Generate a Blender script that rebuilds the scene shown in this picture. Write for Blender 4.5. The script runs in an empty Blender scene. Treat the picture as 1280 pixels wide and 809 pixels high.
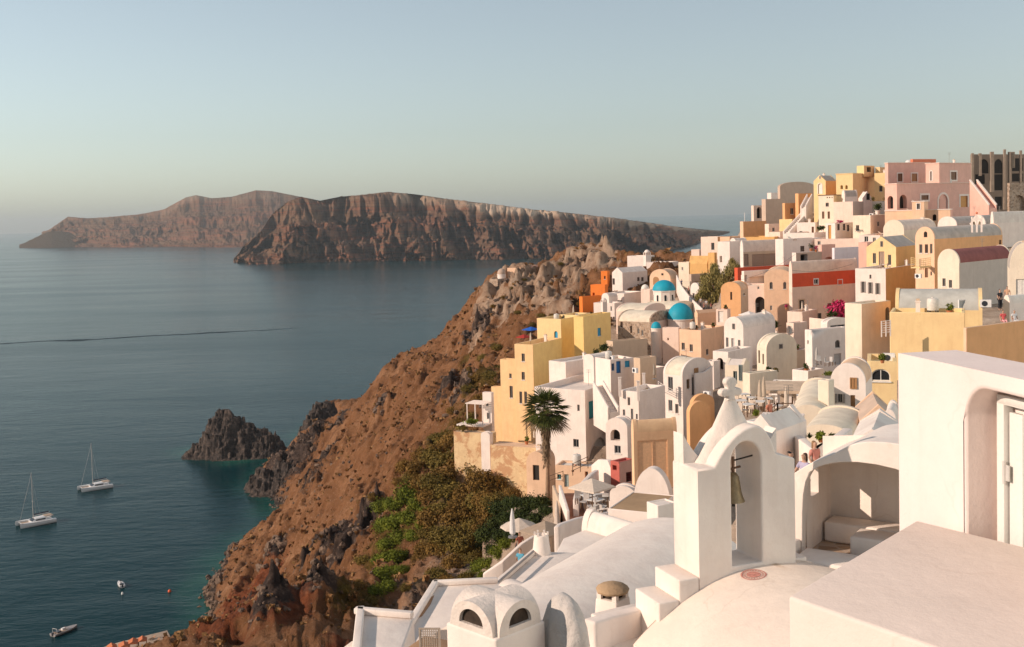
import bpy, bmesh, math, random
import numpy as np
from mathutils import Vector, Matrix

SC = bpy.context.scene
COL = SC.collection
R = math.radians
PI = math.pi

# ------------------------------------------------------------------ camera
EYE = Vector((0.0, 0.0, 115.0))
FPX = 1400.0                      # focal length in pixels of a 1280 wide picture
PITCH, ROLL, SHIFT = R(3.0), R(-1.5), -0.0475
cam_d = bpy.data.cameras.new("camera")
cam = bpy.data.objects.new("camera", cam_d); COL.objects.link(cam)
cam_d.sensor_width = 36; cam_d.lens = 36 * FPX / 1280
cam_d.shift_y = SHIFT
cam_d.clip_start = 0.3; cam_d.clip_end = 80000
CR = Matrix.Rotation(PI / 2 - PITCH, 3, 'X') @ Matrix.Rotation(ROLL, 3, 'Z')
cam.matrix_world = Matrix.Translation(EYE) @ CR.to_4x4()
SC.camera = cam

# ------------------------------------------------------------------ sky, sun, exposure
SUN_DIR = Vector((-0.97, -0.30, 0)).normalized()          # horizontal direction towards the sun
SUN_EL = R(24)
sun_vec = Vector((SUN_DIR.x * math.cos(SUN_EL), SUN_DIR.y * math.cos(SUN_EL), math.sin(SUN_EL)))
w = bpy.data.worlds.new("World"); SC.world = w; w.use_nodes = True
nt = w.node_tree; nt.nodes.clear()
sky = nt.nodes.new('ShaderNodeTexSky'); sky.sky_type = 'NISHITA'; sky.sun_disc = False
sky.sun_elevation = SUN_EL; sky.sun_rotation = -math.atan2(SUN_DIR.x, SUN_DIR.y)
sky.altitude = 100; sky.air_density = 1.0; sky.dust_density = 1.0; sky.ozone_density = 2.0
hs = nt.nodes.new('ShaderNodeHueSaturation'); hs.inputs['Saturation'].default_value = 0.6
bg = nt.nodes.new('ShaderNodeBackground'); bg.inputs['Strength'].default_value = 0.092
out = nt.nodes.new('ShaderNodeOutputWorld')
nt.links.new(sky.outputs[0], hs.inputs['Color']); wb = nt.nodes.new('ShaderNodeMix'); wb.data_type = 'RGBA'; wb.blend_type = 'MULTIPLY'; wb.inputs[0].default_value = 1.0
wb.inputs[7].default_value = (0.775, 0.78, 0.735, 1)          # warm white balance of the picture
nt.links.new(hs.outputs[0], wb.inputs[6]); nt.links.new(wb.outputs[2], bg.inputs[0]); nt.links.new(bg.outputs[0], out.inputs[0])
sl = bpy.data.lights.new("sun", 'SUN'); sl.energy = 2.35; sl.angle = R(0.6); sl.color = (1.0, 0.80, 0.66)
so = bpy.data.objects.new("sun", sl); COL.objects.link(so)
so.rotation_euler = (-sun_vec).to_track_quat('-Z', 'Y').to_euler()
so.location = (0, 0, 300)
vs = SC.view_settings; vs.view_transform = 'Standard'; vs.look = 'None'; vs.exposure = 1.0; vs.gamma = 1.0; vs.use_curve_mapping = False
SC.cycles.max_bounces = 8; SC.cycles.diffuse_bounces = 5; SC.cycles.glossy_bounces = 3
SC.cycles.transmission_bounces = 4; SC.cycles.volume_bounces = 0; SC.cycles.transparent_max_bounces = 12
SC.cycles.use_denoising = True; SC.cycles.use_adaptive_sampling = True

# ------------------------------------------------------------------ places in the world read off the photograph
def ray(px, py):
    v = Vector(((px - 640) / FPX, (404.5 - py) / FPX + SHIFT * 1280 / FPX, -1.0))
    return CR @ v
def P(px, py, d):
    """world point seen at photo pixel (px, py) at forward distance d (metres along +Y)"""
    v = ray(px, py); return EYE + v * (d / v.y)
def S(px, py, z=0.0):
    v = ray(px, py); return EYE + v * ((z - EYE.z) / v.z)
def mpp(d): return d / FPX        # metres per photo pixel at distance d
def proj(p):
    v = CR.transposed() @ (Vector(p) - EYE)
    return (640 + FPX * v.x / -v.z, 404.5 + SHIFT * 1280 - FPX * v.y / -v.z)

# ------------------------------------------------------------------ noise
_rs = np.random.RandomState(7)
_perm = _rs.permutation(256); _perm = np.concatenate([_perm, _perm, _perm])
_ga = _rs.rand(256) * 2 * PI; _g = np.stack([np.cos(_ga), np.sin(_ga)], 1)
def perlin(x, y):
    xi = np.floor(x).astype(int); yi = np.floor(y).astype(int); xf = x - xi; yf = y - yi
    u = xf * xf * xf * (xf * (xf * 6 - 15) + 10); v = yf * yf * yf * (yf * (yf * 6 - 15) + 10)
    def g(a, b, dx, dy):
        h = _perm[(_perm[a & 255] + b) & 255]; return _g[h, 0] * dx + _g[h, 1] * dy
    n00 = g(xi, yi, xf, yf); n10 = g(xi + 1, yi, xf - 1, yf)
    n01 = g(xi, yi + 1, xf, yf - 1); n11 = g(xi + 1, yi + 1, xf - 1, yf - 1)
    return (n00 * (1 - u) + n10 * u) * (1 - v) + (n01 * (1 - u) + n11 * u) * v
def fbm(x, y, o=5, ridged=False, lac=2.03, gain=0.5):
    s = 0; a = 1; t = 0
    for i in range(o):
        n = perlin(x + 17.3 * i, y - 9.1 * i)
        if ridged: n = 1 - np.abs(n) * 2.4
        s = s + a * n; t += a; a *= gain; x = x * lac; y = y * lac
    return s / t
def smooth(a, b, x):
    t = np.clip((x - a) / (b - a), 0, 1); return t * t * (3 - 2 * t)

# ------------------------------------------------------------------ materials
MATS = {}
def srgb(c):
    return tuple(((v / 255) / 12.92 if v / 255 <= 0.04045 else ((v / 255 + 0.055) / 1.055) ** 2.4) for v in c)
class NT:
    def __init__(s, name):
        s.m = bpy.data.materials.new(name); s.m.use_nodes = True; s.t = s.m.node_tree
        s.b = s.t.nodes['Principled BSDF']; s.out = s.t.nodes['Material Output']
    def n(s, typ, **k):
        nd = s.t.nodes.new(typ)
        for a, b in k.items():
            if a.startswith('i_'):
                key = a[2:].replace('_', ' '); nd.inputs[key].default_value = b
            else: setattr(nd, a, b)
        return nd
    def l(s, a, b): s.t.links.new(a, b)
    def noise(s, scale, detail=4, rough=0.6, vec=None, dist=0.0):
        nd = s.n('ShaderNodeTexNoise', i_Scale=scale, i_Detail=detail, i_Roughness=rough, i_Distortion=dist)
        if vec is not None: s.l(vec, nd.inputs['Vector'])
        return nd.outputs['Fac']
    def ramp(s, fac, stops, interp='LINEAR'):
        nd = s.n('ShaderNodeValToRGB'); cr = nd.color_ramp; cr.interpolation = interp
        while len(cr.elements) < len(stops): cr.elements.new(0.5)
        for e, (p, c) in zip(cr.elements, stops):
            e.position = p; e.color = (*c, 1) if len(c) == 3 else c
        s.l(fac, nd.inputs[0]); return nd.outputs[0]
    def mix(s, fac, a, b, mode='MIX'):
        nd = s.n('ShaderNodeMix', data_type='RGBA', blend_type=mode)
        for sock, v in ((0, fac), (6, a), (7, b)):
            if hasattr(v, 'default_value') or hasattr(v, 'links'): s.l(v, nd.inputs[sock])
            else: nd.inputs[sock].default_value = v if sock == 0 else ((*v, 1) if len(v) == 3 else v)
        return nd.outputs[2]
    def math(s, op, a, b=0.0, clamp=False):
        nd = s.n('ShaderNodeMath', operation=op, use_clamp=clamp)
        for i, v in enumerate((a, b)):
            if hasattr(v, 'links'): s.l(v, nd.inputs[i])
            else: nd.inputs[i].default_value = v
        return nd.outputs[0]
    def bump(s, h, strength=0.3, dist=0.05):
        nd = s.n('ShaderNodeBump', i_Strength=strength, i_Distance=dist); s.l(h, nd.inputs['Height']); s.l(nd.outputs[0], s.b.inputs['Normal'])
    def pos(s): return s.n('ShaderNodeNewGeometry').outputs['Position']
    def attr(s, name): return s.n('ShaderNodeAttribute', attribute_name=name).outputs['Fac']

def plaster(name, col, var=0.12, stain=0.35, bump=0.25, rough=0.85, patch=None):
    """lime-washed wall: faint cloudy mottling, vertical rain streaks, small trowel bumps"""
    if name in MATS: return MATS[name]
    a = NT(name); p = a.pos()
    c = np.array(col)
    base = a.ramp(a.noise(0.9, 5, 0.62, p), [(0.25, tuple(c * (1 - var))), (0.75, tuple(np.minimum(c * (1 + var * 0.4), 0.86)))])
    mp = a.n('ShaderNodeMapping'); mp.inputs['Scale'].default_value = (3.0, 3.0, 0.35); a.l(p, mp.inputs[0])
    st = a.ramp(a.noise(1.0, 4, 0.6, mp.outputs[0]), [(0.5, (0, 0, 0)), (0.8, (1, 1, 1))])
    dirt = tuple(c * np.array((0.72, 0.66, 0.60)))
    f = a.math('MULTIPLY', st, stain)
    col2 = a.mix(f, base, dirt)
    cr = a.n('ShaderNodeTexVoronoi', i_Scale=0.55, feature='DISTANCE_TO_EDGE'); wv = a.n('ShaderNodeVectorMath', operation='ADD'); nn = a.n('ShaderNodeTexNoise', i_Scale=1.4, i_Detail=4); a.l(p, nn.inputs['Vector'])
    sc_ = a.n('ShaderNodeVectorMath', operation='SCALE'); sc_.inputs['Scale'].default_value = 0.9; a.l(nn.outputs['Color'], sc_.inputs[0]); a.l(p, wv.inputs[0]); a.l(sc_.outputs[0], wv.inputs[1]); a.l(wv.outputs[0], cr.inputs['Vector'])
    ck = a.ramp(cr.outputs['Distance'], [(0.0, (1, 1, 1)), (0.012, (0, 0, 0))]); ck = a.math('MULTIPLY', ck, a.ramp(a.noise(0.5, 3, 0.6, p), [(0.5, (0, 0, 0)), (0.65, (1, 1, 1))]))
    col2 = a.mix(a.math('MULTIPLY', ck, 0.35), col2, dirt)
    sp = a.ramp(a.noise(2.2, 6, 0.75, p), [(0.60, (0, 0, 0)), (0.74, (1, 1, 1))]); col2 = a.mix(a.math('MULTIPLY', sp, min(0.6, stain * 1.2)), col2, dirt)
    if patch is not None:
        pf = a.ramp(a.noise(0.35, 6, 0.7, p, 0.4), [(0.50, (0, 0, 0)), (0.56, (1, 1, 1))])
        col2 = a.mix(a.math('MULTIPLY', pf, 0.85), col2, patch)
    a.l(col2, a.b.inputs['Base Color']); a.b.inputs['Roughness'].default_value = rough
    a.b.inputs['Specular IOR Level'].default_value = 0.25
    hgt = a.math('ADD', a.noise(5.0, 6, 0.68, p), a.math('MULTIPLY', a.noise(0.8, 3, 0.6, p), 2.5))
    hgt = a.math('ADD', hgt, a.math('MULTIPLY', a.noise(34.0, 3, 0.6, p), 0.12))
    a.bump(hgt, bump, 0.05)
    MATS[name] = a.m; return a.m
def plain(name, col, rough=0.6, metal=0.0, var=0.1, scale=6.0, spec=0.4):
    if name in MATS: return MATS[name]
    a = NT(name); c = np.array(col)
    base = a.ramp(a.noise(scale, 3, 0.6, a.pos()), [(0.3, tuple(c * (1 - var))), (0.7, tuple(np.minimum(c * (1 + var), 0.95)))])
    a.l(base, a.b.inputs['Base Color']); a.b.inputs['Roughness'].default_value = rough; a.b.inputs['Metallic'].default_value = metal
    a.b.inputs['Specular IOR Level'].default_value = spec
    MATS[name] = a.m; return a.m

# ------------------------------------------------------------------ object plumbing
def tag(o, label=None, cat=None, group=None, kind=None):
    if label: o['label'] = label
    if cat: o['category'] = cat
    if group: o['group'] = group
    if kind: o['kind'] = kind
    return o
def thing(name, loc, rz=0.0, label=None, cat=None, group=None):
    o = bpy.data.objects.new(name, None); COL.objects.link(o); o.location = loc; o.rotation_euler = (0, 0, rz)
    o.empty_display_size = 0.2
    return tag(o, label, cat, group)
def mesh_np(name, verts, faces, mat, smooth_=False):
    me = bpy.data.meshes.new(name)
    me.vertices.add(len(verts)); me.vertices.foreach_set('co', np.asarray(verts, dtype=np.float32).ravel())
    f = np.asarray(faces, dtype=np.int32); k = f.shape[1]
    me.loops.add(f.size); me.loops.foreach_set('vertex_index', f.ravel())
    me.polygons.add(len(f)); me.polygons.foreach_set('loop_start', np.arange(0, f.size, k, dtype=np.int32))
    me.polygons.foreach_set('loop_total', np.full(len(f), k, dtype=np.int32))
    me.polygons.foreach_set('use_smooth', np.full(len(f), smooth_, dtype=bool))
    me.update(calc_edges=True); me.validate()
    me.materials.append(mat); return me
def grid_faces(nu, nv):
    i = np.arange(nu * nv).reshape(nu, nv)
    return np.stack([i[:-1, :-1].ravel(), i[1:, :-1].ravel(), i[1:, 1:].ravel(), i[:-1, 1:].ravel()], 1)
class MB:
    """collects shapes, then links them as ONE mesh object"""
    def __init__(s): s.v = []; s.f = []; s.sm = []
    def add(s, vs_, fs, smooth_=False):
        o = len(s.v); s.v += [tuple(v) for v in vs_]; s.f += [tuple(i + o for i in f) for f in fs]; s.sm += [smooth_] * len(fs); return s
    def box(s, x0, x1, y0, y1, z0, z1):
        return s.add([(x0, y0, z0), (x1, y0, z0), (x1, y1, z0), (x0, y1, z0), (x0, y0, z1), (x1, y0, z1), (x1, y1, z1), (x0, y1, z1)],
                     [(0, 3, 2, 1), (4, 5, 6, 7), (0, 1, 5, 4), (1, 2, 6, 5), (2, 3, 7, 6), (3, 0, 4, 7)])
    def obox(s, c, ax, ay, az):
        """oriented box: centre and three half-axis vectors"""
        c = Vector(c); ax, ay, az = Vector(ax), Vector(ay), Vector(az)
        vs_ = [c + ax * i + ay * j + az * k for k in (-1, 1) for (i, j) in ((-1, -1), (1, -1), (1, 1), (-1, 1))]
        return s.add(vs_, [(0, 3, 2, 1), (4, 5, 6, 7), (0, 1, 5, 4), (1, 2, 6, 5), (2, 3, 7, 6), (3, 0, 4, 7)])
    def quad(s, a, b, c, d): return s.add([a, b, c, d], [(0, 1, 2, 3)])
    def tube(s, pts, r, n=8, cap=True):
        pts = [Vector(p) for p in pts]; rs = r if isinstance(r, (list, tuple)) else [r] * len(pts)
        vs_ = []; up = Vector((0.03, 0.02, 1))
        for i, p in enumerate(pts):
            t = (pts[min(i + 1, len(pts) - 1)] - pts[max(i - 1, 0)]).normalized()
            u = t.cross(up if abs(t.z) < 0.98 else Vector((1, 0.1, 0))).normalized(); w_ = t.cross(u)
            for k in range(n):
                a = 2 * PI * k / n; vs_.append(p + (u * math.cos(a) + w_ * math.sin(a)) * rs[i])
        fs = [(i * n + k, i * n + (k + 1) % n, (i + 1) * n + (k + 1) % n, (i + 1) * n + k) for i in range(len(pts) - 1) for k in range(n)]
        s.add(vs_, fs, True)
        if cap: s.add([vs_[k] for k in range(n)], [tuple(range(n - 1, -1, -1))]); s.add(vs_[-n:], [tuple(range(n))])
        return s
    def lathe(s, prof, n=24, c=(0, 0, 0), a0=0, a1=2 * PI, sx=1, sy=1):
        full = abs(a1 - a0 - 2 * PI) < 1e-6; m = n if full else n + 1
        vs_ = [(c[0] + r * sx * math.cos(a0 + (a1 - a0) * k / n), c[1] + r * sy * math.sin(a0 + (a1 - a0) * k / n), c[2] + z) for (r, z) in prof for k in range(m)]
        fs = [(i * m + k, i * m + (k + 1) % m, (i + 1) * m + (k + 1) % m, (i + 1) * m + k) for i in range(len(prof) - 1) for k in range(n)]
        return s.add(vs_, fs, True)
    def prism(s, poly, y0, y1, cap=True, smooth_=False):
        """poly in local XZ extruded along Y (counter-clockwise seen from -Y)"""
        n = len(poly); vs_ = [(x, y0, z) for x, z in poly] + [(x, y1, z) for x, z in poly]
        s.add(vs_, [(i, (i + 1) % n, n + (i + 1) % n, n + i) for i in range(n)], smooth_)
        if cap: s.add(vs_[:n], [tuple(range(n))]); s.add(vs_[n:], [tuple(range(n - 1, -1, -1))])
        return s
    def xform(s, m, start=0):
        for i in range(start, len(s.v)): s.v[i] = tuple(m @ Vector(s.v[i]))
        return s
    def build(s, name, mat, parent=None, bevel=0.0, subsurf=0, seg=2):
        me = bpy.data.meshes.new(name); me.from_pydata(s.v, [], s.f)
        me.polygons.foreach_set('use_smooth', s.sm)
        bm = bmesh.new(); bm.from_mesh(me); bmesh.ops.remove_doubles(bm, verts=bm.verts, dist=0.0004)
        bmesh.ops.recalc_face_normals(bm, faces=bm.faces)
        bm.to_mesh(me); bm.free(); me.update(); me.materials.append(mat)
        if any(s.sm): me.set_sharp_from_angle(angle=R(42))
        o = bpy.data.objects.new(name, me); COL.objects.link(o)
        if parent is not None: o.parent = parent
        if bevel:
            md = o.modifiers.new('bevel', 'BEVEL'); md.width = bevel; md.segments = seg; md.limit_method = 'ANGLE'; md.angle_limit = R(40)
            me.polygons.foreach_set('use_smooth', [True] * len(me.polygons)); me.set_sharp_from_angle(angle=R(60))
        return o
def children(o): return [c for c in bpy.data.objects if c.parent == o]
def copy_tree(o, parent=None, kids=None):
    kids = kids if kids is not None else {}
    c = o.copy(); COL.objects.link(c)
    if parent is not None: c.parent = parent
    for ch in KIDS(o): copy_tree(ch, c)
    return c
def KIDS(o): return list(o.children)
# ------------------------------------------------------------------ sea
def water_mat():
    a = NT('sea_water'); p = a.pos()
    sh = a.attr('shallow'); mp0 = a.n('ShaderNodeMapping'); mp0.inputs['Scale'].default_value = (0.4, 1.6, 1); a.l(p, mp0.inputs[0])
    big = a.noise(0.0016, 4, 0.55, p)
    deep = a.ramp(big, [(0.3, (0.0005, 0.024, 0.030)), (0.7, (0.001, 0.037, 0.043))])
    # broken current line lying across the bay
    sep = a.n('ShaderNodeSeparateXYZ'); a.l(p, sep.inputs[0])
    shallow = a.ramp(a.noise(0.12, 5, 0.65, p), [(0.35, (0.008, 0.085, 0.072)), (0.62, (0.035, 0.15, 0.095))])
    col = a.mix(sh, deep, shallow)
    # long thin current line lying across the bay
    A, B = S(0, 430), S(392, 410); d = (B - A).normalized(); nx, ny = -d.y, d.x
    def dot(vx, vy, c): return a.math('ADD', a.math('ADD', a.math('MULTIPLY', sep.outputs[0], vx), a.math('MULTIPLY', sep.outputs[1], vy)), c)
    off = dot(nx, ny, -(A.x * nx + A.y * ny)); along = dot(d.x, d.y, -(A.x * d.x + A.y * d.y))
    wob = a.math('MULTIPLY', a.math('SUBTRACT', a.noise(0.012, 4, 0.6, p), 0.5), 60.0)
    dist = a.math('ABSOLUTE', a.math('ADD', off, wob))
    ln = a.n('ShaderNodeMapRange'); ln.inputs[1].default_value = 7.0; ln.inputs[2].default_value = 3.0; a.l(dist, ln.inputs[0])
    en = a.n('ShaderNodeMapRange'); en.inputs[1].default_value = (B - A).length; en.inputs[2].default_value = (B - A).length - 60; a.l(along, en.inputs[0])
    lf = a.math('MULTIPLY', ln.outputs[0], en.outputs[0])
    col = a.mix(a.math('MULTIPLY', lf, 0.9), col, (0.001, 0.008, 0.012))
    fo = a.ramp(a.noise(0.5, 5, 0.75, p), [(0.56, (0, 0, 0)), (0.62, (1, 1, 1))])
    fm = a.n('ShaderNodeMapRange'); fm.inputs[1].default_value = 0.72; fm.inputs[2].default_value = 0.86; a.l(sh, fm.inputs[0])
    col = a.mix(a.math('MULTIPLY', fo, a.math('MULTIPLY', fm.outputs[0], 0.45)), col, (0.45, 0.47, 0.45))
    wr = a.ramp(a.noise(0.004, 4, 0.6, mp0.outputs[0]), [(0.35, (0.14,) * 3), (0.68, (0.22,) * 3)])
    a.l(a.math('ADD', wr, a.math('MULTIPLY', lf, 0.3)), a.b.inputs['Roughness'])
    a.l(col, a.b.inputs['Base Color'])
    a.b.inputs['IOR'].default_value = 1.33; a.b.inputs['Specular IOR Level'].default_value = 0.06
    mp = a.n('ShaderNodeMapping'); mp.inputs['Scale'].default_value = (0.5, 1.0, 1); mp.inputs['Rotation'].default_value = (0, 0, R(-14)); a.l(p, mp.inputs[0])
    n1 = a.noise(0.23, 5, 0.62, mp.outputs[0], 0.3)
    n2 = a.noise(0.035, 3, 0.5, mp.outputs[0], 0.5)
    h = a.math('ADD', n1, a.math('MULTIPLY', n2, 2.2))
    a.bump(h, 0.30, 1.1)
    return a.m
SHORE = [(255, 815), (258, 790), (268, 765), (262, 742), (272, 718), (300, 690), (328, 667), (350, 645), (345, 625), (318, 603), (345, 585), (372, 560), (398, 528), (430, 518)]
shore_w = np.array([[*S(x, y).to_tuple()][:2] for x, y in SHORE])
def shore_dist(x, y):
    d = np.full(x.shape, 1e9)
    pts = np.vstack([shore_w, [S(233, 562).xy, S(290, 578).xy, S(345, 560).xy]])
    segs = [(i, i + 1) for i in range(len(shore_w) - 1)] + [(len(shore_w), len(shore_w) + 1), (len(shore_w) + 1, len(shore_w) + 2)]
    for i, j in segs:
        a, b = pts[i], pts[j]; ab = b - a; t = np.clip(((x - a[0]) * ab[0] + (y - a[1]) * ab[1]) / (ab @ ab), 0, 1)
        d = np.minimum(d, np.hypot(x - a[0] - t * ab[0], y - a[1] - t * ab[1]))
    return d
def make_sea():
    r = np.concatenate([np.linspace(20, 700, 240), np.geomspace(710, 32000, 60)])
    th = np.linspace(R(-62), R(62), 260)
    rr, tt = np.meshgrid(r, th, indexing='ij')
    x = rr * np.sin(tt); y = rr * np.cos(tt)
    me = mesh_np('sea', np.stack([x.ravel(), y.ravel(), np.zeros(x.size)], 1), grid_faces(*x.shape), water_mat(), True)
    at = me.attributes.new('shallow', 'FLOAT', 'POINT')
    d = shore_dist(x, y) + 14 * fbm(x * 0.03, y * 0.03, 4)
    at.data.foreach_set('value', (np.clip(1 - d / 17, 0, 1) ** 1.5 * 0.62).ravel())
    o = bpy.data.objects.new('sea', me); COL.objects.link(o); tag(o, kind='structure')
make_sea()

# ------------------------------------------------------------------ hillside: a thin-plate surface through points read off the photograph
CTRL = []
def cp(px, py, d): CTRL.append(tuple(P(px, py, d)))
for x, y in SHORE: CTRL.append((*S(x, y).xy, 0.0))
for x, y in SHORE[:9]: CTRL.append((S(x, y).x - 22, S(x, y).y - 4, -14))
for x, y in SHORE[9:]: CTRL.append((S(x, y).x - 10, S(x, y).y + 22, -14))
for (x, y, z) in [(-105, 250, 0), (-125, 200, 0), (-140, 150, 0), (-145, 100, 0), (-145, 40, 0), (-145, -40, 0), (-165, 100, -14), (-150, 200, -14), (-165, 0, -14),
                  (-70, 150, 40), (-75, 100, 45), (-72, 40, 52), (-70, -20, 55), (-30, 60, 84), (-28, 20, 92), (-25, -20, 95), (-35, 110, 73), (-8, 30, 101.5),
                  (-60, 620, 0), (-20, 650, 0), (40, 620, 8), (100, 560, 20), (-50, 660, -14), (60, 700, -10), (160, 640, -10), (200, 520, 20),
                  (60, 480, 48), (100, 420, 66), (150, 380, 78), (20, 520, 34), (70, 390, 84), (125, 330, 92), (45, 380, 90), (200, 300, 100), (240, 200, 106), (250, 80, 112), (200, 0, 112), (60, -20, 110), (20, -30, 107),
                  (260, 400, 70), (300, 300, 96), (300, 100, 108), (300, 500, 20)]:
    CTRL.append((x, y, z))
# bare slope and its skyline
for a in [(800, 352, 390), (845, 356, 400), (890, 345, 390), (930, 335, 380), (860, 380, 450), (940, 360, 440), (780, 352, 350)]: cp(*a)
for a in [(400, 520, 575), (432, 522, 535), (455, 508, 500), (478, 500, 475), (486, 466, 440), (530, 452, 420), (560, 436, 405), (590, 410, 392), (600, 378, 385), (612, 362, 378), (640, 352, 370), (680, 345, 362),
          (735, 326, 372), (762, 326, 375), (700, 370, 330), (660, 400, 315), (640, 430, 290), (600, 470, 262), (560, 520, 235), (560, 560, 205), (520, 540, 262), (480, 560, 300),
          (440, 560, 350), (400, 590, 380), (400, 640, 300), (450, 620, 275), (430, 690, 210), (360, 700, 300), (340, 760, 262), (420, 760, 175), (470, 720, 150), (500, 650, 170),
          (560, 600, 158), (610, 600, 148), (640, 640, 120), (560, 680, 125), (600, 720, 82), (520, 740, 105), (330, 690, 345), (370, 560, 520), (350, 600, 480), (690, 660, 82)]:
    cp(*a)
BASES = []          # every building adds its footing here
# ------------------------------------------------------------------ house kit
PAL = dict(white=(.84, .725, .645), cream=(.80, .69, .54), yellow=(.86, .60, .24), butter=(.87, .62, .32), ochre=(.74, .44, .17), orange=(.76, .42, .20), vivid=(.82, .22, .04), peeling=(.7,.5,.33), apricot=(.86, .56, .34), brick=(.2,.14,.1), ruin=(.27, .20, .15), stained=(.42, .28, .16), rose=(.50, .13, .10), honey=(.90, .58, .30),
           pink=(.76, .46, .37), blush=(.82, .64, .53), peach=(.80, .54, .36), taupe=(.58, .44, .34), grey=(.50, .44, .385), red=(.68, .11, .05), stone=(.40, .29, .21),
           lilac=(.74, .70, .72), sand=(.64, .48, .34), darkred=(.28, .10, .09), slate=(.50, .49, .44), brown=(.20, .12, .08), dusty=(.82, .70, .62), coral=(.72, .22, .12))  # dusty: off-white roofs, also shade painted into the right faces of white houses
def wall_mat(c):
    if c == 'peeling': return plaster('plaster_peeling', (.86, .60, .34), var=.2, stain=.5, bump=.9, patch=(.55, .29, .15))
    if c == 'stone' or c == 'brick': return stone_mat(c)
    return plaster('plaster_' + c, PAL[c], patch=None)
def stone_mat(c='stone'):
    k = 'rubble_' + c
    if k in MATS: return MATS[k]
    a = NT(k); p = a.pos(); v = a.n('ShaderNodeTexVoronoi', i_Scale=2.6, feature='DISTANCE_TO_EDGE'); a.l(p, v.inputs['Vector'])
    v2 = a.n('ShaderNodeTexVoronoi', i_Scale=2.6); a.l(p, v2.inputs['Vector'])
    cc = [(0.2, (.24, .165, .115)), (0.5, (.40, .28, .19)), (0.85, (.50, .38, .28))] if c == 'stone' else [(0.2, (.12, .085, .065)), (0.5, (.22, .155, .115)), (0.85, (.34, .25, .19))]
    col = a.ramp(v2.outputs['Color'], cc)
    col = a.mix(a.ramp(v.outputs['Distance'], [(0.02, (1, 1, 1)), (0.09, (0, 0, 0))]), col, (.42, .34, .27) if c == 'stone' else (.25, .20, .16))
    a.l(col, a.b.inputs['Base Color']); a.b.inputs['Roughness'].default_value = 0.95; a.bump(v.outputs['Distance'], 0.5, 0.1)
    MATS[k] = a.m; return a.m
def roof_mat(c): return plaster('roof_' + c, PAL[c], var=0.25, stain=0.2, rough=0.9)
def glass():
    if 'pane' in MATS: return MATS['pane']
    a = NT('window_glass'); a.b.inputs['Base Color'].default_value = (0.02, 0.022, 0.025, 1); a.b.inputs['Roughness'].default_value = 0.12
    MATS['pane'] = a.m; return a.m
OPEN = dict(coral=(.80, .26, .15), apricot=(.84, .54, .32), dark=None, blue=(0.02, 0.16, 0.42), teal=(0.03, 0.27, 0.30), sky=(0.03, 0.30, 0.50), brown=(0.16, 0.075, 0.035), wood=(0.36, 0.19, 0.08), amber=(0.52, 0.25, 0.06), greyd=(0.42, 0.41, 0.40),
            taupe=(0.34, 0.24, 0.18), maroon=(0.16, 0.04, 0.03), whited=(0.72, 0.68, 0.62), green=(0.04, 0.22, 0.16), shut=(0.30, 0.26, 0.23), glassy=(0.30, 0.37, 0.36))
def arc_pts(w_, rise, n=18, z0=0.0):
    """ellipse arc from (0,z0) to (w,z0)"""
    return [(w_ / 2 - w_ / 2 * math.cos(PI * k / n), z0 + rise * math.sin(PI * k / n)) for k in range(n + 1)]
class House:
    pass
def solve(C, dr, xpix, maxw=70):
    lo, hi = 0.02, maxw; s = None
    f = lambda t: proj(C + dr * t)[0] - xpix
    if f(lo) * f(hi) > 0: return None
    for _ in range(40):
        m = (lo + hi) / 2
        if f(lo) * f(m) <= 0: hi = m
        else: lo = m
    return (lo + hi) / 2
def frame_(xl, xc, xr, yt, yb, d, a):
    h = House(); a = R(a); C = P(xc, yt, d); B = P(xc, yb, d)
    dl = Vector((-math.cos(a), math.sin(a), 0)); dr = Vector((math.sin(a), math.cos(a), 0))
    h.W = -xl if xl < 0 else solve(C, dl, xl); h.D = -xr if xr < 0 else solve(C, dr, xr)
    if h.W is None or h.D is None: print('HOUSE bad', xl, xc, xr, yt, h.W, h.D); h.W = h.W or 3.0; h.D = h.D or 4.0
    h.a = a; h.z0 = B.z; h.H = C.z - B.z; h.o = Vector((C.x, C.y, B.z)); h.rz = -a
    h.M = Matrix.Translation(h.o) @ Matrix.Rotation(h.rz, 4, 'Z'); h.Mi = h.M.inverted()
    return h
def face_uv(h, face, px, py):
    v = h.Mi.to_3x3() @ ray(px, py); e = h.Mi @ EYE
    if face == 'L': t = -e.y / v.y; q = e + v * t; return q.x, q.z
    t = -e.x / v.x; q = e + v * t; return q.y, q.z
def to3(face, u, z, n=0.0):
    """n: metres proud of the wall"""
    return (u, -n, z) if face == 'L' else (n, u, z)
def rect_solid(mb, face, u0, u1, z0, z1, n0, n1):
    if face == 'L': mb.box(u0, u1, -n1, -n0, z0, z1)
    else: mb.box(n0, n1, u0, u1, z0, z1)
def _unused(): pass
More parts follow.
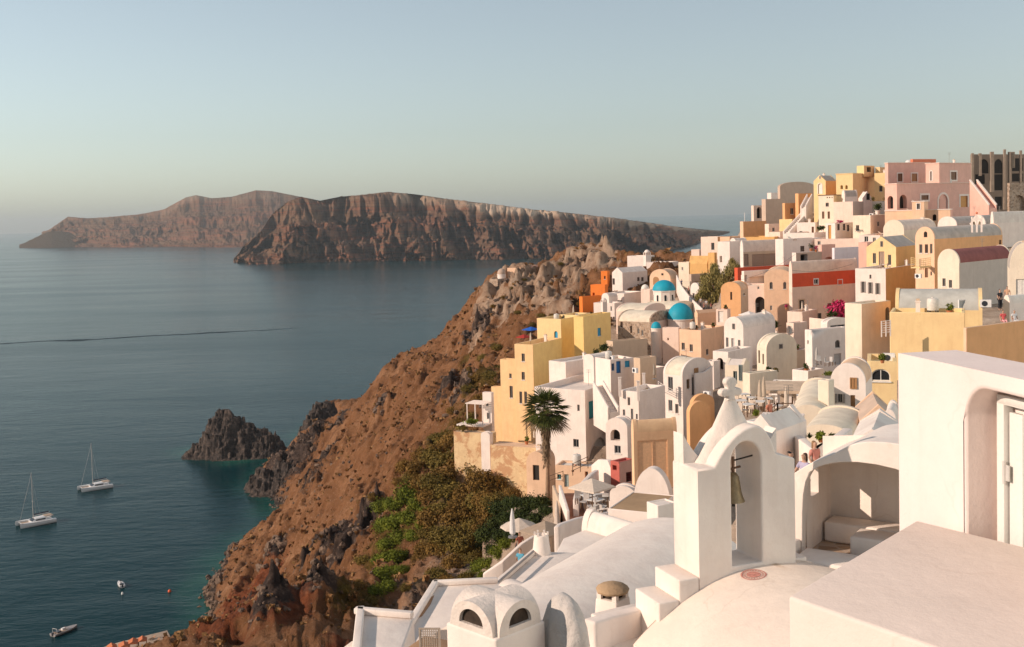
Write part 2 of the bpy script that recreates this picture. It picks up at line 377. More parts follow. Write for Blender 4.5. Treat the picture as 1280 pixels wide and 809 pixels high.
def face_with_holes(mb, face, u0, u1, z0, z1, holes, zb=0):
    """wall face with real openings and reveals; hole = (a,b,c,d,depth,arch)"""
    us = sorted({u0, u1, *[h[0] for h in holes], *[h[1] for h in holes]}); zs = sorted({z0, z1, *[h[2] for h in holes], *[h[3] for h in holes]})
    for i in range(len(us) - 1):
        for j in range(len(zs) - 1):
            cu, cz = (us[i] + us[i + 1]) / 2, (zs[j] + zs[j + 1]) / 2
            if any(h[0] < cu < h[1] and h[2] < cz < h[3] for h in holes): continue
            mb.quad(*[to3(face, *q) for q in ((us[i], zs[j]), (us[i + 1], zs[j]), (us[i + 1], zs[j + 1]), (us[i], zs[j + 1]))])
    for (a, b, c, d, dep, arch) in holes:
        if arch:
            r = (b - a) / 2; rise = min(r, (d - c) * 0.6); pts = [(a + q[0], d - rise + q[1]) for q in arc_pts(b - a, rise, 12)]
            k = len(pts) // 2
            mb.add([to3(face, a, d)] + [to3(face, *q) for q in pts[:k + 1]], [tuple(range(k + 2))])
            mb.add([to3(face, b, d)] + [to3(face, *q) for q in pts[k:]], [tuple(range(len(pts) - k + 1))])
            loop = [(a, c)] + pts + [(b, c)]
        else: loop = [(a, c), (a, d), (b, d), (b, c)]
        n = len(loop)
        for i in range(n):
            p, q = loop[i], loop[(i + 1) % n]
            mb.quad(to3(face, *p), to3(face, *q), to3(face, *q, -dep), to3(face, *p, -dep))
def opening(par, face, u0, u1, z0, z1, dep, kind, col, trim=None, arch=False):
    """child window / door set into (dep>0) or onto (dep=0) the wall"""
    w_ = u1 - u0; h_ = z1 - z0; door = kind in ('door', 'gate')
    n = 0.025 if dep == 0 else -dep
    if arch:
        rise = min(w_ / 2, h_ * 0.6); prof = [(u0, z0)] + [(u0 + q[0], z1 - rise + q[1]) for q in arc_pts(w_, rise, 12)] + [(u1, z0)]
    else: prof = [(u0, z0), (u0, z1), (u1, z1), (u1, z0)]
    def slab(mb, pts, n0, n1):
        m = len(pts); mb.add([to3(face, *p, n0) for p in pts] + [to3(face, *p, n1) for p in pts], [tuple(range(m)), tuple(range(2 * m - 1, m - 1, -1))] + [(i, (i + 1) % m, m + (i + 1) % m, m + i) for i in range(m)])
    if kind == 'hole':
        mb = MB(); slab(mb, prof, n - 0.02, n + 0.02); o = mb.build('opening', plain('dark_inside', (0.022, 0.017, 0.014), 0.9), par); return o  # dark sheet painted in for the unlit space behind the wall
    if door:
        mb = MB(); slab(mb, prof, n - 0.03, n + 0.03)
        o = mb.build('door', plain('paint_' + col, OPEN[col] or (0.03, 0.025, 0.02), 0.5), par)
        if h_ > 1.2 and w_ > 0.5:
            f = MB(); t = 0.05
            for (a, b, c, d) in ((u0 + .08, u1 - .08, z0 + .12, z0 + h_ * .42), (u0 + .08, u1 - .08, z0 + h_ * .5, z1 - .35 * (2 if arch else 1))):
                rect_solid(f, face, a, a + t, c, d, n + .03, n + .05); rect_solid(f, face, b - t, b, c, d, n + .03, n + .05)
                rect_solid(f, face, a + t, b - t, c, c + t, n + .03, n + .05); rect_solid(f, face, a + t, b - t, d - t, d, n + .03, n + .05)
            f.build('door_panel', plain('paint_' + col, OPEN[col] or (0.03, 0.025, 0.02), 0.5), o)
    else:
        mb = MB(); t = min(0.07, w_ * 0.14)
        m_ = plain('paint_' + (col if OPEN.get(col) else 'whited'), OPEN.get(col) or OPEN['whited'], 0.5)
        rect_solid(mb, face, u0, u0 + t, z0, z1, n, n + .05); rect_solid(mb, face, u1 - t, u1, z0, z1, n, n + .05)
        rect_solid(mb, face, u0 + t, u1 - t, z0, z0 + t, n, n + .05); rect_solid(mb, face, u0 + t, u1 - t, z1 - t, z1, n, n + .05)
        rect_solid(mb, face, (u0 + u1) / 2 - t / 3, (u0 + u1) / 2 + t / 3, z0 + t, z1 - t, n, n + .045)
        if arch: mb = MB(); 
        if arch:
            m2 = len(prof); inner = [(u0 + (p[0] - u0) * (1 - 2 * t / w_) + t, z0 + (p[1] - z0) * (1 - 2 * t / h_) + t) for p in prof]
            mb.add([to3(face, *p, n + .05) for p in prof] + [to3(face, *p, n + .05) for p in inner], [(i, (i + 1) % m2, m2 + (i + 1) % m2, m2 + i) for i in range(m2)])
            rect_solid(mb, face, (u0 + u1) / 2 - t / 3, (u0 + u1) / 2 + t / 3, z0 + t, z1 - t, n, n + .045)
        o = mb.build('window', m_, par)
        if kind == 'shutter':
            s_ = MB()
            for (a, b) in ((u0 - w_ * 0.55, u0 - 0.02), (u1 + 0.02, u1 + w_ * 0.55)): rect_solid(s_, face, a, b, z0, z1, 0.01, 0.05)
            s_.build('shutter', m_, par)
        g = MB(); slab(g, prof, n - 0.03, n + 0.012)
        g.build('pane', plain('paint_' + col, OPEN[col], 0.6) if kind == 'closed' else glass(), o)
        if dep > 0 and w_ > 0.4: s2 = MB(); rect_solid(s2, face, u0 - .06, u1 + .06, z0 - .08, z0 - 0.003, 0.003, .09); s2.build('sill', plain('lime_trim', (.78, .74, .68), .8), o)
    if trim:
        t = MB(); k = max(0.14, w_ * 0.17); e = 0.05
        if arch:
            cu = (u0 + u1) / 2; rise = min(w_ / 2, h_ * .6); zc = z1 - rise; N = 12
            inn = [(cu - w_ / 2 * math.cos(PI * i / N), zc + rise * math.sin(PI * i / N)) for i in range(N + 1)]; ot = [(cu - (w_ / 2 + k) * math.cos(PI * i / N), zc + (rise + k) * math.sin(PI * i / N)) for i in range(N + 1)]
            inn = [(u0, z0)] + inn + [(u1, z0)]; ot = [(u0 - k, z0)] + ot + [(u1 + k, z0)]; m = len(inn)
            t.add([to3(face, *p, e) for p in inn + ot] + [to3(face, *p, 0.004) for p in inn + ot],
                  [(i, i + 1, m + i + 1, m + i) for i in range(m - 1)] + [(m + i, m + i + 1, 3 * m + i + 1, 3 * m + i) for i in range(m - 1)] + [(i, i + 1, 2 * m + i + 1, 2 * m + i) for i in range(m - 1)])
        else:
            rect_solid(t, face, u0 - k, u0, z0, z1, .004, e); rect_solid(t, face, u1, u1 + k, z0, z1, .004, e); rect_solid(t, face, u0 - k, u1 + k, z1, z1 + k, .004, e)
            if not door: rect_solid(t, face, u0 - k, u1 + k, z0 - k, z0, .004, e)
        t.build('trim', plaster('trim_' + trim, PAL[trim]), o)
    return o
ALLH = []
def house(label, xl, xc, xr, yt, yb, d, a, col='white', roof=('f', 0.35), rcol=None, wins=(), name='house', cat='house', group=None, colR=None, deep=3.0, below=7.0, base=True, band=None, parent=None, cornice=None, chim=()):
    h = frame_(xl, xc, xr, yt, yb, d, a)
    W, D, H = h.W, h.D, h.H
    root = thing(name, h.o, h.rz, label, cat, group) if parent is None else parent
    h.root = root; h.label = label; h.d = d; h.flat = roof[0] == 'f'; h.zr = H - (roof[1] if roof[0] == 'f' else 0); ALLH.append(h)
    if base:
        q = h.M @ Vector((-W * .5, D * .5, 0)); BASES.append((h.o.x, h.o.y, h.z0 - 0.2, 2.0)); BASES.append((q.x, q.y, h.z0 + 0.2, max(W, D) * .6))
    mb = MB(); z0 = -below; kind = roof[0]
    holes = {'L': [], 'R': []}; ops = []
    for wn in wins:
        k, face, px, py, wp, hp = wn[:6]; c = wn[6] if len(wn) > 6 else 'whited'; opt = wn[7] if len(wn) > 7 else {}
        ua, _ = face_uv(h, face, px - wp / 2, py); ub, _ = face_uv(h, face, px + wp / 2, py); _, za = face_uv(h, face, px, py + hp / 2); _, zb = face_uv(h, face, px, py - hp / 2)
        ua, ub = min(ua, ub), max(ua, ub)
        lo, hi = (-W, 0) if face == 'L' else (0, D)
        if ub < lo or ua > hi: print('WIN off', label, wn[:4], round(ua, 1), round(ub, 1), lo, round(hi, 1)); continue
        ua = max(ua, lo + .1); ub = min(ub, hi - .1)
        if ub - ua < 0.1: print('WIN thin', label, wn[:4]); continue
        arch = opt.get('arch', False); dep = opt.get('dep', {'hole': 0.9, 'door': 0.22}.get(k, 0.14))
        if zb > H - 0.08 or za < z0 + .05 or any(ua < q[1] + .05 and ub > q[0] - .05 and za < q[3] + .05 and zb > q[2] - .05 for q in holes[face]): dep = 0
        else: holes[face].append((ua, ub, za, zb, dep, arch))
        ops.append((face, ua, ub, za, zb, dep, k, c, opt.get('trim'), arch))
    th = 0.24
    for face, lo, hi in (('L', -W, 0), ('R', 0, D)): face_with_holes(mb, face, lo, hi, z0, H, holes[face])
    mb.quad((-W, 0, z0), (-W, 0, H), (-W, D, H), (-W, D, z0)); mb.quad((-W, D, z0), (-W, D, H), (0, D, H), (0, D, z0))
    rm = roof_mat(rcol or ('dusty' if col in ('white', 'cream', 'lilac', 'blush') else col))
    rb = MB()
    if kind == 'f':
        ph = roof[1]; t = min(th if ph > .05 else .05, W / 3, D / 3); o4 = [(-W, 0), (0, 0), (0, D), (-W, D)]; i4 = [(-W + t, t), (-t, t), (-t, D - t), (-W + t, D - t)]
        for i in range(4):
            j = (i + 1) % 4
            mb.quad((*o4[i], H), (*o4[j], H), (*i4[j], H), (*i4[i], H)); mb.quad((*i4[i], H), (*i4[j], H), (*i4[j], H - ph), (*i4[i], H - ph))
        rb.quad(*[(*p, H - ph) for p in i4]); rb.quad(*[(*p, H - ph - .2) for p in i4])
    elif kind in ('v', 'g'):
        ax, rise = roof[1], roof[2] * mpp(d) if roof[2] > 0 else -roof[2]; over = 0.10; t = 0.28; lift = 0.07
        span = W if ax == 'y' else D; length = D if ax == 'y' else W
        prof = arc_pts(span, rise, 20) if kind == 'v' else [(0, 0), (span / 2, rise), (span, 0)]
        if len(roof) > 3 and roof[3] == 'half': prof = [(q, rise * math.sin(min(1, q / span) * PI / 2)) for q in np.linspace(0, span, 14)] + [(span, 0)]
        def pt(s, z, l): return (-W + s, l, H + z) if ax == 'y' else (-l, s, H + z)
        def prism(mbx, pf, l0, l1):
            n = len(pf); vs_ = [pt(s, z, l0) for s, z in pf] + [pt(s, z, l1) for s, z in pf]
            mbx.add(vs_, [(i, i + 1, n + i + 1, n + i) for i in range(n - 1)], kind == 'v'); mbx.add(vs_[:n], [tuple(range(n))]); mbx.add(vs_[n:], [tuple(range(n - 1, -1, -1))])
        if length > 2 * t + .1:
            rimp = [(s, z + (lift if 0 < i < len(prof) - 1 else 0)) for i, (s, z) in enumerate(prof)]
            prism(mb, rimp, 0, t); prism(mb, rimp, length - t, length)
            prism(rb, [(s, z) for s, z in prof], t, length - t)
        else: prism(mb, prof, 0, length)
    if kind == 'v' and length <= 2 * 0.28 + .1: rb = None
    wm = wall_mat(col)
    wall = mb.build('wall', wm, root, bevel=0.05 if d < 130 and kind == 'f' else 0, seg=2)
    if band:
        b0, b1 = face_uv(h, 'R', xc + 3, band[1])[1], face_uv(h, 'R', xc + 3, band[0])[1]
        # the painted band is the wall's own upper storey, a skin 3 cm proud
        bm_ = MB(); hs_ = [q for q in holes['R'] if q[2] > b0 and q[3] < b1]
        st = len(bm_.v); face_with_holes(bm_, 'R', 0.01, D - .01, b0, min(b1, H - .01), hs_); bm_.v = [(x + 0.03, y, z) for x, y, z in bm_.v]
        bm_.build('painted_band', wall_mat(band[2]), root)
    if colR:  # true two-tone walls, and on many houses shade painted into the right face
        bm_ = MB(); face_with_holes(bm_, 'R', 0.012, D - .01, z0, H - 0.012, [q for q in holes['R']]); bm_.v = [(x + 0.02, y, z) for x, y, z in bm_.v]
        bm_.build('side_coat_and_shade', wall_mat(colR), root)
    if cornice:
        cb = MB(); k = 0.12; e0, e1 = H - 0.02, H + 0.12
        cb.box(-W - k, k, -k, 0.16, e0, e1); cb.box(-0.16, k, 0.16, D + k, e0, e1); cb.box(-W - k, -W + .16, 0.16, D + k, e0, e1); cb.box(-W + .16, -.16, D - .16, D + k, e0, e1)
        cb.build('cornice', wall_mat(cornice), root)
    if rb is not None and rb.v: rb.build('roof', rm, root)
    for op in ops: opening(root, *op)
    rg = random.Random(sum(ord(c_) * (i_ + 1) for i_, c_ in enumerate(label)))
    if d < 260 and min(W, D) > 2.2 and name == 'house' and base:
        zt = H if kind == 'f' else H + (rise * .75)
        if rg.random() < .55:
            x, y = -W * rg.uniform(.2, .8), D * rg.uniform(.55, .85); q_ = rg.uniform(.16, .26); c = MB(); zb_ = zt - (roof[1] if kind == 'f' else rise * .7); x = min(max(x, -W + .5), -.5); y = min(max(y, .5), D - .5)
            c.box(x - q_, x + q_, y - q_, y + q_, zb_, zt + .55); c.box(x - q_ * 1.3, x + q_ * 1.3, y - q_ * 1.3, y + q_ * 1.3, zt + .552, zt + .64); ch_ = c.build('chimney', wall_mat('white'), root)
            c = MB(); c.box(x - q_ * .8, x + q_ * .8, y - q_ * .8, y + q_ * .8, zt + .642, zt + .80); c.build('chimney_pot', wall_mat('sand'), ch_)
        if rg.random() < .3:
            x, y = -W * rg.uniform(.3, .7), D * rg.uniform(.3, .7); c = MB(); hh_ = rg.uniform(1.2, 2.2); c.tube([(x, y, zt - .8), (x, y, zt + hh_)], .025, 5)
            for k_ in (0, .18, .36): c.tube([(x - .3, y, zt + hh_ - k_), (x + .3, y + .1, zt + hh_ - k_)], .014, 4)
            c.build('aerial', plain('aerial_metal', (.25, .23, .21), .5, .3), root)
    for (cx, cy, s) in chim:
        u, z = face_uv(h, 'R', cx, cy); c = MB(); x = -W * .35; y = min(max(u, .5), D - .5)
        zt = H + (rise * .8 if kind == 'v' else 0); c.box(x - s, x + s, y - s, y + s, zt - .8, zt + 3 * s); c.box(x - s * 1.3, x + s * 1.3, y - s * 1.3, y + s * 1.3, zt + 3 * s, zt + 3.4 * s)
        c.build('chimney', wall_mat('white'), root)
    return h
# ------------------------------------------------------------------ the town, house by house (photo pixels -> metres at the given distance)
A_ = dict(arch=True)
def T_(c, **k): return dict(trim=c, **k)
# --- skyline, upper right
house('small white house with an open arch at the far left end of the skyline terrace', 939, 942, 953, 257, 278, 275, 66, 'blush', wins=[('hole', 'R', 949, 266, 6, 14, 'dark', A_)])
house('taupe box house with a white left edge beside the small arched white house', 952, 957, 979, 249, 282, 268, 66, 'taupe')
house('long taupe house with a gently curved roof line on the skyline', 972, 975, 1018, 234, 264, 275, 66, 'taupe', roof=('v', 'x', 6))
house('white water tank room on the roof of the taupe skyline house', 959, 964, 972, 241, 250, 271, 60, 'white', base=False, below=0.3)
house('low salmon wall house at the left foot of the skyline terrace', 925, 929, 958, 277, 298, 255, 62, 'peach', colR='orange')
house('tiny grey pink house below the taupe box house', 956, 961, 974, 280, 294, 246, 62, 'blush', wins=[('w', 'R', 967, 287, 3, 5)])
house('small orange cube house with one pale window in the middle of the skyline', 978, 981, 997, 254, 277, 252, 64, 'orange', wins=[('w', 'R', 990, 264, 4, 8, 'whited')])
house('pale yellow ledge under the small orange cube house', 974, 990, 997, 274, 283, 249, 40, 'butter')
house('slim orange tower house left of the yellow gabled house', 994, 998, 1015, 242, 279, 250, 64, 'orange')
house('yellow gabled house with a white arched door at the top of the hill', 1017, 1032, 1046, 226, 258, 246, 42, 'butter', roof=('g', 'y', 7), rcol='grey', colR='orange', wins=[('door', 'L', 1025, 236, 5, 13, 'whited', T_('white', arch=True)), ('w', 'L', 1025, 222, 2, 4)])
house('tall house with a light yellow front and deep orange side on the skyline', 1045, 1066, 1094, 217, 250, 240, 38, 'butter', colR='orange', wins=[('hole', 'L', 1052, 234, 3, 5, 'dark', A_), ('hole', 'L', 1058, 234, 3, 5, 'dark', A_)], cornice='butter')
house('small orange roof room with a square window on the tall orange house', 1071, 1080, 1093, 207, 218, 244, 45, 'butter', colR='orange', base=False, below=.5, wins=[('hole', 'R', 1086, 212, 5, 6, 'dark')])
house('plain yellow house squeezed between the orange house and the pink mansion', 1093, 1107, 1110, 216, 252, 243, 30, 'butter', wins=[('w', 'L', 1101, 236, 4, 7, 'brown')])
house('little yellow roof room beside the pink mansion', 1094, 1100, 1106, 209, 217, 246, 40, 'butter', colR='orange', base=False, below=.5)
house('beige house with a row of small vents and a dark cornice', 1023, 1042, 1053, 244, 275, 232, 35, 'cream', colR='butter', cornice='brown',
      wins=[('w', 'L', 1034, 256, 4, 5, 'taupe'), ('hole', 'L', 1034, 247, 1.5, 1.6), ('hole', 'L', 1037, 247, 1.5, 1.6), ('hole', 'L', 1040, 247, 1.2, 1.6), ('door', 'L', 1029, 269, 3, 9, 'brown'), ('door', 'L', 1036, 269, 3, 9, 'brown')])
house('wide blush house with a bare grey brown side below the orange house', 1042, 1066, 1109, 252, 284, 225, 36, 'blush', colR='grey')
house('grey pink vaulted roof room behind the wide blush house', 1052, 1056, 1072, 246, 254, 232, 66, 'dusty', roof=('v', 'y', 8), rcol='grey', base=False)
house('white gabled lean to with a dark air vent beside the grey pink vault', 1073, 1078, 1090, 248, 254, 230, 66, 'white', roof=('g', 'x', 8), base=False, wins=[('hole', 'R', 1085, 246, 4, 8)])
house('cream house with a small dark window below the bare grey brown wall', 1066, 1088, 1112, 269, 295, 214, 34, 'cream', wins=[('w', 'L', 1072, 285, 4, 7, 'taupe'), ('w', 'R', 1098, 280, 3, 6)])
house('bright white block with an arched hollow below the orange tower house', 996, 1019, 1022, 278, 293, 236, 26, 'white', wins=[('hole', 'L', 1001, 291, 7, 4, 'dark', A_), ('door', 'L', 1016, 288, 3, 9, 'brown')])
house('white house with a tall amber door and a row of dark red windows', 1032, 1044, 1066, 279, 302, 216, 40, 'white', colR='blush', wins=[('door', 'L', 1037, 291, 4, 19, 'amber'), ('w', 'R', 1048, 284, 3, 8, 'maroon'), ('w', 'R', 1055, 284, 3, 8, 'maroon'), ('w', 'R', 1060, 285, 3, 8, 'maroon')])
house('long pale terrace wall house under the row of dark red windows', 1018, 1075, 1106, 298, 312, 206, 24, 'blush', wins=[('w', 'L', 1024, 304, 4, 5)])
house('white house with double blue grey windows in the shade of the pink mansion', 1074, 1100, 1132, 294, 308, 198, 30, 'white', wins=[('w', 'L', 1083, 299, 5, 7), ('w', 'L', 1093, 300, 4, 6)])
house('sandy house with a slanting terrace wall left of the bright white block', 961, 975, 998, 290, 304, 240, 40, 'blush')
house('thin ochre terrace house along the foot of the skyline houses', 928, 968, 985, 296, 303, 238, 30, 'ochre')
# --- pink mansion
TW = 'white'
house('upper storey left wing of the pink mansion with two white framed wooden windows', 1106, 1110, 1162, 204, 232, 226, 66, 'pink', cornice='blush',
      wins=[('closed', 'R', 1125, 222, 6, 10, 'brown', T_(TW)), ('closed', 'R', 1143, 222, 7, 10, 'wood', T_(TW))])
house('projecting right wing of the pink mansion with white corners and one square window', 1157, 1174, 1214, 204, 232, 218, 56, 'pink', cornice='blush',
      wins=[('closed', 'L', 1164, 220, 3, 12, 'shut', T_(TW, arch=True)), ('closed', 'R', 1192, 220, 7, 10, 'brown', T_(TW))])
house('ground storey of the pink mansion with white arches and a wooden door', 1106, 1121, 1214, 230, 266, 212, 60, 'pink', cornice='blush',
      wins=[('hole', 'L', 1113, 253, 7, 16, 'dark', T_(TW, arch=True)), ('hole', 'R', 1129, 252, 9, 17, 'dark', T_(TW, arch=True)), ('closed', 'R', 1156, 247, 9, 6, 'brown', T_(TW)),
            ('door', 'R', 1179, 252, 11, 18, 'greyd', T_(TW, arch=True)), ('door', 'R', 1205, 252, 9, 14, 'amber', T_(TW))])
house('pink garden terrace wall with a white arched niche in front of the pink mansion', 1106, 1188, 1239, 262, 284, 204, 26, 'peach', colR='pink', cornice='white', wins=[('hole', 'L', 1168, 272, 5, 8, 'dark', T_(TW, arch=True))])
house('small raised pink gate house with a square window on the terrace wall', 1140, 1155, 1160, 252, 264, 204, 26, 'peach', cornice='white', base=False, wins=[('w', 'L', 1148, 258, 4, 7, 'shut', T_(TW))])
house('red tiled attic room peeping over the pink mansion', 1138, 1141, 1170, 199, 206, 236, 62, 'coral', base=False, below=1)
# --- ruin at the right edge
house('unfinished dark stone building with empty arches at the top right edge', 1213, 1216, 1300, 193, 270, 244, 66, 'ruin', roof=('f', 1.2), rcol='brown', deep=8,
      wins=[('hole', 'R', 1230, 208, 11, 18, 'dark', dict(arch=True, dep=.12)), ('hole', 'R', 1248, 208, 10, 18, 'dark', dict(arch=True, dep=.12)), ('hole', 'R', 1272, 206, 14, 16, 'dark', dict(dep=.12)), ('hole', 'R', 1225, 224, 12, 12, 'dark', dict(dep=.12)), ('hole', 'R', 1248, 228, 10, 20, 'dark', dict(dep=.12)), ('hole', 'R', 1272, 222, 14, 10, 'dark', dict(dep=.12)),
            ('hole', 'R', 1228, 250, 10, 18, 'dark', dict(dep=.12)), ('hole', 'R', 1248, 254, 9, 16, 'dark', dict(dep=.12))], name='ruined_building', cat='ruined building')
house('brick gate house with a dark arch below the unfinished stone building', 1259, 1262, 1300, 229, 270, 230, 66, 'stone', wins=[('hole', 'R', 1274, 256, 14, 24, 'dark', T_('sand', arch=True))])
# --- church vaults in front of the mansion
house('white vault with a scalloped end below the pink terrace', 1104, 1130, 1170, 288, 300, 190, 40, 'cream', roof=('v', 'y', 13), rcol='blush')
house('long grey vaulted chapel roof behind the tiny belfry', 1172, 1196, 1240, 282, 300, 180, 45, 'white', roof=('v', 'y', 11), rcol='grey')
house('second grey vault right of the tiny belfry', 1214, 1232, 1268, 282, 302, 176, 45, 'white', roof=('v', 'y', 13), rcol='grey')
house('white curved terrace mass climbing at the right edge below the ruin', 1238, 1242, 1300, 279, 300, 170, 62, 'white', roof=('v', 'y', 14), rcol='white')
# --- big orange vault and neighbours
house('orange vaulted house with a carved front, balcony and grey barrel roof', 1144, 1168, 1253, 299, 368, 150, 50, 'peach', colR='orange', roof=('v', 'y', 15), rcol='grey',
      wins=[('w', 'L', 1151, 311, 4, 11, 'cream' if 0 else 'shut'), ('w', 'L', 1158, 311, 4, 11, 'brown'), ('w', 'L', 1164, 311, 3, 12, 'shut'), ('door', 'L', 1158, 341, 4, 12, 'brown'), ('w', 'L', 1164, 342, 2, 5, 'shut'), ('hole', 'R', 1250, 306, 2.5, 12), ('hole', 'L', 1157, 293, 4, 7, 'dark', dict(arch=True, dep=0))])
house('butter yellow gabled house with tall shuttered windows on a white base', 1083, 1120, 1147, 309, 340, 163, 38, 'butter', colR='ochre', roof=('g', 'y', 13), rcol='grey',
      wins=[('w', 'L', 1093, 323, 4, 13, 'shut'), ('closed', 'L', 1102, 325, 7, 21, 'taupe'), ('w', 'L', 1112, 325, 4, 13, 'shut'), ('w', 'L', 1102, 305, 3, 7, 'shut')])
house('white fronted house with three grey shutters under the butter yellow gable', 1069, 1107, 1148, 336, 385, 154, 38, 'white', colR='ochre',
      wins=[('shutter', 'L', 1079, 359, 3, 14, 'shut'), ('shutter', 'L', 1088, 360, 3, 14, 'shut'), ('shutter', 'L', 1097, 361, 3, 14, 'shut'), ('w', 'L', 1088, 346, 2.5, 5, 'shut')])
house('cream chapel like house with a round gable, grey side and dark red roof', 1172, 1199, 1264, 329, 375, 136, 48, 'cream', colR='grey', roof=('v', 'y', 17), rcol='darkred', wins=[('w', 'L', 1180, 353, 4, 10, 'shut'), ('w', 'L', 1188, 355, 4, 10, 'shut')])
house('pink narrow house between the lilac house and the butter yellow gable', 1073, 1084, 1092, 303, 338, 178, 36, 'pink')
house('lilac white box house with a dark red window', 1040, 1043, 1078, 310, 350, 186, 62, 'lilac', wins=[('w', 'R', 1056, 331, 4, 9, 'maroon')])
house('cream house with a grey barrel roof cut by the right edge of the photo', 1262, 1300, -6, 336, 400, 110, 22, 'cream', roof=('v', 'y', 32), rcol='grey', wins=[('closed', 'L', 1277, 362, 14, 26, 'whited')])
house('yellow house with a long blank front below the grey vault', 1112, 1206, 1254, 391, 458, 83, 22, 'butter', colR='peach', wins=[])
house('grey barrel vaulted room on the roof of the long yellow house', 1119, 1228, 1250, 388, 398, 90, 22, 'butter', roof=('v', 'x', 25), rcol='slate', base=False, below=1, wins=[('hole', 'R', 1239, 396, 3, 20, 'dark', dict(dep=0))])
house('peach house with a rounded white edge and a small white balcony', 1056, 1077, 1113, 380, 458, 93, 52, 'cream', colR='peach', wins=[('hole', 'R', 1109, 393, 5, 18, 'dark', A_)])
house('terracotta terrace house with a purple awning strip at the right edge', 1204, 1208, 1300, 410, 468, 72, 56, 'peach', colR='orange', wins=[])
house('white lime washed lump of a house at the right edge beside the terrace crowd', 1254, 1262, 1300, 380, 402, 92, 55, 'white', roof=('v', 'y', 10), rcol='white')
# --- middle rows, right of the church
house('far pink block at the left end of the upper street', 864, 874, 878, 312, 330, 280, 30, 'blush')
house('beige and orange house with a rounded corner at the upper street', 876, 897, 905, 296, 322, 272, 36, 'blush', colR='orange', wins=[('w', 'L', 891, 308, 4, 9, 'shut')])
house('orange cube behind the far white vaults', 900, 912, 926, 296, 308, 262, 36, 'peach')
house('mustard yellow house with a sloping top above the leafy tree', 861, 884, 888, 330, 345, 250, 30, 'ochre', roof=('g', 'x', 10))
house('slim mustard yellow tower above the leafy tree', 885, 893, 896, 316, 345, 249, 34, 'ochre')
house('grey house under the mustard yellow house', 861, 864, 890, 343, 362, 238, 62, 'taupe', wins=[('hole', 'R', 873, 354, 10, 5)])
house('white cube with a thin awning left of the large white vault', 897, 912, 927, 302, 334, 222, 40, 'white', wins=[('hole', 'L', 901, 324, 3, 8)])
house('small white vault peeping behind the cube with the thin awning', 912, 920, 934, 305, 320, 228, 45, 'white', roof=('v', 'y', 7), rcol='dusty')
house('white house with a wide shaded vault over two grey panels', 925, 929, 976, 315, 340, 213, 62, 'white', colR='sand', roof=('v', 'y', 14), rcol='blush', wins=[('closed', 'R', 932, 325, 7, 15, 'taupe'), ('closed', 'R', 955, 325, 30, 15, 'taupe')])
house('large white house with a grey side and one dark window beside the wide vault', 969, 979, 1025, 299, 336, 206, 58, 'white', wins=[('w', 'R', 1003, 311, 5, 7, 'brown')])
house('long flat white roof terrace behind the large white house', 982, 1018, 1046, 291, 303, 222, 32, 'white')
house('grey terrace house with a dark square opening and pots on its roof', 990, 995, 1028, 316, 334, 196, 60, 'dusty', colR='taupe', wins=[('hole', 'R', 1005, 322, 9, 8)])
house('dusty rose wall house between the grey terrace and the lilac house', 1023, 1027, 1044, 306, 332, 199, 60, 'pink', wins=[('hole', 'R', 1036, 324, 10, 6, 'dark', A_)])
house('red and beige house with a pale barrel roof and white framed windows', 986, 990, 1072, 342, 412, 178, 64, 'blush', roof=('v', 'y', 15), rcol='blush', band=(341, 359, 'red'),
      wins=[('w', 'R', 1020, 352, 5, 6, 'whited', T_('lilac')), ('w', 'R', 1050, 353, 5, 6, 'whited', T_('lilac')), ('w', 'R', 1002, 381, 6, 12, 'shut', T_('sand')), ('w', 'R', 1024, 396, 6, 9, 'shut'), ('w', 'R', 1037, 383, 5, 8, 'taupe'), ('w', 'R', 1012, 396, 5, 4)])
house('peach house with two dark arched windows left of the red house', 955, 989, 992, 345, 410, 181, 16, 'peach', roof=('v', 'y', 8), rcol='peach', wins=[('w', 'L', 964, 357, 4, 9, 'shut', A_), ('w', 'L', 981, 357, 4, 9, 'shut', A_), ('w', 'L', 964, 385, 3, 6)])
house('low peach wall house linking the orange vault and the arched windows', 931, 958, 962, 357, 402, 183, 18, 'blush', wins=[('w', 'L', 948, 360, 2.5, 3.5), ('hole', 'L', 950, 382, 12, 22, 'dark', dict(arch=True, dep=.5))])
house('small orange vaulted house with one slit window below the leafy tree', 901, 926, 935, 363, 402, 174, 28, 'orange', colR='sand', roof=('v', 'y', 10), rcol='peach', wins=[('w', 'L', 914, 370, 2.5, 10, 'brown'), ('w', 'R', 930, 368, 2, 3)])
house('peach gate block with a pale panel door beside the orange vault', 895, 909, 913, 387, 406, 170, 28, 'blush', wins=[('door', 'L', 901, 396, 7, 14, 'whited')])
house('white terrace room with a red back wall behind the peach house', 927, 930, 968, 339, 357, 192, 60, 'white', rcol='dusty', wins=[('hole', 'R', 932, 348, 3, 8), ('closed', 'R', 948, 350, 22, 9, 'maroon', dict(dep=.9))])
house('long red wall room behind the white terrace room', 918, 922, 990, 335, 348, 200, 62, 'red', rcol='dusty')
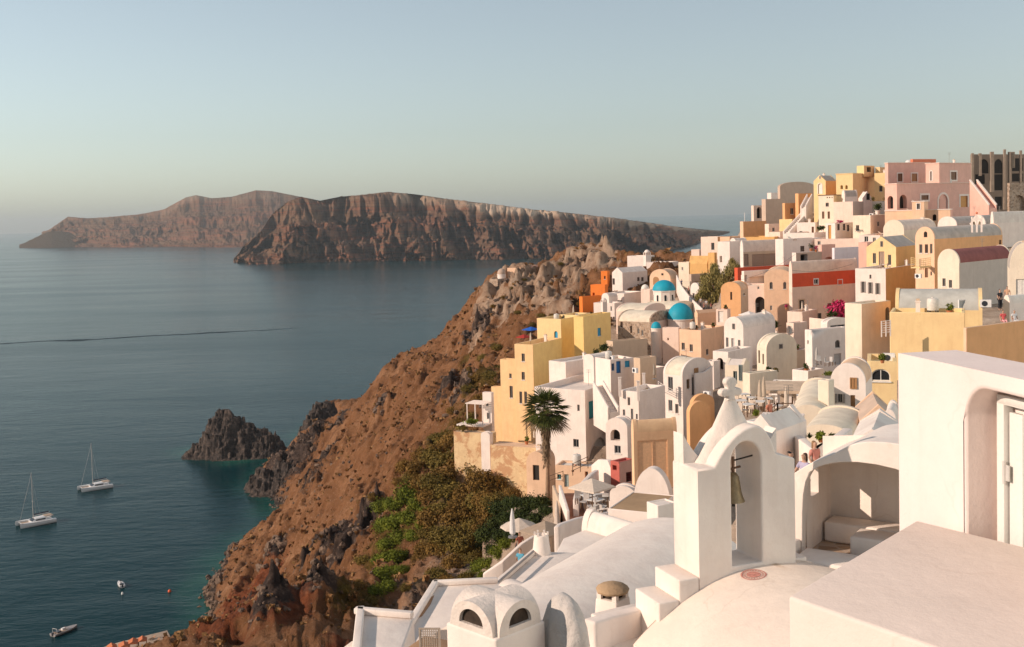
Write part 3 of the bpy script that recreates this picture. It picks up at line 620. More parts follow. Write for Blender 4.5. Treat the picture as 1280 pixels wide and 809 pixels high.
# --- left end of town around the twin domes
house('far white house with a little bell turret at the end of the ridge', 784, 808, 818, 320, 342, 300, 32, 'white')
house('long low white house at the end of the ridge right of the bell turret', 808, 836, 848, 328, 345, 292, 30, 'white')
house('white house with a pointed gable end and two small square windows', 765, 778, 809, 341, 370, 268, 46, 'white', colR='dusty', roof=('g', 'y', 6), rcol='dusty', wins=[('w', 'R', 798, 349, 3, 5, 'taupe'), ('w', 'R', 803, 349, 3, 5, 'taupe'), ('w', 'L', 767, 352, 3, 8, 'taupe')])
house('vivid orange cube house on the rocky ridge', 751, 759, 762, 339, 358, 272, 30, 'vivid', wins=[('w', 'L', 756, 347, 2, 4, 'brown')])
house('vivid orange house below the small orange cube', 738, 756, 760, 356, 376, 256, 30, 'vivid', wins=[('hole', 'L', 742, 368, 2.5, 4)])
house('burnt orange house front at the left edge of the ridge', 724, 728, 754, 371, 396, 246, 58, 'vivid')
house('white stepped house left of the first blue dome', 742, 768, 778, 379, 394, 238, 32, 'white', wins=[('w', 'L', 764, 386, 2, 6), ('w', 'L', 769, 387, 2, 5)])
house('white arched parapet house behind the stepped house', 752, 761, 772, 372, 384, 242, 40, 'white', roof=('v', 'y', 5))
house('white two step house below the gabled white house', 756, 780, 803, 367, 392, 246, 38, 'white', colR='dusty', wins=[('hole', 'L', 773, 377, 9, 3)])
house('peach arched house behind the first blue dome', 812, 838, 848, 349, 368, 244, 34, 'peach', roof=('v', 'y', 12), rcol='sand', wins=[('door', 'L', 820, 351, 7, 10, 'wood', dict(arch=True, dep=0)), ('hole', 'L', 828, 343, 2.5, 2.5, 'dark', dict(dep=0))])
house('peach block left of the drum of the first blue dome', 801, 812, 818, 362, 384, 224, 34, 'blush')
house('white corner house at the far end of the crowded lane', 848, 861, 870, 328, 350, 252, 40, 'cream', wins=[('w', 'L', 853, 336, 2, 4)])
house('small white vaulted house beside the crowded lane', 863, 874, 892, 362, 380, 214, 48, 'white', roof=('v', 'y', 8), rcol='dusty', wins=[('w', 'L', 867, 370, 2.5, 7, 'shut')])
house('cream house front along the crowded lane', 853, 862, 864, 352, 376, 226, 30, 'cream', wins=[('w', 'L', 856, 362, 2, 4), ('w', 'L', 859, 370, 2, 4)])
house('church nave with a rubble stone side and a white rounded gable', 772, 813, 839, 403, 444, 184, 36, 'stone', colR='blush', roof=('v', 'x', 12), rcol='cream', name='church', cat='church',
      wins=[('w', 'L', 777, 406, 3, 7, 'brown'), ('w', 'L', 789, 412, 2.5, 9, 'brown'), ('w', 'L', 798, 414, 2.5, 7, 'whited', A_), ('w', 'L', 803, 416, 2.5, 7, 'whited', A_)])
house('pale church vault behind the stone nave', 770, 805, 832, 390, 405, 192, 34, 'blush', roof=('v', 'x', 8), rcol='cream', name='church_vault', cat='church vault')
house('white church transept under the first blue dome', 800, 836, 872, 394, 420, 199, 42, 'cream', colR='dusty', roof=('v', 'x', 15), rcol='cream', name='church_transept', cat='church vault')
house('sandy wall house climbing right of the second blue dome', 868, 872, 898, 392, 416, 186, 62, 'peach', roof=('g', 'y', 4))
house('white cubic vestry with a tiny window between the turret and the pink block', 828, 848, 851, 410, 446, 176, 26, 'blush', wins=[('hole', 'L', 835, 424, 2, 3, 'dark')])
house('pink cube house with two pale square windows below the second blue dome', 849, 876, 906, 413, 462, 164, 40, 'peach', rcol='sand', colR='peach', wins=[('w', 'L', 854, 433, 4, 9, 'shut'), ('w', 'L', 864, 435, 4, 9, 'shut'), ('w', 'R', 884, 440, 3, 7, 'sand' if 0 else 'shut')])
# --- rows in the middle of the picture
house('white house with a gable lit by the sun and a smooth barrel roof', 905, 929, 969, 411, 446, 140, 40, 'white', roof=('v', 'y', 14), rcol='dusty', wins=[('w', 'L', 917, 408, 3, 7, 'shut', dict(dep=0)), ('door', 'L', 916, 431, 4, 16, 'greyd'), ('w', 'L', 909, 428, 3, 12, 'greyd'), ('w', 'L', 924, 431, 3, 12, 'greyd')])
house('white porch house with one open brown arch', 891, 910, 940, 440, 472, 133, 40, 'white', rcol='dusty', wins=[('hole', 'L', 900, 455, 8, 15, 'dark', A_)])
house('low white stair house left of the brown arch porch', 880, 892, 900, 452, 470, 132, 40, 'white')
house('cream barrel house with its round gable turned to the camera', 946, 958, 996, 438, 480, 122, 58, 'cream', roof=('v', 'x', 18), rcol='cream', wins=[('hole', 'L', 949, 446, 2.2, 16, 'dark', dict(dep=.3)), ('hole', 'L', 954, 449, 2, 13, 'dark', dict(dep=.3)), ('w', 'R', 976, 433, 4, 6, 'shut', dict(dep=0))])
house('cream terrace house with a low parapet and potted plants', 928, 937, 972, 467, 500, 105, 62, 'cream', roof=('f', .9))
house('slanting cream stair house with a pale green glazed door', 906, 929, 937, 457, 492, 107, 26, 'cream', roof=('g', 'x', 6), wins=[('w', 'L', 919, 472, 5, 16, 'glassy'), ('w', 'L', 926, 466, 5, 20, 'glassy')])
house('grey white block with an arched window and a glass fronted roof terrace', 1006, 1015, 1060, 413, 475, 118, 62, 'white', rcol='dusty', wins=[('w', 'R', 1047, 430, 6, 10, 'shut', A_), ('door', 'R', 1047, 449, 9, 14, 'greyd'), ('w', 'L', 1010, 428, 2, 5)])
house('peach block with a rounded corner left of the grey white block', 983, 992, 1009, 404, 470, 150, 56, 'blush', wins=[('closed', 'L', 988, 412, 4, 8, 'whited')])
house('terrace room with a dark glass front on the grey white block', 1026, 1034, 1062, 405, 414, 128, 60, 'white', base=False, roof=('v', 'x', 6), rcol='dusty', wins=[('w', 'R', 1047, 409, 18, 6, 'greyd')])
house('brown walled lane house in shade behind the cream barrel house', 968, 985, 1010, 440, 470, 138, 50, 'blush', colR='sand')
house('low peach terrace under the big cactus', 940, 962, 986, 424, 445, 150, 36, 'blush', wins=[('w', 'L', 955, 432, 4, 6, 'wood')])
house('small square pool terrace wall below the red house', 984, 1003, 1022, 390, 408, 165, 40, 'blush', roof=('f', .9))
house('white lunette house with two grey shuttered windows and a brown door', 1038, 1082, 1090, 480, 528, 66, 24, 'white', roof=('v', 'y', 24), rcol='peach', wins=[('shutter', 'L', 1050, 498, 6, 11, 'shut'), ('shutter', 'L', 1050, 516, 6, 9, 'greyd'), ('door', 'L', 1066, 507, 6, 26, 'wood'), ('closed', 'L', 1067, 479, 9, 14, 'wood', dict(dep=0))])
house('yellow house with a wide half round window', 1084, 1121, 1126, 452, 530, 72, 18, 'butter', wins=[('w', 'L', 1101, 469, 24, 15, 'whited', A_)])
house('white hooded roof with a tall pale shaft in the middle of the terraces', 986, 1036, 1044, 528, 560, 58, 18, 'cream', roof=('v', 'y', 20), rcol='cream')
house('tall pale chimney shaft rising from the hooded roof', 1022, 1036, 1043, 476, 530, 60, 40, 'cream', base=False, roof=('f', .1))
house('white wall with blue grey recess beside the pergola', 990, 1010, 1030, 464, 500, 96, 52, 'white', wins=[('hole', 'R', 1020, 482, 7, 22, 'dark', dict(dep=.5))])
house('low cream house under the sandstone pergola', 950, 1000, 1012, 527, 545, 70, 22, 'cream', roof=('f', .3))
house('slanted taupe stair wall house left of the white corner house', 1075, 1122, 1126, 528, 560, 50, 14, 'peach', roof=('g', 'y', 20), rcol='taupe')
# --- centre: white barrel house and the rows below the church
house('white barrel house with a lit left front and a grey round gable', 829, 853, 890, 470, 540, 125, 46, 'white', colR='dusty', roof=('v', 'x', 19), rcol='cream', wins=[('w', 'L', 838, 480, 6, 18, 'greyd'), ('w', 'L', 838, 507, 5, 14, 'greyd'), ('w', 'L', 846, 511, 4, 12, 'shut'), ('w', 'R', 860, 480, 4, 12, 'wood'), ('door', 'R', 869, 482, 9, 22, 'greyd'), ('w', 'R', 881, 478, 4, 12, 'wood'), ('closed', 'R', 870, 464, 5, 8, 'wood', dict(dep=0))])
house('white roof terrace house with two slim posts above its wall', 774, 798, 831, 490, 560, 117, 40, 'white', colR='dusty', roof=('f', .8), wins=[('w', 'L', 786, 502, 3, 10, 'shut'), ('w', 'L', 780, 516, 3, 8, 'greyd'), ('w', 'L', 790, 518, 3, 14, 'greyd'), ('w', 'L', 796, 521, 2.5, 7, 'greyd')])
house('broad grey white house behind the posts of the roof terrace house', 750, 771, 832, 469, 505, 158, 46, 'white', colR='dusty')
house('white house with a tall blue door and a blue square window', 744, 763, 792, 450, 470, 142, 62, 'white', colR='dusty', rcol='sand', wins=[('door', 'R', 773, 459, 5.5, 15, 'blue'), ('w', 'R', 766, 459, 3.5, 9, 'blue'), ('closed', 'R', 784, 455, 6, 8, 'sky')])
house('small sand walled yard house right of the blue door', 792, 800, 820, 448, 472, 140, 52, 'sand', roof=('f', .9), wins=[])
house('low rubble terrace wall house under the stone church', 758, 766, 809, 427, 440, 160, 62, 'sand', roof=('f', .5))
# --- the yellow mansion and its white neighbours
house('tall yellow house front with narrow grey windows above the cliff', 643, 666, 702, 431, 560, 163, 30, 'honey', colR='yellow', rcol='yellow', roof=('f', .8), wins=[('w', 'L', 654, 447, 4, 10, 'shut'), ('w', 'L', 654, 470, 4, 10, 'shut'), ('w', 'L', 651, 497, 3.5, 15, 'shut'), ('w', 'L', 657, 497, 3.5, 15, 'shut')])
house('lower yellow wing stepping down left of the tall yellow front', 625, 644, 650, 450, 560, 165, 30, 'honey', colR='yellow', rcol='yellow', roof=('f', .8), wins=[('w', 'L', 638, 470, 3, 6, 'shut'), ('w', 'L', 639, 490, 4, 15, 'shut')])
house('lowest yellow wing at the cliff edge', 614, 626, 630, 484, 560, 167, 30, 'honey', rcol='yellow', roof=('f', .5))
house('upper yellow block with a lit terrace corner and a blue door', 671, 701, 729, 399, 470, 176, 36, 'butter', colR='yellow', rcol='yellow', roof=('f', .8), wins=[('door', 'L', 695, 421, 4.5, 14, 'sky', A_)])
house('upper right yellow block with one small blue window', 717, 729, 763, 396, 470, 170, 36, 'yellow', colR='yellow', rcol='yellow', roof=('f', .8), wins=[('closed', 'R', 749, 415, 4, 10, 'sky')])
house('yellow stair head parapet on top of the upper yellow block', 700, 720, 738, 394, 404, 182, 36, 'butter', base=False, rcol='yellow', roof=('f', .8))
house('grey white house stepping down beside the yellow wall', 686, 707, 763, 453, 520, 153, 46, 'white', colR='dusty', roof=('f', .3))
house('small curved white vault at the foot of the yellow wall', 729, 742, 764, 449, 462, 150, 46, 'white', roof=('v', 'y', 5), rcol='dusty')
house('big white house with a sunny front and a teal doored balcony', 668, 731, 795, 488, 574, 140, 33, 'white', colR='dusty', roof=('f', .7),
      wins=[('w', 'L', 723, 510, 3, 8, 'shut'), ('w', 'L', 720, 554, 7, 10, 'shut'), ('door', 'R', 740, 512, 8, 22, 'teal'), ('door', 'R', 754, 514, 6, 18, 'teal'), ('door', 'R', 749, 559, 15, 24, 'whited', dict(arch=True, dep=.4)), ('w', 'R', 766, 512, 4, 9, 'greyd')])
house('small white house with a pergola clinging to the cliff edge', 603, 614, 617, 491, 545, 160, 26, 'white', wins=[('w', 'L', 609, 505, 3, 6, 'greyd'), ('w', 'L', 610, 520, 3, 8, 'greyd')])
house('pale rounded cave dwelling front with white columns beside the orange house', 757, 784, 792, 536, 575, 114, 30, 'white', roof=('v', 'y', 12), rcol='white', wins=[('hole', 'L', 769, 544, 12, 14, 'dark', A_), ('w', 'L', 772, 562, 8, 10, 'greyd')])
house('apricot house with a smooth barrel roof and a large framed blank panel', 789, 792, 846, 541, 612, 84, 80, 'apricot', colR='apricot', roof=('v', 'y', 15), rcol='apricot', wins=[('closed', 'R', 816, 580, 38, 60, 'apricot', dict(dep=.05))])
house('rounded orange hood shaped house left of the bell tower cross', 858, 862, 888, 517, 560, 76, 64, 'orange', roof=('v', 'x', 14), rcol='orange')
house('second orange hood behind the rounded orange hood', 862, 866, 893, 506, 540, 80, 64, 'orange', roof=('v', 'x', 12), rcol='sand')
house('arched cave house with a dark blue door beside the palm', 658, 683, 694, 581, 612, 118, 24, 'peach', roof=('v', 'y', 15), rcol='peach', wins=[('door', 'L', 670, 591, 8, 19, 'dark')])
house('low peach house with a pale sloping roof and teal door right of the palm', 694, 742, 750, 584, 615, 112, 20, 'peach', roof=('f', .2), rcol='white', wins=[('door', 'L', 708, 601, 6, 16, 'glassy'), ('hole', 'L', 716, 581 + 8, 3, 3), ('w', 'L', 699, 596, 5, 6, 'teal'), ('hole', 'L', 733, 594, 4, 9)])
house('pink shop house with a dark red door under the orange house', 763, 774, 793, 578, 608, 96, 50, 'rose', colR='pink', wins=[('hole', 'L', 768, 585, 5, 6), ('hole', 'R', 786, 596, 7, 12)])
house('rough peach plastered retaining wall under the tall yellow front', 613, 684, 694, 561, 628, 149, 24, 'peeling', roof=('f', .05), rcol='peach', name='retaining_wall', cat='retaining wall')
house('long peeling peach retaining wall at the cliff edge', 567, 615, 620, 542, 600, 156, 22, 'peeling', roof=('f', .05), rcol='sand', name='retaining_wall', cat='retaining wall')
house('white rounded corner turret below the cliff edge pergola', 601, 612, 616, 545, 560, 153, 30, 'white', roof=('v', 'y', 4))
# --- roofs between the orange house and the lens
house('box house with a weathered brown flat roof and a sunny white wall', 760, 815, -2.7, 641, 690, 40, 26, 'white', roof=('f', .03), rcol='stained')
house('small white cube against the left side of the bell tower', 808, 822, 846, 632, 665, 33, 62, 'white', roof=('f', .04))
house('white barrel roofed house with a coral painted eave wall', 727, 792, 812, 688, 740, 38, 52, 'white', roof=('v', 'x', 30), rcol='white', wins=[('closed', 'L', 745, 705, 33, 26, 'coral', dict(dep=.03))])
house('short white barrel vault standing in front of the orange house', 792, 838, 842, 632, 660, 55, 24, 'white', roof=('v', 'y', 46), rcol='white')
house('low white lump of roof between the brown flat roof and the pink shop', 762, 795, 800, 622, 648, 64, 24, 'white', roof=('v', 'y', 12), rcol='white')
# the domes
def dome(label, cx, ybase, ytop, rpx, ydrum, d, col=(0.015, 0.33, 0.45), sides=8, wins=0, name='blue_dome'):
    c = P(cx, ybase, d); r = rpx * mpp(d); hd = (ybase - ytop) * mpp(d); dz = (ydrum - ybase) * mpp(d)
    root = thing(name, (c.x, c.y + r, c.z - dz), R(22), label, 'dome')
    mb = MB(); mb.lathe([(r * .98, -3), (r * .98, dz - .12), (r * 1.05, dz - .12), (r * 1.05, dz + .02), (r * .9, dz + .06)], sides, (0, 0, 0)); mb.sm = [False] * len(mb.sm); mb.build('drum', wall_mat('white'), root)
    mb = MB(); mb.lathe([(r * 1.0 * math.cos(t), dz + .04 + hd * math.sin(t)) for t in np.linspace(0, PI / 2, 14)], 36); mb.build('dome_shell', plaster('blue_dome_paint' if col[0] < .1 else 'dome_plaster_%d' % int(col[2] * 100), col, var=.15, stain=.25, rough=.55), root)
    if sides <= 8:
        for k in range(8):
            a = PI / 8 + k * PI / 4; w_ = MB(); rr = r * .98 * math.cos(PI / 8)
            pts = [(-.22, dz * .2), *[(-.22 + q[0], dz * .62 + q[1]) for q in arc_pts(.44, .24, 8)], (.22, dz * .2)]
            w_.prism([(x, z) for x, z in pts], -(rr + .02), -(rr - .05)); w_.xform(Matrix.Rotation(a + PI / 2, 4, 'Z')); fr = w_.build('window', glass(), root)
            for dx in (-.24, .24):
                b = MB(); b.box(dx - .035, dx + .035, -(rr + .05), -(rr - .02), dz * .2, dz * .62); b.xform(Matrix.Rotation(a + PI / 2, 4, 'Z')); b.build('frame', plain('paint_whited', OPEN['whited'], .5), fr)
    return root
dome('turquoise dome on a white eight sided drum with arched windows', 832, 364, 351, 14.5, 382, 204, sides=8)
dome('larger turquoise dome on a plain round white drum', 853, 400, 380, 16.5, 412, 186, sides=32)
dome('small turquoise dome capping a tall white stair turret', 821, 411, 403, 6.3, 446, 179, sides=32)
dome('pale plaster cupola of the ruined castle on the ridge', 627, 343, 336, 5.5, 350, 352, col=(.50, .36, .27), sides=32)
dome('tiny white dome left of the peach arched house', 807, 362, 356, 5, 366, 236, col=(.76, .70, .62), sides=32)
dome('round white dome peeping over the pink mansion roof', 1137, 204, 200, 4, 206, 240, col=(.78, .74, .70), sides=32)
# castle ruins on the rock
house('broken peach castle wall beside the cupola', 634, 652, 664, 335, 352, 352, 30, 'peach', wins=[('hole', 'L', 641, 342, 2, 3)])
house('low castle ruin wall with a pink end right of the broken wall', 652, 664, 672, 332, 350, 356, 30, 'peach', colR='pink')
house('crumbling stone bastion below the castle cupola', 612, 622, 634, 349, 372, 348, 36, 'stone', roof=('f', .9))
house('square dark ruin block at the end of the ridge', 758, 762, 768, 322, 332, 330, 50, 'brick', roof=('f', .8))
house('small pale stone ruin low on the castle rock', 703, 712, 722, 377, 392, 300, 36, 'stone', roof=('f', .9), wins=[('hole', 'L', 708, 384, 2, 3)])
house('flat stone shelter on top of the castle rock', 728, 742, 750, 322, 330, 345, 36, 'stone', roof=('f', .5))
# ground under the town (streets and terraces step down the bowl)
for a in [(1270, 290, 225), (1000, 300, 240), (940, 305, 262), (880, 335, 285), (820, 345, 300), (780, 350, 315),
          (1260, 410, 140), (1150, 490, 80), (1270, 480, 80), (720, 625, 108), (1000, 550, 70), (940, 540, 86), (640, 640, 142), (690, 630, 118), (740, 660, 78)]:
    cp(*a)
# tuning points near the lens: the ground stays below the roofs
for b in BASES: CTRL.append(b[:3])
for (x, y, z) in [(0, 14, 98), (4, 14, 100), (10, 12, 103), (8, 25, 100), (14, 30, 100), (2, 42, 94), (0, 60, 89), (12, 45, 96), (-8, 45, 92), (20, 20, 104), (30, 45, 101)]:
    CTRL.append((x, y, z))
def fit_tps(pts, reg=12.0):
    A = np.array(pts); X = A[:, :2] / 100.0; n = len(A)
    d = np.hypot(X[:, None, 0] - X[None, :, 0], X[:, None, 1] - X[None, :, 1])
    K = np.where(d > 0, d * d * np.log(np.maximum(d, 1e-9)), 0) + np.eye(n) * reg * 1e-4
    Q = np.hstack([np.ones((n, 1)), X])
    M = np.zeros((n + 3, n + 3)); M[:n, :n] = K; M[:n, n:] = Q; M[n:, :n] = Q.T
    sol = np.linalg.solve(M, np.concatenate([A[:, 2], np.zeros(3)]))
    return X, sol
def tps_eval(T, x, y):
    X, sol = T; x = np.asarray(x, float).ravel() / 100; y = np.asarray(y, float).ravel() / 100; out_ = np.empty(x.size)
    for i in range(0, x.size, 20000):
        a = x[i:i + 20000, None]; b = y[i:i + 20000, None]; d2 = (a - X[None, :, 0]) ** 2 + (b - X[None, :, 1]) ** 2
        out_[i:i + 20000] = (0.5 * d2 * np.log(np.maximum(d2, 1e-14))) @ sol[:-3] + sol[-3] + sol[-2] * a[:, 0] + sol[-1] * b[:, 0]
    return out_
TPS = fit_tps(CTRL)
def H0(x, y): return tps_eval(TPS, [x], [y])[0]
def hit(px, py, d0=60, d1=620):
    """where the ray through a photo pixel meets the smooth hillside"""
    v = ray(px, py); ds = np.arange(d0, d1, 2.0)
    q = np.array([EYE + v * (d / v.y) for d in ds]); h = tps_eval(TPS, q[:, 0], q[:, 1])
    k = np.nonzero(q[:, 2] < h)[0]
    return Vector(q[k[0]]) if len(k) else None
def blob(x, y, spots):
    m = np.zeros(np.shape(x))
    for (px, py, r) in spots:
        h = hit(px, py)
        if h is None: continue
        rad = r * h.y / FPX
        m = np.maximum(m, np.exp(-(((x - h.x) / rad) ** 2 + ((y - h.y) / (rad * 2.2)) ** 2)))
    return m
# dark lava outcrops, pale castle rock, green and red patches (photo pixel, radius in pixels)
DARK = [(385, 560, 22), (375, 585, 26), (350, 590, 20), (345, 605, 18), (400, 600, 26), (425, 530, 12), (380, 570, 26), (560, 500, 16), (575, 520, 14), (590, 430, 14), (600, 425, 14), (420, 700, 26), (455, 690, 26), (350, 690, 12),
        (395, 705, 24), (340, 700, 12), (430, 720, 24), (470, 670, 14), (520, 740, 18), (535, 725, 14), (290, 700, 10), (300, 780, 30), (340, 790, 30), (400, 770, 24), (270, 740, 9), (480, 520, 10), (470, 780, 16), (580, 490, 12)]
PALE = [(650, 360, 26), (620, 375, 24), (680, 375, 34), (720, 350, 34), (640, 400, 26), (610, 400, 20), (745, 335, 30), (680, 400, 26), (600, 430, 16), (700, 400, 20), (600, 570, 10)]
REDR = [(300, 770, 50), (360, 780, 50), (280, 800, 40), (430, 790, 40), (330, 730, 26)]
OLIV = [(560, 560, 40), (600, 600, 50), (560, 640, 60), (600, 500, 30), (590, 460, 24), (520, 640, 40), (480, 700, 44), (450, 760, 40), (620, 680, 40), (540, 700, 40), (660, 650, 40), (640, 400, 8)]
def land_height(x, y, full=True):
    h = tps_eval(TPS, x, y).reshape(np.shape(x))
    # every building stands on its own levelled terrace
    num = np.zeros(h.shape); den = np.zeros(h.shape) + 0.15
    for bx, by, bz, br in BASES:
        m = (np.abs(x - bx) < 14) & (np.abs(y - by) < 14)
        if not m.any(): continue
        w_ = np.exp(-((x[m] - bx) ** 2 + (y[m] - by) ** 2) / (br * 1.1 + 1.0) ** 2) + 1e-6
        num[m] += w_ ** 1.5 * bz * 6; den[m] += w_ ** 1.5 * 6
    town_m = smooth(-10, 4, x - np.interp(y, [0, 60, 100, 150, 200, 260, 300, 400], [-16, -12, -10, -8, 6, 28, 60, 70]))
    h = np.where(den > .151, ((h - 3.5 * town_m) * 0.15 + num) / den, h - 3.5 * town_m)
    h = h - 1.2 * town_m
    # streets are cut down behind each terrace, so that the ground never rises over the foot of the house above it
    th_ = np.arctan2(x, y)
    for bx, by, bz, br in BASES:
        if by < 60 or bx < -12: continue
        m = (np.abs(th_ - math.atan2(bx, by)) < (br * .9 + .8) / by) & (y < by + .5) & (y > by * .40)
        if m.any(): h[m] = np.minimum(h[m], 115 - (115 - bz) / by * y[m] - .25)
    dk = blob(x, y, DARK); pl = blob(x, y, PALE); rd = blob(x, y, REDR); ol = blob(x, y, OLIV)
    # the built-up bowl stays calm, the open cliff is rough
    rx = x - np.interp(y, [0, 60, 100, 150, 200, 260, 300, 400], [-16, -12, -10, -8, 6, 28, 60, 70])
    wild = 1 - smooth(-6, 10, rx)
    wild = np.maximum(wild, pl * 0.9)
    wild *= smooth(20, 60, y)
    near = smooth(40, 200, y)
    wx = x + 5 * fbm(x * 0.03 + 9, y * 0.03, 3); wy = y + 8 * fbm(x * 0.03 - 9, y * 0.03 + 5, 3)
    r1 = fbm(wx * 0.022, wy * 0.016, 5, True)                    # gullies running down the slope
    r2 = fbm(wx * 0.11, wy * 0.075, 5, True, gain=0.58)
    f = fbm(x * 0.35, y * 0.3, 4, gain=0.6)
    n = (r1 - 0.45) * 9.0 * near + (r2 - 0.45) * (5.2 + 6.5 * dk + 6.0 * pl) * (0.4 + 0.6 * near) + f * (2.0 + 2.6 * dk + 2.0 * pl)
    shorefade = smooth(-3, 8, h) * 0.8 + 0.2
    # terrace-like crags where the rock shows
    h = h + n * wild * shorefade + dk * 2.0 * wild
    st = 5.0; q = h / st + fbm(x * 0.05, y * 0.05, 3) * 0.8; fr = q - np.floor(q)
    h = h + (smooth(0.25, 0.75, fr) - fr) * st * 0.75 * np.maximum(dk, pl) * wild
    return h, dk * wild, pl * wild, rd * wild, ol, wild
def rock_mat():
    a = NT('hillside_rock_and_scrub'); p = a.pos()
    n1 = a.noise(0.06, 6, 0.66, p, 0.5); n2 = a.noise(0.8, 6, 0.72, p); n3 = a.noise(0.25, 5, 0.7, p)
    soil = a.ramp(n1, [(0.28, (0.12, 0.054, 0.026)), (0.5, (0.25, 0.118, 0.055)), (0.72, (0.38, 0.21, 0.115))])
    soil = a.mix(a.ramp(n2, [(0.40, (0, 0, 0)), (0.62, (0.85, 0.85, 0.85))]), soil, (0.17, 0.078, 0.032))
    soil = a.mix(a.ramp(a.noise(1.7, 4, 0.7, p), [(0.60, (0, 0, 0)), (0.68, (1, 1, 1))]), soil, (0.34, 0.22, 0.14))
    dark = a.ramp(n2, [(0.3, (0.018, 0.014, 0.013)), (0.55, (0.070, 0.048, 0.038)), (0.75, (0.19, 0.135, 0.10))])
    pale = a.ramp(n3, [(0.3, (0.20, 0.115, 0.068)), (0.55, (0.42, 0.29, 0.20)), (0.75, (0.52, 0.40, 0.29))])
    red = a.ramp(n2, [(0.3, (0.085, 0.026, 0.013)), (0.6, (0.23, 0.075, 0.032)), (0.8, (0.33, 0.15, 0.075))])
    olive = a.ramp(n2, [(0.3, (0.040, 0.026, 0.009)), (0.55, (0.115, 0.070, 0.018)), (0.75, (0.17, 0.105, 0.035))])
    town = a.ramp(n3, [(0.3, (0.30, 0.21, 0.15)), (0.6, (0.55, 0.43, 0.33)), (0.8, (0.68, 0.57, 0.47))])
    nz = a.math('MULTIPLY', a.math('SUBTRACT', a.noise(0.35, 5, 0.7, p), 0.5), 1.6)
    def mask(name, lo, hi):
        f = a.math('ADD', a.attr(name), nz)
        return a.ramp(f, [(lo, (0, 0, 0)), (hi, (1, 1, 1))])
    c = a.mix(mask('red', 0.25, 0.55), soil, red)
    c = a.mix(mask('olive', 0.35, 0.65), c, olive)
    c = a.mix(mask('pale', 0.28, 0.5), c, pale)
    c = a.mix(mask('dark', 0.38, 0.6), c, dark)
    c = a.mix(a.attr('town'), c, town)
    # bare wet rock at the water line
    sep = a.n('ShaderNodeSeparateXYZ'); a.l(p, sep.inputs[0])
    wl = a.n('ShaderNodeMapRange'); wl.inputs[1].default_value = 4.0; wl.inputs[2].default_value = 0.6; a.l(a.math('ADD', sep.outputs[2], a.math('MULTIPLY', nz, 3.0)), wl.inputs[0])
    c = a.mix(wl.outputs[0], c, (0.045, 0.038, 0.032))
    a.l(c, a.b.inputs['Base Color']); a.b.inputs['Roughness'].default_value = 0.95; a.b.inputs['Specular IOR Level'].default_value = 0.1
    a.bump(a.math('ADD', a.noise(0.5, 8, 0.8, p), a.math('MULTIPLY', a.noise(3.0, 4, 0.7, p), 0.35)), 0.75, 1.3)
    return a.m
def make_hill():
    th = np.linspace(R(-40), R(46), 760)
    r = np.concatenate([np.geomspace(8, 100, 110, endpoint=False), np.linspace(100, 420, 420, endpoint=False), np.geomspace(420, 760, 110)])
    rr, tt = np.meshgrid(r, th, indexing='ij'); x = rr * np.sin(tt); y = rr * np.cos(tt)
    h, dk, pl, rd, ol, wild = land_height(x, y)
    h = np.maximum(h, -10)
    me = mesh_np('hillside', np.stack([x.ravel(), y.ravel(), h.ravel()], 1), grid_faces(*x.shape), rock_mat(), True)
    for nm, v in (('dark', dk), ('pale', pl), ('red', rd), ('olive', ol * wild), ('town', 1 - wild)):
        me.attributes.new(nm, 'FLOAT', 'POINT').data.foreach_set('value', np.ascontiguousarray(v, dtype=np.float32).ravel())
    o = bpy.data.objects.new('hillside', me); COL.objects.link(o); tag(o, kind='structure')
    return x, y, h
HX, HY, HH = make_hill()
_r = np.hypot(HX[:, 0], HY[:, 0]); _t = np.arctan2(HX[0], HY[0])
def ground(x, y):
    """height of the finished hillside at (x, y)"""
    r = math.hypot(x, y); t = math.atan2(x, y)
    i = int(np.clip(np.searchsorted(_r, r) - 1, 0, len(_r) - 2)); j = int(np.clip(np.searchsorted(_t, t) - 1, 0, len(_t) - 2))
    u = min(max((r - _r[i]) / (_r[i + 1] - _r[i]), 0), 1); v = min(max((t - _t[j]) / (_t[j + 1] - _t[j]), 0), 1)
    return float((HH[i, j] * (1 - u) + HH[i + 1, j] * u) * (1 - v) + (HH[i, j + 1] * (1 - u) + HH[i + 1, j + 1] * u) * v)
def hitg(px, py, d0=20, d1=620):
    v = ray(px, py); d = d0
    while d < d1:
        q = EYE + v * (d / v.y)
        if q.z < ground(q.x, q.y): return q
        d += max(0.25, d * 0.004)
    return None

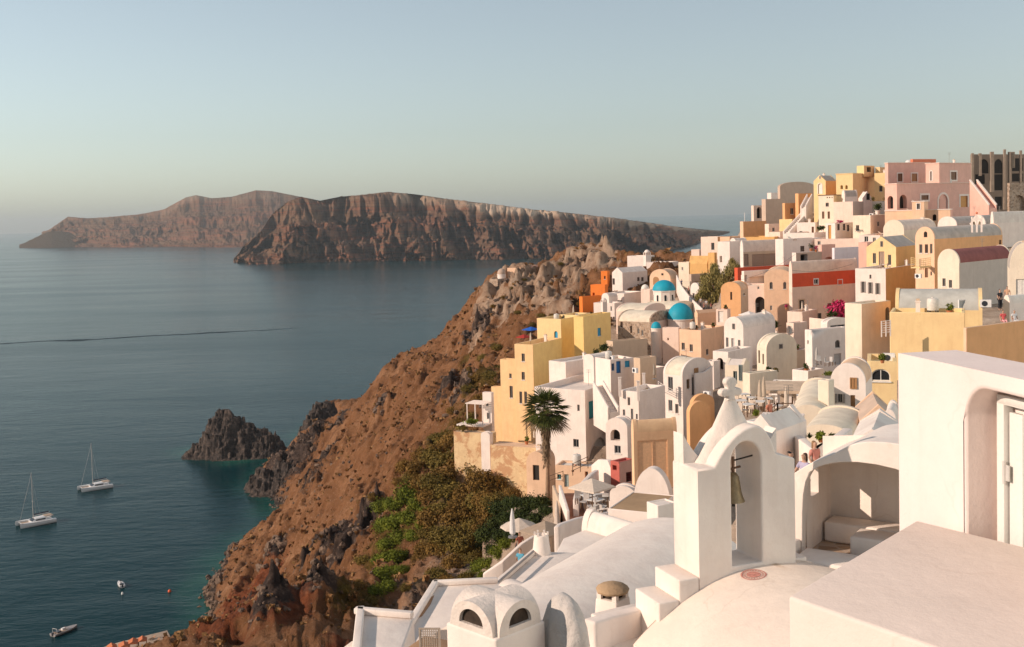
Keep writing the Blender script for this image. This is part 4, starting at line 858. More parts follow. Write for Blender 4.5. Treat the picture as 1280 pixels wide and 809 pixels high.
# ------------------------------------------------------------------ the islands across the water
def island_mat():
    a = NT('far_island_rock'); p = a.pos()
    sep = a.n('ShaderNodeSeparateXYZ'); a.l(p, sep.inputs[0])
    n1 = a.noise(0.006, 6, 0.65, p); n2 = a.noise(0.03, 6, 0.7, p)
    mp = a.n('ShaderNodeMapping'); mp.inputs['Scale'].default_value = (0.0012, 0.0012, 0.06); a.l(p, mp.inputs[0])
    strata = a.noise(1.0, 5, 0.6, mp.outputs[0], 0.4)
    c = a.ramp(strata, [(0.30, (0.09, 0.050, 0.036)), (0.42, (0.19, 0.11, 0.070)), (0.50, (0.10, 0.058, 0.042)), (0.57, (0.24, 0.095, 0.055)), (0.64, (0.14, 0.085, 0.058)), (0.72, (0.25, 0.165, 0.11))])
    c = a.mix(a.ramp(n2, [(0.42, (0, 0, 0)), (0.75, (0.45, 0.45, 0.45))]), c, (0.25, 0.165, 0.115))
    c = a.mix(a.ramp(n1, [(0.45, (0, 0, 0)), (0.62, (0.35, 0.35, 0.35))]), c, (0.14, 0.095, 0.052))
    c = a.mix(a.attr('cap'), c, (0.50, 0.38, 0.28))
    c = a.mix(a.attr('top'), c, (0.085, 0.062, 0.042))
    a.l(c, a.b.inputs['Base Color']); a.b.inputs['Roughness'].default_value = 1.0; a.b.inputs['Specular IOR Level'].default_value = 0.0
    a.bump(n2, 1.0, 14.0)
    return a.m
IM = island_mat()
def island(name, base, crest, seed, rough, capf, back=900):
    """base / crest: (px, py, distance) rows; the face between them is carved by gullies, a plateau lies behind"""
    b = np.array(base, float); c = np.array(crest, float); lo_, hi_ = max(b[0, 0], c[0, 0]), min(b[-1, 0], c[-1, 0])
    def res(a, n): return np.array([[*P(q, np.interp(q, a[:, 0], a[:, 1]), np.interp(q, a[:, 0], a[:, 2]))] for q in np.linspace(lo_, hi_, n)])
    nu, nv, nb = 620, 90, 26
    B = res(b, nu); C = res(c, nu); B[:, 2] = -6
    t = np.concatenate([np.linspace(0, 1, nv), 1 + np.linspace(0.02, 1, nb)])
    u = np.linspace(0, 1, nu)
    V = np.zeros((nu, len(t), 3))
    L = np.hypot(*(np.diff(C[:, :2], axis=0)).T).sum()
    D = (C - B)[:, :2]; D /= np.linalg.norm(D, axis=1)[:, None]
    for k, tk in enumerate(t):
        if tk <= 1:
            prof = 0.12 * tk + 0.50 * tk ** 1.15 + 0.07 * smooth(0.25, 0.31, tk) + 0.09 * smooth(0.50, 0.57, tk) + 0.22 * smooth(0.82, 0.97, tk)
            V[:, k, :2] = B[:, :2] * (1 - tk) + C[:, :2] * tk; V[:, k, 2] = B[:, 2] + (C[:, 2] - B[:, 2]) * prof
        else:
            s = tk - 1; V[:, k, :2] = C[:, :2] + D * back * s; V[:, k, 2] = C[:, 2] * (1 - 0.15 * s) - 330 * max(0, s - 0.35) ** 1.3
    uu, tt = np.meshgrid(u * L, np.minimum(t, 1), indexing='ij')
    env = np.sin(np.clip(tt, 0, 1) * PI) ** 0.45
    g = fbm(uu / 430 + seed + 0.55 * tt + 0.35 * fbm(uu / 260, tt * 3 + seed, 3), tt * 0.8 + seed, 4, True, gain=0.55)
    g2 = fbm(uu / 120 + seed + .4 * tt, tt * 1.9 + seed, 5, True, gain=0.62)
    off = ((g - 0.5) * rough * 1.9 + (g2 - 0.45) * rough * 0.5) * env * (0.7 + 0.5 * np.clip(1 - tt, 0, 1) ** 0.4)
    V[:, :, 0] -= D[:, None, 0] * off; V[:, :, 1] -= D[:, None, 1] * off
    face = (t <= 1)[None, :]
    V[:, :, 2] += face * ((fbm(uu / 45, tt * 9, 5, gain=.6) * 24) + (fbm(uu / 160 + seed, tt * 5, 4, True) - .45) * 22) * env + (~face) * fbm(uu / 200, np.broadcast_to(t, tt.shape) * 3, 4) * 5
    V[:, 0, 2] = -6
    me = mesh_np(name, V.reshape(-1, 3), grid_faces(nu, len(t)), IM, True)
    T = np.broadcast_to(t, (nu, len(t))); U = np.broadcast_to(u[:, None], T.shape)
    nz = fbm(uu / 90, T * 4, 4) * 0.5
    cf = np.interp(u, *zip(*capf))[:, None]
    cap = smooth(0.885, 0.93, T + nz * 0.12) * (1 - smooth(0.975, 0.99, T)) * np.clip(cf + nz * 0.8 * (cf > 0.02), 0, 1)
    me.attributes.new('cap', 'FLOAT', 'POINT').data.foreach_set('value', cap.astype(np.float32).ravel())
    me.attributes.new('top', 'FLOAT', 'POINT').data.foreach_set('value', (smooth(0.985, 1.0, T) * 1.0).astype(np.float32).ravel())
    o = bpy.data.objects.new(name, me); COL.objects.link(o); tag(o, kind='structure')
def shore_d(x, y): return S(x, y).y
far_b = [(22, 307), (80, 309), (150, 309.5), (220, 309.5), (300, 309.5), (380, 309)]
far_b = [(x, y, S(x, y).y) for x, y in far_b]
island('far_headland', far_b, [(x, y, shore_d(60, 309) * 1.0 + 260) for x, y in
       [(24, 307), (55, 292), (85, 271), (108, 273), (130, 272), (175, 268), (205, 262), (232, 247), (245, 244), (265, 248), (290, 246), (320, 238), (340, 239), (380, 247)]], 3.1, 150,
       [(0, 0.1), (0.55, 0.15), (0.6, 0.4), (0.7, 0.1), (1, 0.1)])
nb_ = [(290, 327), (330, 330), (420, 328), (500, 326), (600, 325), (690, 324), (765, 322), (820, 317), (863, 309), (912, 291.5)]
nb_ = [(x, y, S(x, y).y) for x, y in nb_]
dd = dict((x, d) for x, y, d in nb_)
cr = [(292, 326), (306, 306), (326, 290), (340, 268), (360, 252), (376, 246), (400, 251), (425, 246), (450, 244), (484, 240), (520, 243), (560, 249), (620, 256), (665, 262), (700, 265), (770, 273), (840, 283), (880, 288), (912, 290.5)]
cr = [(x, y, np.interp(x, [a for a, b, c in nb_], [c for a, b, c in nb_]) + (20 if x < 295 else 120 if x < 310 else 230 if x < 340 else 390)) for x, y in cr]
island('island_cliffs', nb_, cr, 11.7, 190, [(0, 0), (0.30, 0.05), (0.36, 0.5), (0.44, 0.3), (0.5, 0.9), (0.64, 1.0), (0.66, 0.5), (0.9, 0.55), (1, 0.3)])

# ------------------------------------------------------------------ the lava islet off the point
def islet(nm, lab, c, G_, sd):
    n = 210
    gx, gy = np.meshgrid(np.linspace(-34, 38, n), np.linspace(-32, 36, n), indexing='ij')
    h = sum(a_ * np.exp(-(((gx - bx) / sx_) ** 2 + ((gy - by) / sy_) ** 2)) for a_, bx, by, sx_, sy_ in G_) - 2.2
    m = smooth(-2, 3, h)
    h = h + m * ((fbm(gx * 0.13 + sd, gy * 0.13, 6, True, gain=0.62) - 0.42) * 9.5 + fbm(gx * 0.5, gy * 0.5 + sd, 5, gain=.6) * 3.4)
    q = h / 3.2 + fbm(gx * 0.1, gy * 0.1, 3); fr = q - np.floor(q); h = h + (smooth(0.3, 0.7, fr) - fr) * 2.4 * m
    a = NT('lava_rock'); p = a.pos(); nn = a.noise(0.5, 6, 0.72, p)
    a.l(a.ramp(nn, [(0.3, (0.016, 0.013, 0.012)), (0.5, (0.055, 0.040, 0.032)), (0.75, (0.20, 0.145, 0.11))]), a.b.inputs['Base Color'])
    a.b.inputs['Roughness'].default_value = 0.9; a.bump(a.noise(1.2, 6, 0.75, p), 1.0, 0.8)
    MATS['lava'] = a.m
    me = mesh_np(nm, np.stack([gx.ravel(), gy.ravel(), h.ravel()], 1), grid_faces(n, n), a.m, True)
    o = bpy.data.objects.new(nm, me); o.location = c; COL.objects.link(o)
    tag(o, lab, 'rock islet' if 'islet' in nm else 'rock outcrop')
islet('rock_islet', 'jagged dark lava islet standing alone in the bay off the rocky point', S(289, 569), [(14.5, -5, 0, 7, 9), (11, 2, 2, 9, 9), (9, 12, 0, 11, 9), (4.5, -17, -2, 8, 7), (5, 22, -1, 8, 6), (6, -10, -3, 4, 4)], 4.0)
q_ = P(398, 560, 532); islet('rock_outcrop', 'tall craggy black rock spur at the tip of the headland', Vector((q_.x, q_.y, 0)), [(20, 2, 0, 8, 13), (15, 10, 3, 9, 13), (11, -6, -10, 8, 12), (12, 4, -16, 9, 10)], 9.0)
q_ = P(352, 600, 474); islet('rock_outcrop', 'low broken dark rocks stepping into the water below the headland', Vector((q_.x, q_.y, 0)), [(9, 3, 5, 9, 10), (6, -6, 0, 7, 9), (7, 10, -5, 9, 9), (5, -12, 6, 5, 6)], 13.0)

# ------------------------------------------------------------------ air
def haze():
    m = bpy.data.materials.new('sea_haze'); m.use_nodes = True; t = m.node_tree; t.nodes.clear()
    v = t.nodes.new('ShaderNodeVolumePrincipled'); o_ = t.nodes.new('ShaderNodeOutputMaterial'); t.links.new(v.outputs[0], o_.inputs['Volume'])
    v.inputs['Color'].default_value = (0.86, 0.94, 0.97, 1); v.inputs['Density'].default_value = 0.000042; v.inputs['Anisotropy'].default_value = 0.35
    b = MB(); b.box(-34000, 34000, -3000, 36000, -16, 420); ob = b.build('haze', m); tag(ob, kind='stuff')
haze()
# ------------------------------------------------------------------ the roofs in front of the lens
LIME = plaster('lime_wash_near', (.85, .735, .65), var=.14, stain=.28, bump=.30)
LIME_R = plaster('lime_wash_rough', (.77, .675, .59), var=.16, stain=.22, bump=.7)
def soft(o, w_=0.04, seg=3):
    md = o.modifiers.new('bevel', 'BEVEL'); md.width = w_; md.segments = seg; md.limit_method = 'ANGLE'; md.angle_limit = R(35)
    o.data.polygons.foreach_set('use_smooth', [True] * len(o.data.polygons)); return o
def slab_poly(name, pts, z0, z1, mat, parent=None, bev=.05):
    """plan outline in world metres between two heights"""
    mb = MB(); n = len(pts); vs_ = [(x, y, z0) for x, y in pts] + [(x, y, z1) for x, y in pts]
    mb.add(vs_, [tuple(range(n - 1, -1, -1)), tuple(range(n, 2 * n))] + [(i, (i + 1) % n, n + (i + 1) % n, n + i) for i in range(n)])
    o = mb.build(name, mat, parent); soft(o, bev); return o
def Z(px, py, z): return S(px, py, z)
# bell tower -------------------------------------------------------
bt = frame_(841, 872, 993, 587, 724, 20.0, 69)
def bell_tower():
    h = bt; W, D, H = h.W, h.D, h.H
    root = thing('bell_tower', h.o, h.rz, 'white bell tower with an arched opening, a rounded cone top and a small cross', 'bell tower')
    F = lambda px, py: face_uv(h, 'R', px, py)
    a, _ = F(915, 640); b, _ = F(952, 640); _, c = F(933, 706); _, dtop = F(933, 552)
    r = (b - a) / 2; zs = dtop - r * 1.15
    inner = [(a, c), (a, zs)] + [((a + b) / 2 - r * math.cos(PI * k / 16), zs + 1.15 * r * math.sin(PI * k / 16)) for k in range(1, 16)] + [(b, zs), (b, c)]
    outer_px = [(893, 585), (898, 574), (906, 561), (913, 552), (921, 544), (930, 537), (939, 533), (945, 532), (951, 533), (957, 538), (962, 545), (967, 556), (971, 568)]
    outer = [F(*p) for p in outer_px]
    mb = MB(); zl = -2.2
    # front and back skins: ring between outer outline and the opening
    left = [(0, zl), (0, H)] + outer + [(D, H), (D, zl)]
    # build as quads strips: below opening, sides, arch
    def poly(pts, x): mb.add([(x, u, z) for u, z in pts], [tuple(range(len(pts)))])
    n = len(outer); mid = 8
    for x in (0.0, -W):
        poly([(0, zl), (D, zl), (D, c), (b, c), (a, c), (0, c)], x)
        poly([(0, c), (a, c), (a, zs), (a, H - .02) if 0 else (a, zs), (outer[0][0], H), (0, H)], x)
        poly([(b, c), (D, c), (D, H), (outer[-1][0], outer[-1][1]), (b, zs)], x)
        arcp = [(a, zs)] + inner[2:-2] + [(b, zs)]
        ol = [(outer[0][0], H)] + outer[1:-1] + [outer[-1]]
        # bridge arc and outer outline
        m = 24; A1 = np.array(arcp); O1 = np.array(ol)
        def rs(P_, m):
            s = np.concatenate([[0], np.cumsum(np.hypot(*np.diff(P_, axis=0).T))]); t = np.linspace(0, s[-1], m); return np.stack([np.interp(t, s, P_[:, 0]), np.interp(t, s, P_[:, 1])], 1)
        A2, O2 = rs(A1, m), rs(O1, m)
        for i in range(m - 1): poly([tuple(A2[i]), tuple(A2[i + 1]), tuple(O2[i + 1]), tuple(O2[i])], x)
    for i in range(m - 1):
        mb.add([(0, *O2[i]), (0, *O2[i + 1]), (-W, *O2[i + 1]), (-W, *O2[i])], [(0, 1, 2, 3)], True)
        mb.add([(0, *A2[i]), (0, *A2[i + 1]), (-W, *A2[i + 1]), (-W, *A2[i])], [(0, 1, 2, 3)], True)
    for (p, q) in (((a, c), (a, zs)), ((b, zs), (b, c)), ((b, c), (a, c)), ((0, zl), (0, H)), ((0, H), (outer[0][0], H)), ((outer[-1][0], outer[-1][1]), (D, H)), ((D, H), (D, zl))):
        mb.quad((0, *p), (0, *q), (-W, *q), (-W, *p))
    o = mb.build('tower_body', LIME, root); soft(o, .055, 4)
    # horns at the corners
    def horn(u0, x0, flip, s=1.0, hh=.62):
        hb = MB(); pf = []
        for k in range(13):
            t = k / 12; pf.append((t, hh * (1 - t) ** 1.75))
        pts = [(u0 + flip * 0, H)] ; L = .56 * s
        vs_ = []
        for xx in (x0, x0 + .36): vs_ += [(xx, u0 + flip * L * t, H - .03 + z * s) for t, z in pf] + [(xx, u0, H - .03)]
        k = len(pf) + 1
        hb.add(vs_, [tuple(range(k)), tuple(range(2 * k - 1, k - 1, -1))] + [(i, (i + 1) % k, k + (i + 1) % k, k + i) for i in range(k)])
        soft(hb.build('corner_horn', LIME, root), .04)
    horn(0.02, -W + .005, 1, 1.0, .58); horn(D - .02, -W + .005, -1, 1.0, .5)
    # cone between the two gables, on the crossing
    cx, cu = -W * .55, D * .5 - .03
    zt = F(912, 505)[1]; zb = H - .08
    prof = [(.86, 0), (.78, .08), (.70, .16), (.63, .25), (.56, .34), (.43, .52), (.32, .68), (.23, .82), (.155, .93), (.115, 1.0), (.095, 1.03)]
    cb = MB(); cb.lathe([(rr * .86, zb + t * (zt - zb)) for rr, t in prof for _ in (0,)], 72, (cx, cu, 0), sx=.58, sy=1.12)
    mid_ = (a + b) / 2
    cb.v = [(x, u, max(z, zs + 1.15 * math.sqrt(max((r + .13) ** 2 - (u - mid_) ** 2, 0))) if abs(u - mid_) < r + .13 else z) for x, u, z in cb.v]; soft(cb.build('cone_roof', LIME_R, root), .01)
    # side gables over the left and right faces
    # cross
    k = MB(); z0 = zt - .03
    out = [(-.10, 0), (-.075, .05), (-.07, .09), (-.15, .075), (-.215, .10), (-.235, .155), (-.215, .21), (-.15, .235), (-.075, .225), (-.09, .27), (-.125, .33), (-.11, .395), (-.06, .43), (0, .44)]
    out = out + [(-x, z) for x, z in out[-2::-1]]
    vs_ = [(cx - .075, cu + x, z0 + z) for x, z in out] + [(cx + .075, cu + x, z0 + z) for x, z in out]; n = len(out)
    k.add(vs_, [tuple(range(n)), tuple(range(2 * n - 1, n - 1, -1))] + [(i, (i + 1) % n, n + (i + 1) % n, n + i) for i in range(n)])
    soft(k.build('cross', LIME_R, root), .035, 3)
    # steps down the left flank
    for i, (u0, u1, dz) in enumerate(((-.42, -.003, .0), (-.84, -.423, .36))):
        s = MB(); zt_ = F(853, 728)[1] + .04 - dz; s.box(-W - .02, 0.0 - .002, u0, u1, -3, zt_); soft(s.build('step', LIME, root), .03)
    for i, (u0, u1, dz) in enumerate(((D + .003, D + .34, .25), (D + .343, D + .7, .55))):
        s = MB(); s.box(-W - .02, -.12, u0, u1, -3, .30 - dz); soft(s.build('step', LIME, root), .03)
    # bell with its own parts
    bc = h.M @ Vector((-W * .42, a + .2, c)); zc = face_uv(h, 'R', 925, 633)[1]; zt2 = face_uv(h, 'R', 925, 594)[1]
    base = h.M @ Vector((-W * .42, a + .27, zc)); hh = zt2 - zc
    br = thing('bell', base, h.rz, 'dull bronze bell hanging inside the white arch of the bell tower', 'bell')
    m = plain('bell_bronze', (.25, .19, .11), .55, .5, .25, 9)
    b_ = MB(); b_.lathe([(.215, 0), (.205, .03), (.175, .10), (.150, .2), (.132, hh * .6), (.11, hh * .8), (.06, hh * .93), (.0, hh * .96)], 28); b_.build('bell_body', m, br)
    b_ = MB(); b_.tube([(0, 0, hh * .9), (0, 0, hh + .26)], .025); b_.tube([(0, -.06, hh + .03), (0, .16, hh + .06)], .022); b_.build('hanger', plain('old_iron', (.16, .09, .055), .8, .2), br)
    b_ = MB(); b_.tube([(0, 0, .1), (0, 0, -.10)], [.014, .03]); b_.build('clapper', plain('dark_iron', (.04, .035, .03), .7, .3), br)
    b_ = MB(); b_.tube([(-.02, .02, hh + .18), (.12, .42, hh + .28)], .016); b_.build('crossbar', plain('dark_iron', (.04, .035, .03), .7, .3), br)
bell_tower()
# church vault in front of the tower: a shallow barrel running towards the lens
def front_vault():
    h = bt; crown = face_uv(h, 'R', 950, 707)[1]; uc = h.D * .72; Rr = 4.1
    mb = MB(); n = 40; ang = np.linspace(-R(43), R(43), n)
    pts = [(uc + Rr * math.sin(t), crown - Rr * (1 - math.cos(t))) for t in ang]
    x0, x1 = -.12, 7.5
    rows = 14
    vs_ = [(x0 + (x1 - x0) * j / rows, u, z + .02 * math.sin(j * 1.7 + u * 2)) for j in range(rows + 1) for u, z in pts]
    mb.add(vs_, [(j * n + i, j * n + i + 1, (j + 1) * n + i + 1, (j + 1) * n + i) for j in range(rows) for i in range(n - 1)], True)
    mb.add([(x0, *p) for p in pts] + [(x0, pts[-1][0], -4), (x0, pts[0][0], -4)], [tuple(range(n + 2))])
    mb.add([(x1, *p) for p in pts] + [(x1, pts[-1][0], -4), (x1, pts[0][0], -4)], [tuple(range(n + 2))])
    for (u, z) in (pts[0], pts[-1]): mb.quad((x0, u, z), (x1, u, z), (x1, u, -4), (x0, u, -4))
    root = thing('chapel', h.o, h.rz, 'cream barrel vaulted chapel roof in front of the bell tower', 'chapel')
    mb.build('vault', plaster('lime_wash_cream', (.82, .70, .59), var=.12, stain=.12, bump=.35), root)
    # painted round seal
    t = math.asin((face_uv(h, 'R', 942, 712)[0] - uc) / Rr)
    def on(u, x): return (x, u, crown - Rr + math.sqrt(max(Rr * Rr - (u - uc) ** 2, 0)) + .008 + .02 * math.sin((x - x0) / (x1 - x0) * rows * 1.7 + u * 2))
    q = S(942, 716, h.z0 + crown); q = h.Mi @ q; su, sx = q.y, max(q.x, .25)
    def ring(r0, r1, m, nm, par):
        b = MB(); k = 36; vs_ = [on(su + rr * math.cos(2 * PI * i / k), sx + rr * math.sin(2 * PI * i / k)) for rr in (r0, r1) for i in range(k)]
        b.add(vs_, [(i, (i + 1) % k, k + (i + 1) % k, k + i) for i in range(k)], True); return b.build(nm, m, par)
    redp = plain('faded_red_paint', (.55, .24, .19), .8, 0, .3, 20)
    sg = thing('painted_seal', h.M @ Vector(on(su, sx)), h.rz, 'faded red and white round seal painted on the chapel vault', 'painted mark')
    off = h.Mi @ sg.location
    for r0, r1, m, nm in ((.205, .235, redp, 'outer_ring'), (.0001, .13, redp, 'centre_disc')):
        o = ring(r0, r1, m, nm, sg)
        for v in o.data.vertices: v.co -= off
    # ring of short strokes standing for the lettering round the rim
    b = MB()
    for i in range(22):
        a0 = 2 * PI * i / 22; 
        p = [on(su + rr * math.cos(aa), sx + rr * math.sin(aa)) for rr, aa in ((.150, a0), (.150, a0 + .15), (.188, a0 + .15), (.188, a0))]
        b.add(p, [(0, 1, 2, 3)])
    b.add([on(su + x, sx + y) for x, y in ((-.10, -.02), (.10, -.02), (.10, .02), (-.10, .02))], [(0, 1, 2, 3)])
    o = b.build('rim_strokes', redp, sg)
    for v in o.data.vertices: v.co -= off
front_vault()
# block at the lower right and the white corner house -----------------
zb = 112.1
A, B_, C_, D_ = Z(985, 745, zb), Z(1145, 650, zb), Z(1300, 688, zb), Z(1178, 812, zb)
A = Vector(A); ext = (D_ - A).normalized() * 2.2; exr = (C_ - B_).normalized() * 1.4
r1 = thing('parapet_block', (A.x, A.y, 108), 0, 'broad white parapet block with a dull flat top in the lower right corner', 'parapet')
o = slab_poly('block', [(p.x - A.x, p.y - A.y) for p in (A, D_ + ext, C_ + exr + ext * .2, B_)], 0, zb - 108, plaster('lime_wash_dull', (.76, .65, .57), var=.10, stain=.10, bump=.25), r1, .03)
cw = frame_(1121, 1330, 1400, 490, 800, 8.7, 78.5)
def corner_house():
    top = 115 - 187 / FPX * 11.0
    C0 = P(1121, 441, 11.0); dl = Vector((.195, -.98, 0)); dr = Vector((.98, .195, 0))
    root = thing('white_house', (C0.x, C0.y, 105), 0, 'bright white corner house with a rounded door niche at the right edge', 'house')
    M = Matrix.Translation(Vector((C0.x, C0.y, 0))) @ Matrix.Rotation(math.atan2(dl.y, dl.x), 4, 'Z'); Mi = M.inverted(); R3 = Mi.to_3x3()
    # local: x along the face towards the lens, face plane y=0, outside is -y... decide with the eye
    e = Mi @ EYE; sgn = -1 if e.y < 0 else 1
    def uv(px, py): v = R3 @ ray(px, py); t = -e.y / v.y; q = e + v * t; return q.x, q.z
    L = 7.0; ztop = C0.z
    a, _ = uv(1207, 600); zt = uv(1240, 489)[1]; b = min(uv(1360, 600)[0], L - 1.2); zlo = 107.5; dep = .36
    b = a + 1.55
    rad = .30; prof = [(a, zlo), (a, zt - rad)] + [(a + rad - rad * math.cos(t), zt - rad + rad * math.sin(t)) for t in np.linspace(0.15, PI / 2, 8)] + [(b - rad + rad * math.sin(t), zt - rad + rad * math.cos(t)) for t in np.linspace(0, PI / 2 - .15, 8)] + [(b, zt - rad), (b, zlo)]
    mb = MB(); Y = lambda n: sgn * n
    def poly(pts, n): mb.add([(u, Y(n), z) for u, z in pts], [tuple(range(len(pts)))])
    poly([(0, 105), (a, 105), (a, zlo), (a, zt - rad), (a, ztop), (0, ztop)], 0)
    poly([(b, 105), (L, 105), (L, ztop), (b, ztop), (b, zt - rad), (b, zlo)], 0)
    poly([(a, 105), (b, 105), (b, zlo), (a, zlo)], 0)
    up = prof[1:-1]; m = len(up)
    for i in range(m - 1): poly([up[i], up[i + 1], (up[i + 1][0], ztop), (up[i][0], ztop)], 0)
    for i in range(len(prof) - 1):
        p, q = prof[i], prof[i + 1]; mb.add([(p[0], 0, p[1]), (q[0], 0, q[1]), (q[0], Y(-dep), q[1]), (p[0], Y(-dep), p[1])], [(0, 1, 2, 3)], 0 < i < len(prof) - 2)
    T = .66
    mb.quad((0, 0, ztop), (L, 0, ztop), (L, Y(-T), ztop + .0), (0, Y(-T), ztop)); mb.quad((0, 0, 105), (0, 0, ztop), (0, Y(-T), ztop), (0, Y(-T), 105))
    mb.quad((0, Y(-T), 105), (0, Y(-T), ztop), (L, Y(-T), ztop), (L, Y(-T), 105)); mb.quad((L, 0, 105), (L, 0, ztop), (L, Y(-T), ztop), (L, Y(-T), 105))
    mb.add([(a, Y(-dep), zlo), (b, Y(-dep), zlo), (b, Y(-dep), zt), (a, Y(-dep), zt)], [(0, 1, 2, 3)])
    Mloc = root.matrix_world
    def fin(mbx, nm, mat, par, bev=0.0):
        mbx.xform(Matrix.Translation(-Vector((C0.x, C0.y, 105))) @ M); o = mbx.build(nm, mat, par)
        if bev: soft(o, bev)
        return o
    fin(mb, 'wall', plaster('lime_wash_bright', (.86, .72, .66), var=.09, stain=.18, bump=.18), root, .035)
    # door: frame, plank leaf, hinge
    pm = plain('door_white_paint', (.70, .68, .63), .45, 0, .04, 30)
    f = MB(); n0 = -dep + .02
    x0 = a + .10
    f.box(*sorted((x0, x0 + .10)), *sorted((Y(n0), Y(n0 + .10))), zlo, zt - .16); f.box(x0, b - .1, *sorted((Y(n0), Y(n0 + .10))), zt - .16, zt - .08)
    dr_o = fin(f, 'door', pm, root, .008)
    npl = 6; wl = (b - .2 - x0 - .10) / npl
    for i in range(npl):
        p = MB(); p.box(x0 + .115 + i * wl, x0 + .105 + (i + 1) * wl, *sorted((Y(n0 + .01), Y(n0 + .055))), zlo, zt - .24 + (.05 * math.sin(PI * (i + .5) / npl)))
        fin(p, 'plank', pm, dr_o, .006)
    hg = MB(); hg.tube([(x0 + .11, Y(n0 + .10), zt - .86), (x0 + .11, Y(n0 + .10), zt - .66)], .016, 8); hg.box(x0 + .06, x0 + .17, *sorted((Y(n0 + .085), Y(n0 + .098))), zt - .83, zt - .69)
    fin(hg, 'hinge', plain('hinge_steel', (.6, .58, .54), .4, .3), dr_o)
corner_house()
# sun sheltered seat with the arched front -----------------------------
def alcove():
    h = frame_(992, 1180, 1200, 560, 720, 20.5, 34)
    # corner given at the right; local x runs left from 0 to -W
    W = h.W; root = thing('arched_shelter', h.o, h.rz, 'white arched shelter with a built in bench and a small side window', 'shelter')
    F = lambda px, py: face_uv(h, 'L', px, py)
    opn = [F(*p) for p in ((1003, 690), (1003, 645), (1004, 620), (1007, 602), (1013, 590), (1022, 584), (1036, 580), (1052, 578), (1072, 578), (1095, 581), (1121, 587), (1150, 600), (1160, 640), (1160, 690))]
    top = [F(*p) for p in ((992, 592), (1000, 587), (1010, 581), (1024, 574), (1040, 568), (1054, 561), (1064, 556), (1075, 553), (1090, 552), (1108, 553), (1130, 556), (1180, 560))]
    T = .22; mb = MB()
    def rs(P_, m):
        P_ = np.array(P_); s = np.concatenate([[0], np.cumsum(np.hypot(*np.diff(P_, axis=0).T))]); t = np.linspace(0, s[-1], m); return np.stack([np.interp(t, s, P_[:, 0]), np.interp(t, s, P_[:, 1])], 1)
    zb_ = -3.0
    O = [(-W, opn[0][1])] + top + [(0, opn[-1][1])]
    O2, I2 = rs(O, 60), rs(opn, 60)
    for y in (0, T):
        for i in range(59): mb.add([(O2[i][0], y, O2[i][1]), (O2[i + 1][0], y, O2[i + 1][1]), (I2[i + 1][0], y, I2[i + 1][1]), (I2[i][0], y, I2[i][1])], [(0, 1, 2, 3)])
    for i in range(59): mb.add([(I2[i][0], 0, I2[i][1]), (I2[i + 1][0], 0, I2[i + 1][1]), (I2[i + 1][0], T, I2[i + 1][1]), (I2[i][0], T, I2[i][1])], [(0, 1, 2, 3)], True)
    Dp = 1.75
    for i in [q for q in range(59) if O2[q][0] > -W + .01 or O2[q + 1][0] > -W + .01]: mb.add([(O2[i][0], 0, O2[i][1]), (O2[i + 1][0], 0, O2[i + 1][1]), (O2[i + 1][0], Dp + .3, O2[i + 1][1]), (O2[i][0], Dp + .3, O2[i][1])], [(0, 1, 2, 3)], True)
    # lower parts of the two piers
    mb.box(-W, opn[0][0], 0, T, zb_, opn[0][1]); mb.box(opn[-1][0], 0, 0, T, zb_, opn[-1][1])
    # back wall and inner side wall with the little window
    zroof = max(p[1] for p in top)
    mb.quad((-W, Dp, zb_), (0, Dp, zb_), (0, Dp, zroof - .05), (-W, Dp, zroof - .35))
    fl = F(1040, 700)[1]
    wz0, wz1 = F(1020, 628)[1] - .05, F(1020, 598)[1]; wy0, wy1 = .50, .98
    xs = -W + .16
    for xx in (-W, xs):
        for (y0, y1, z0, z1) in ((T, wy0, zb_, top[0][1]), (wy1, Dp, zb_, top[0][1]), (wy0, wy1, zb_, wz0), (wy0, wy1, wz1, top[0][1])): mb.quad((xx, y0, z0), (xx, y1, z0), (xx, y1, z1), (xx, y0, z1))
    for p, q in (((wy0, wz0), (wy0, wz1)), ((wy0, wz1), (wy1, wz1)), ((wy1, wz1), (wy1, wz0)), ((wy1, wz0), (wy0, wz0))): mb.quad((-W, *p), (-W, *q), (xs, *q), (xs, *p))
    o = mb.build('wall', LIME, root); soft(o, .03)
    b = MB(); b.box(xs + .05, -.3, Dp - .62, Dp - .02, fl, fl + .42); b.box(-.3 - 1.6, -.3, .40, Dp - .64, fl, fl + .40); soft(b.build('bench', LIME, root), .05)
    f = MB(); f.box(-W - .8, 0, -1.4, Dp + .3, fl - .4, fl); f.build('floor', stone_mat('stone'), root)
    s = MB(); s.box(-W + .25, -W + 1.5, -.9, -.05, fl, fl + .2); s.box(-W - .25, -W + .15, -.7, -.05, fl - .2, fl + .35); soft(s.build('step', LIME, root), .05)
alcove()
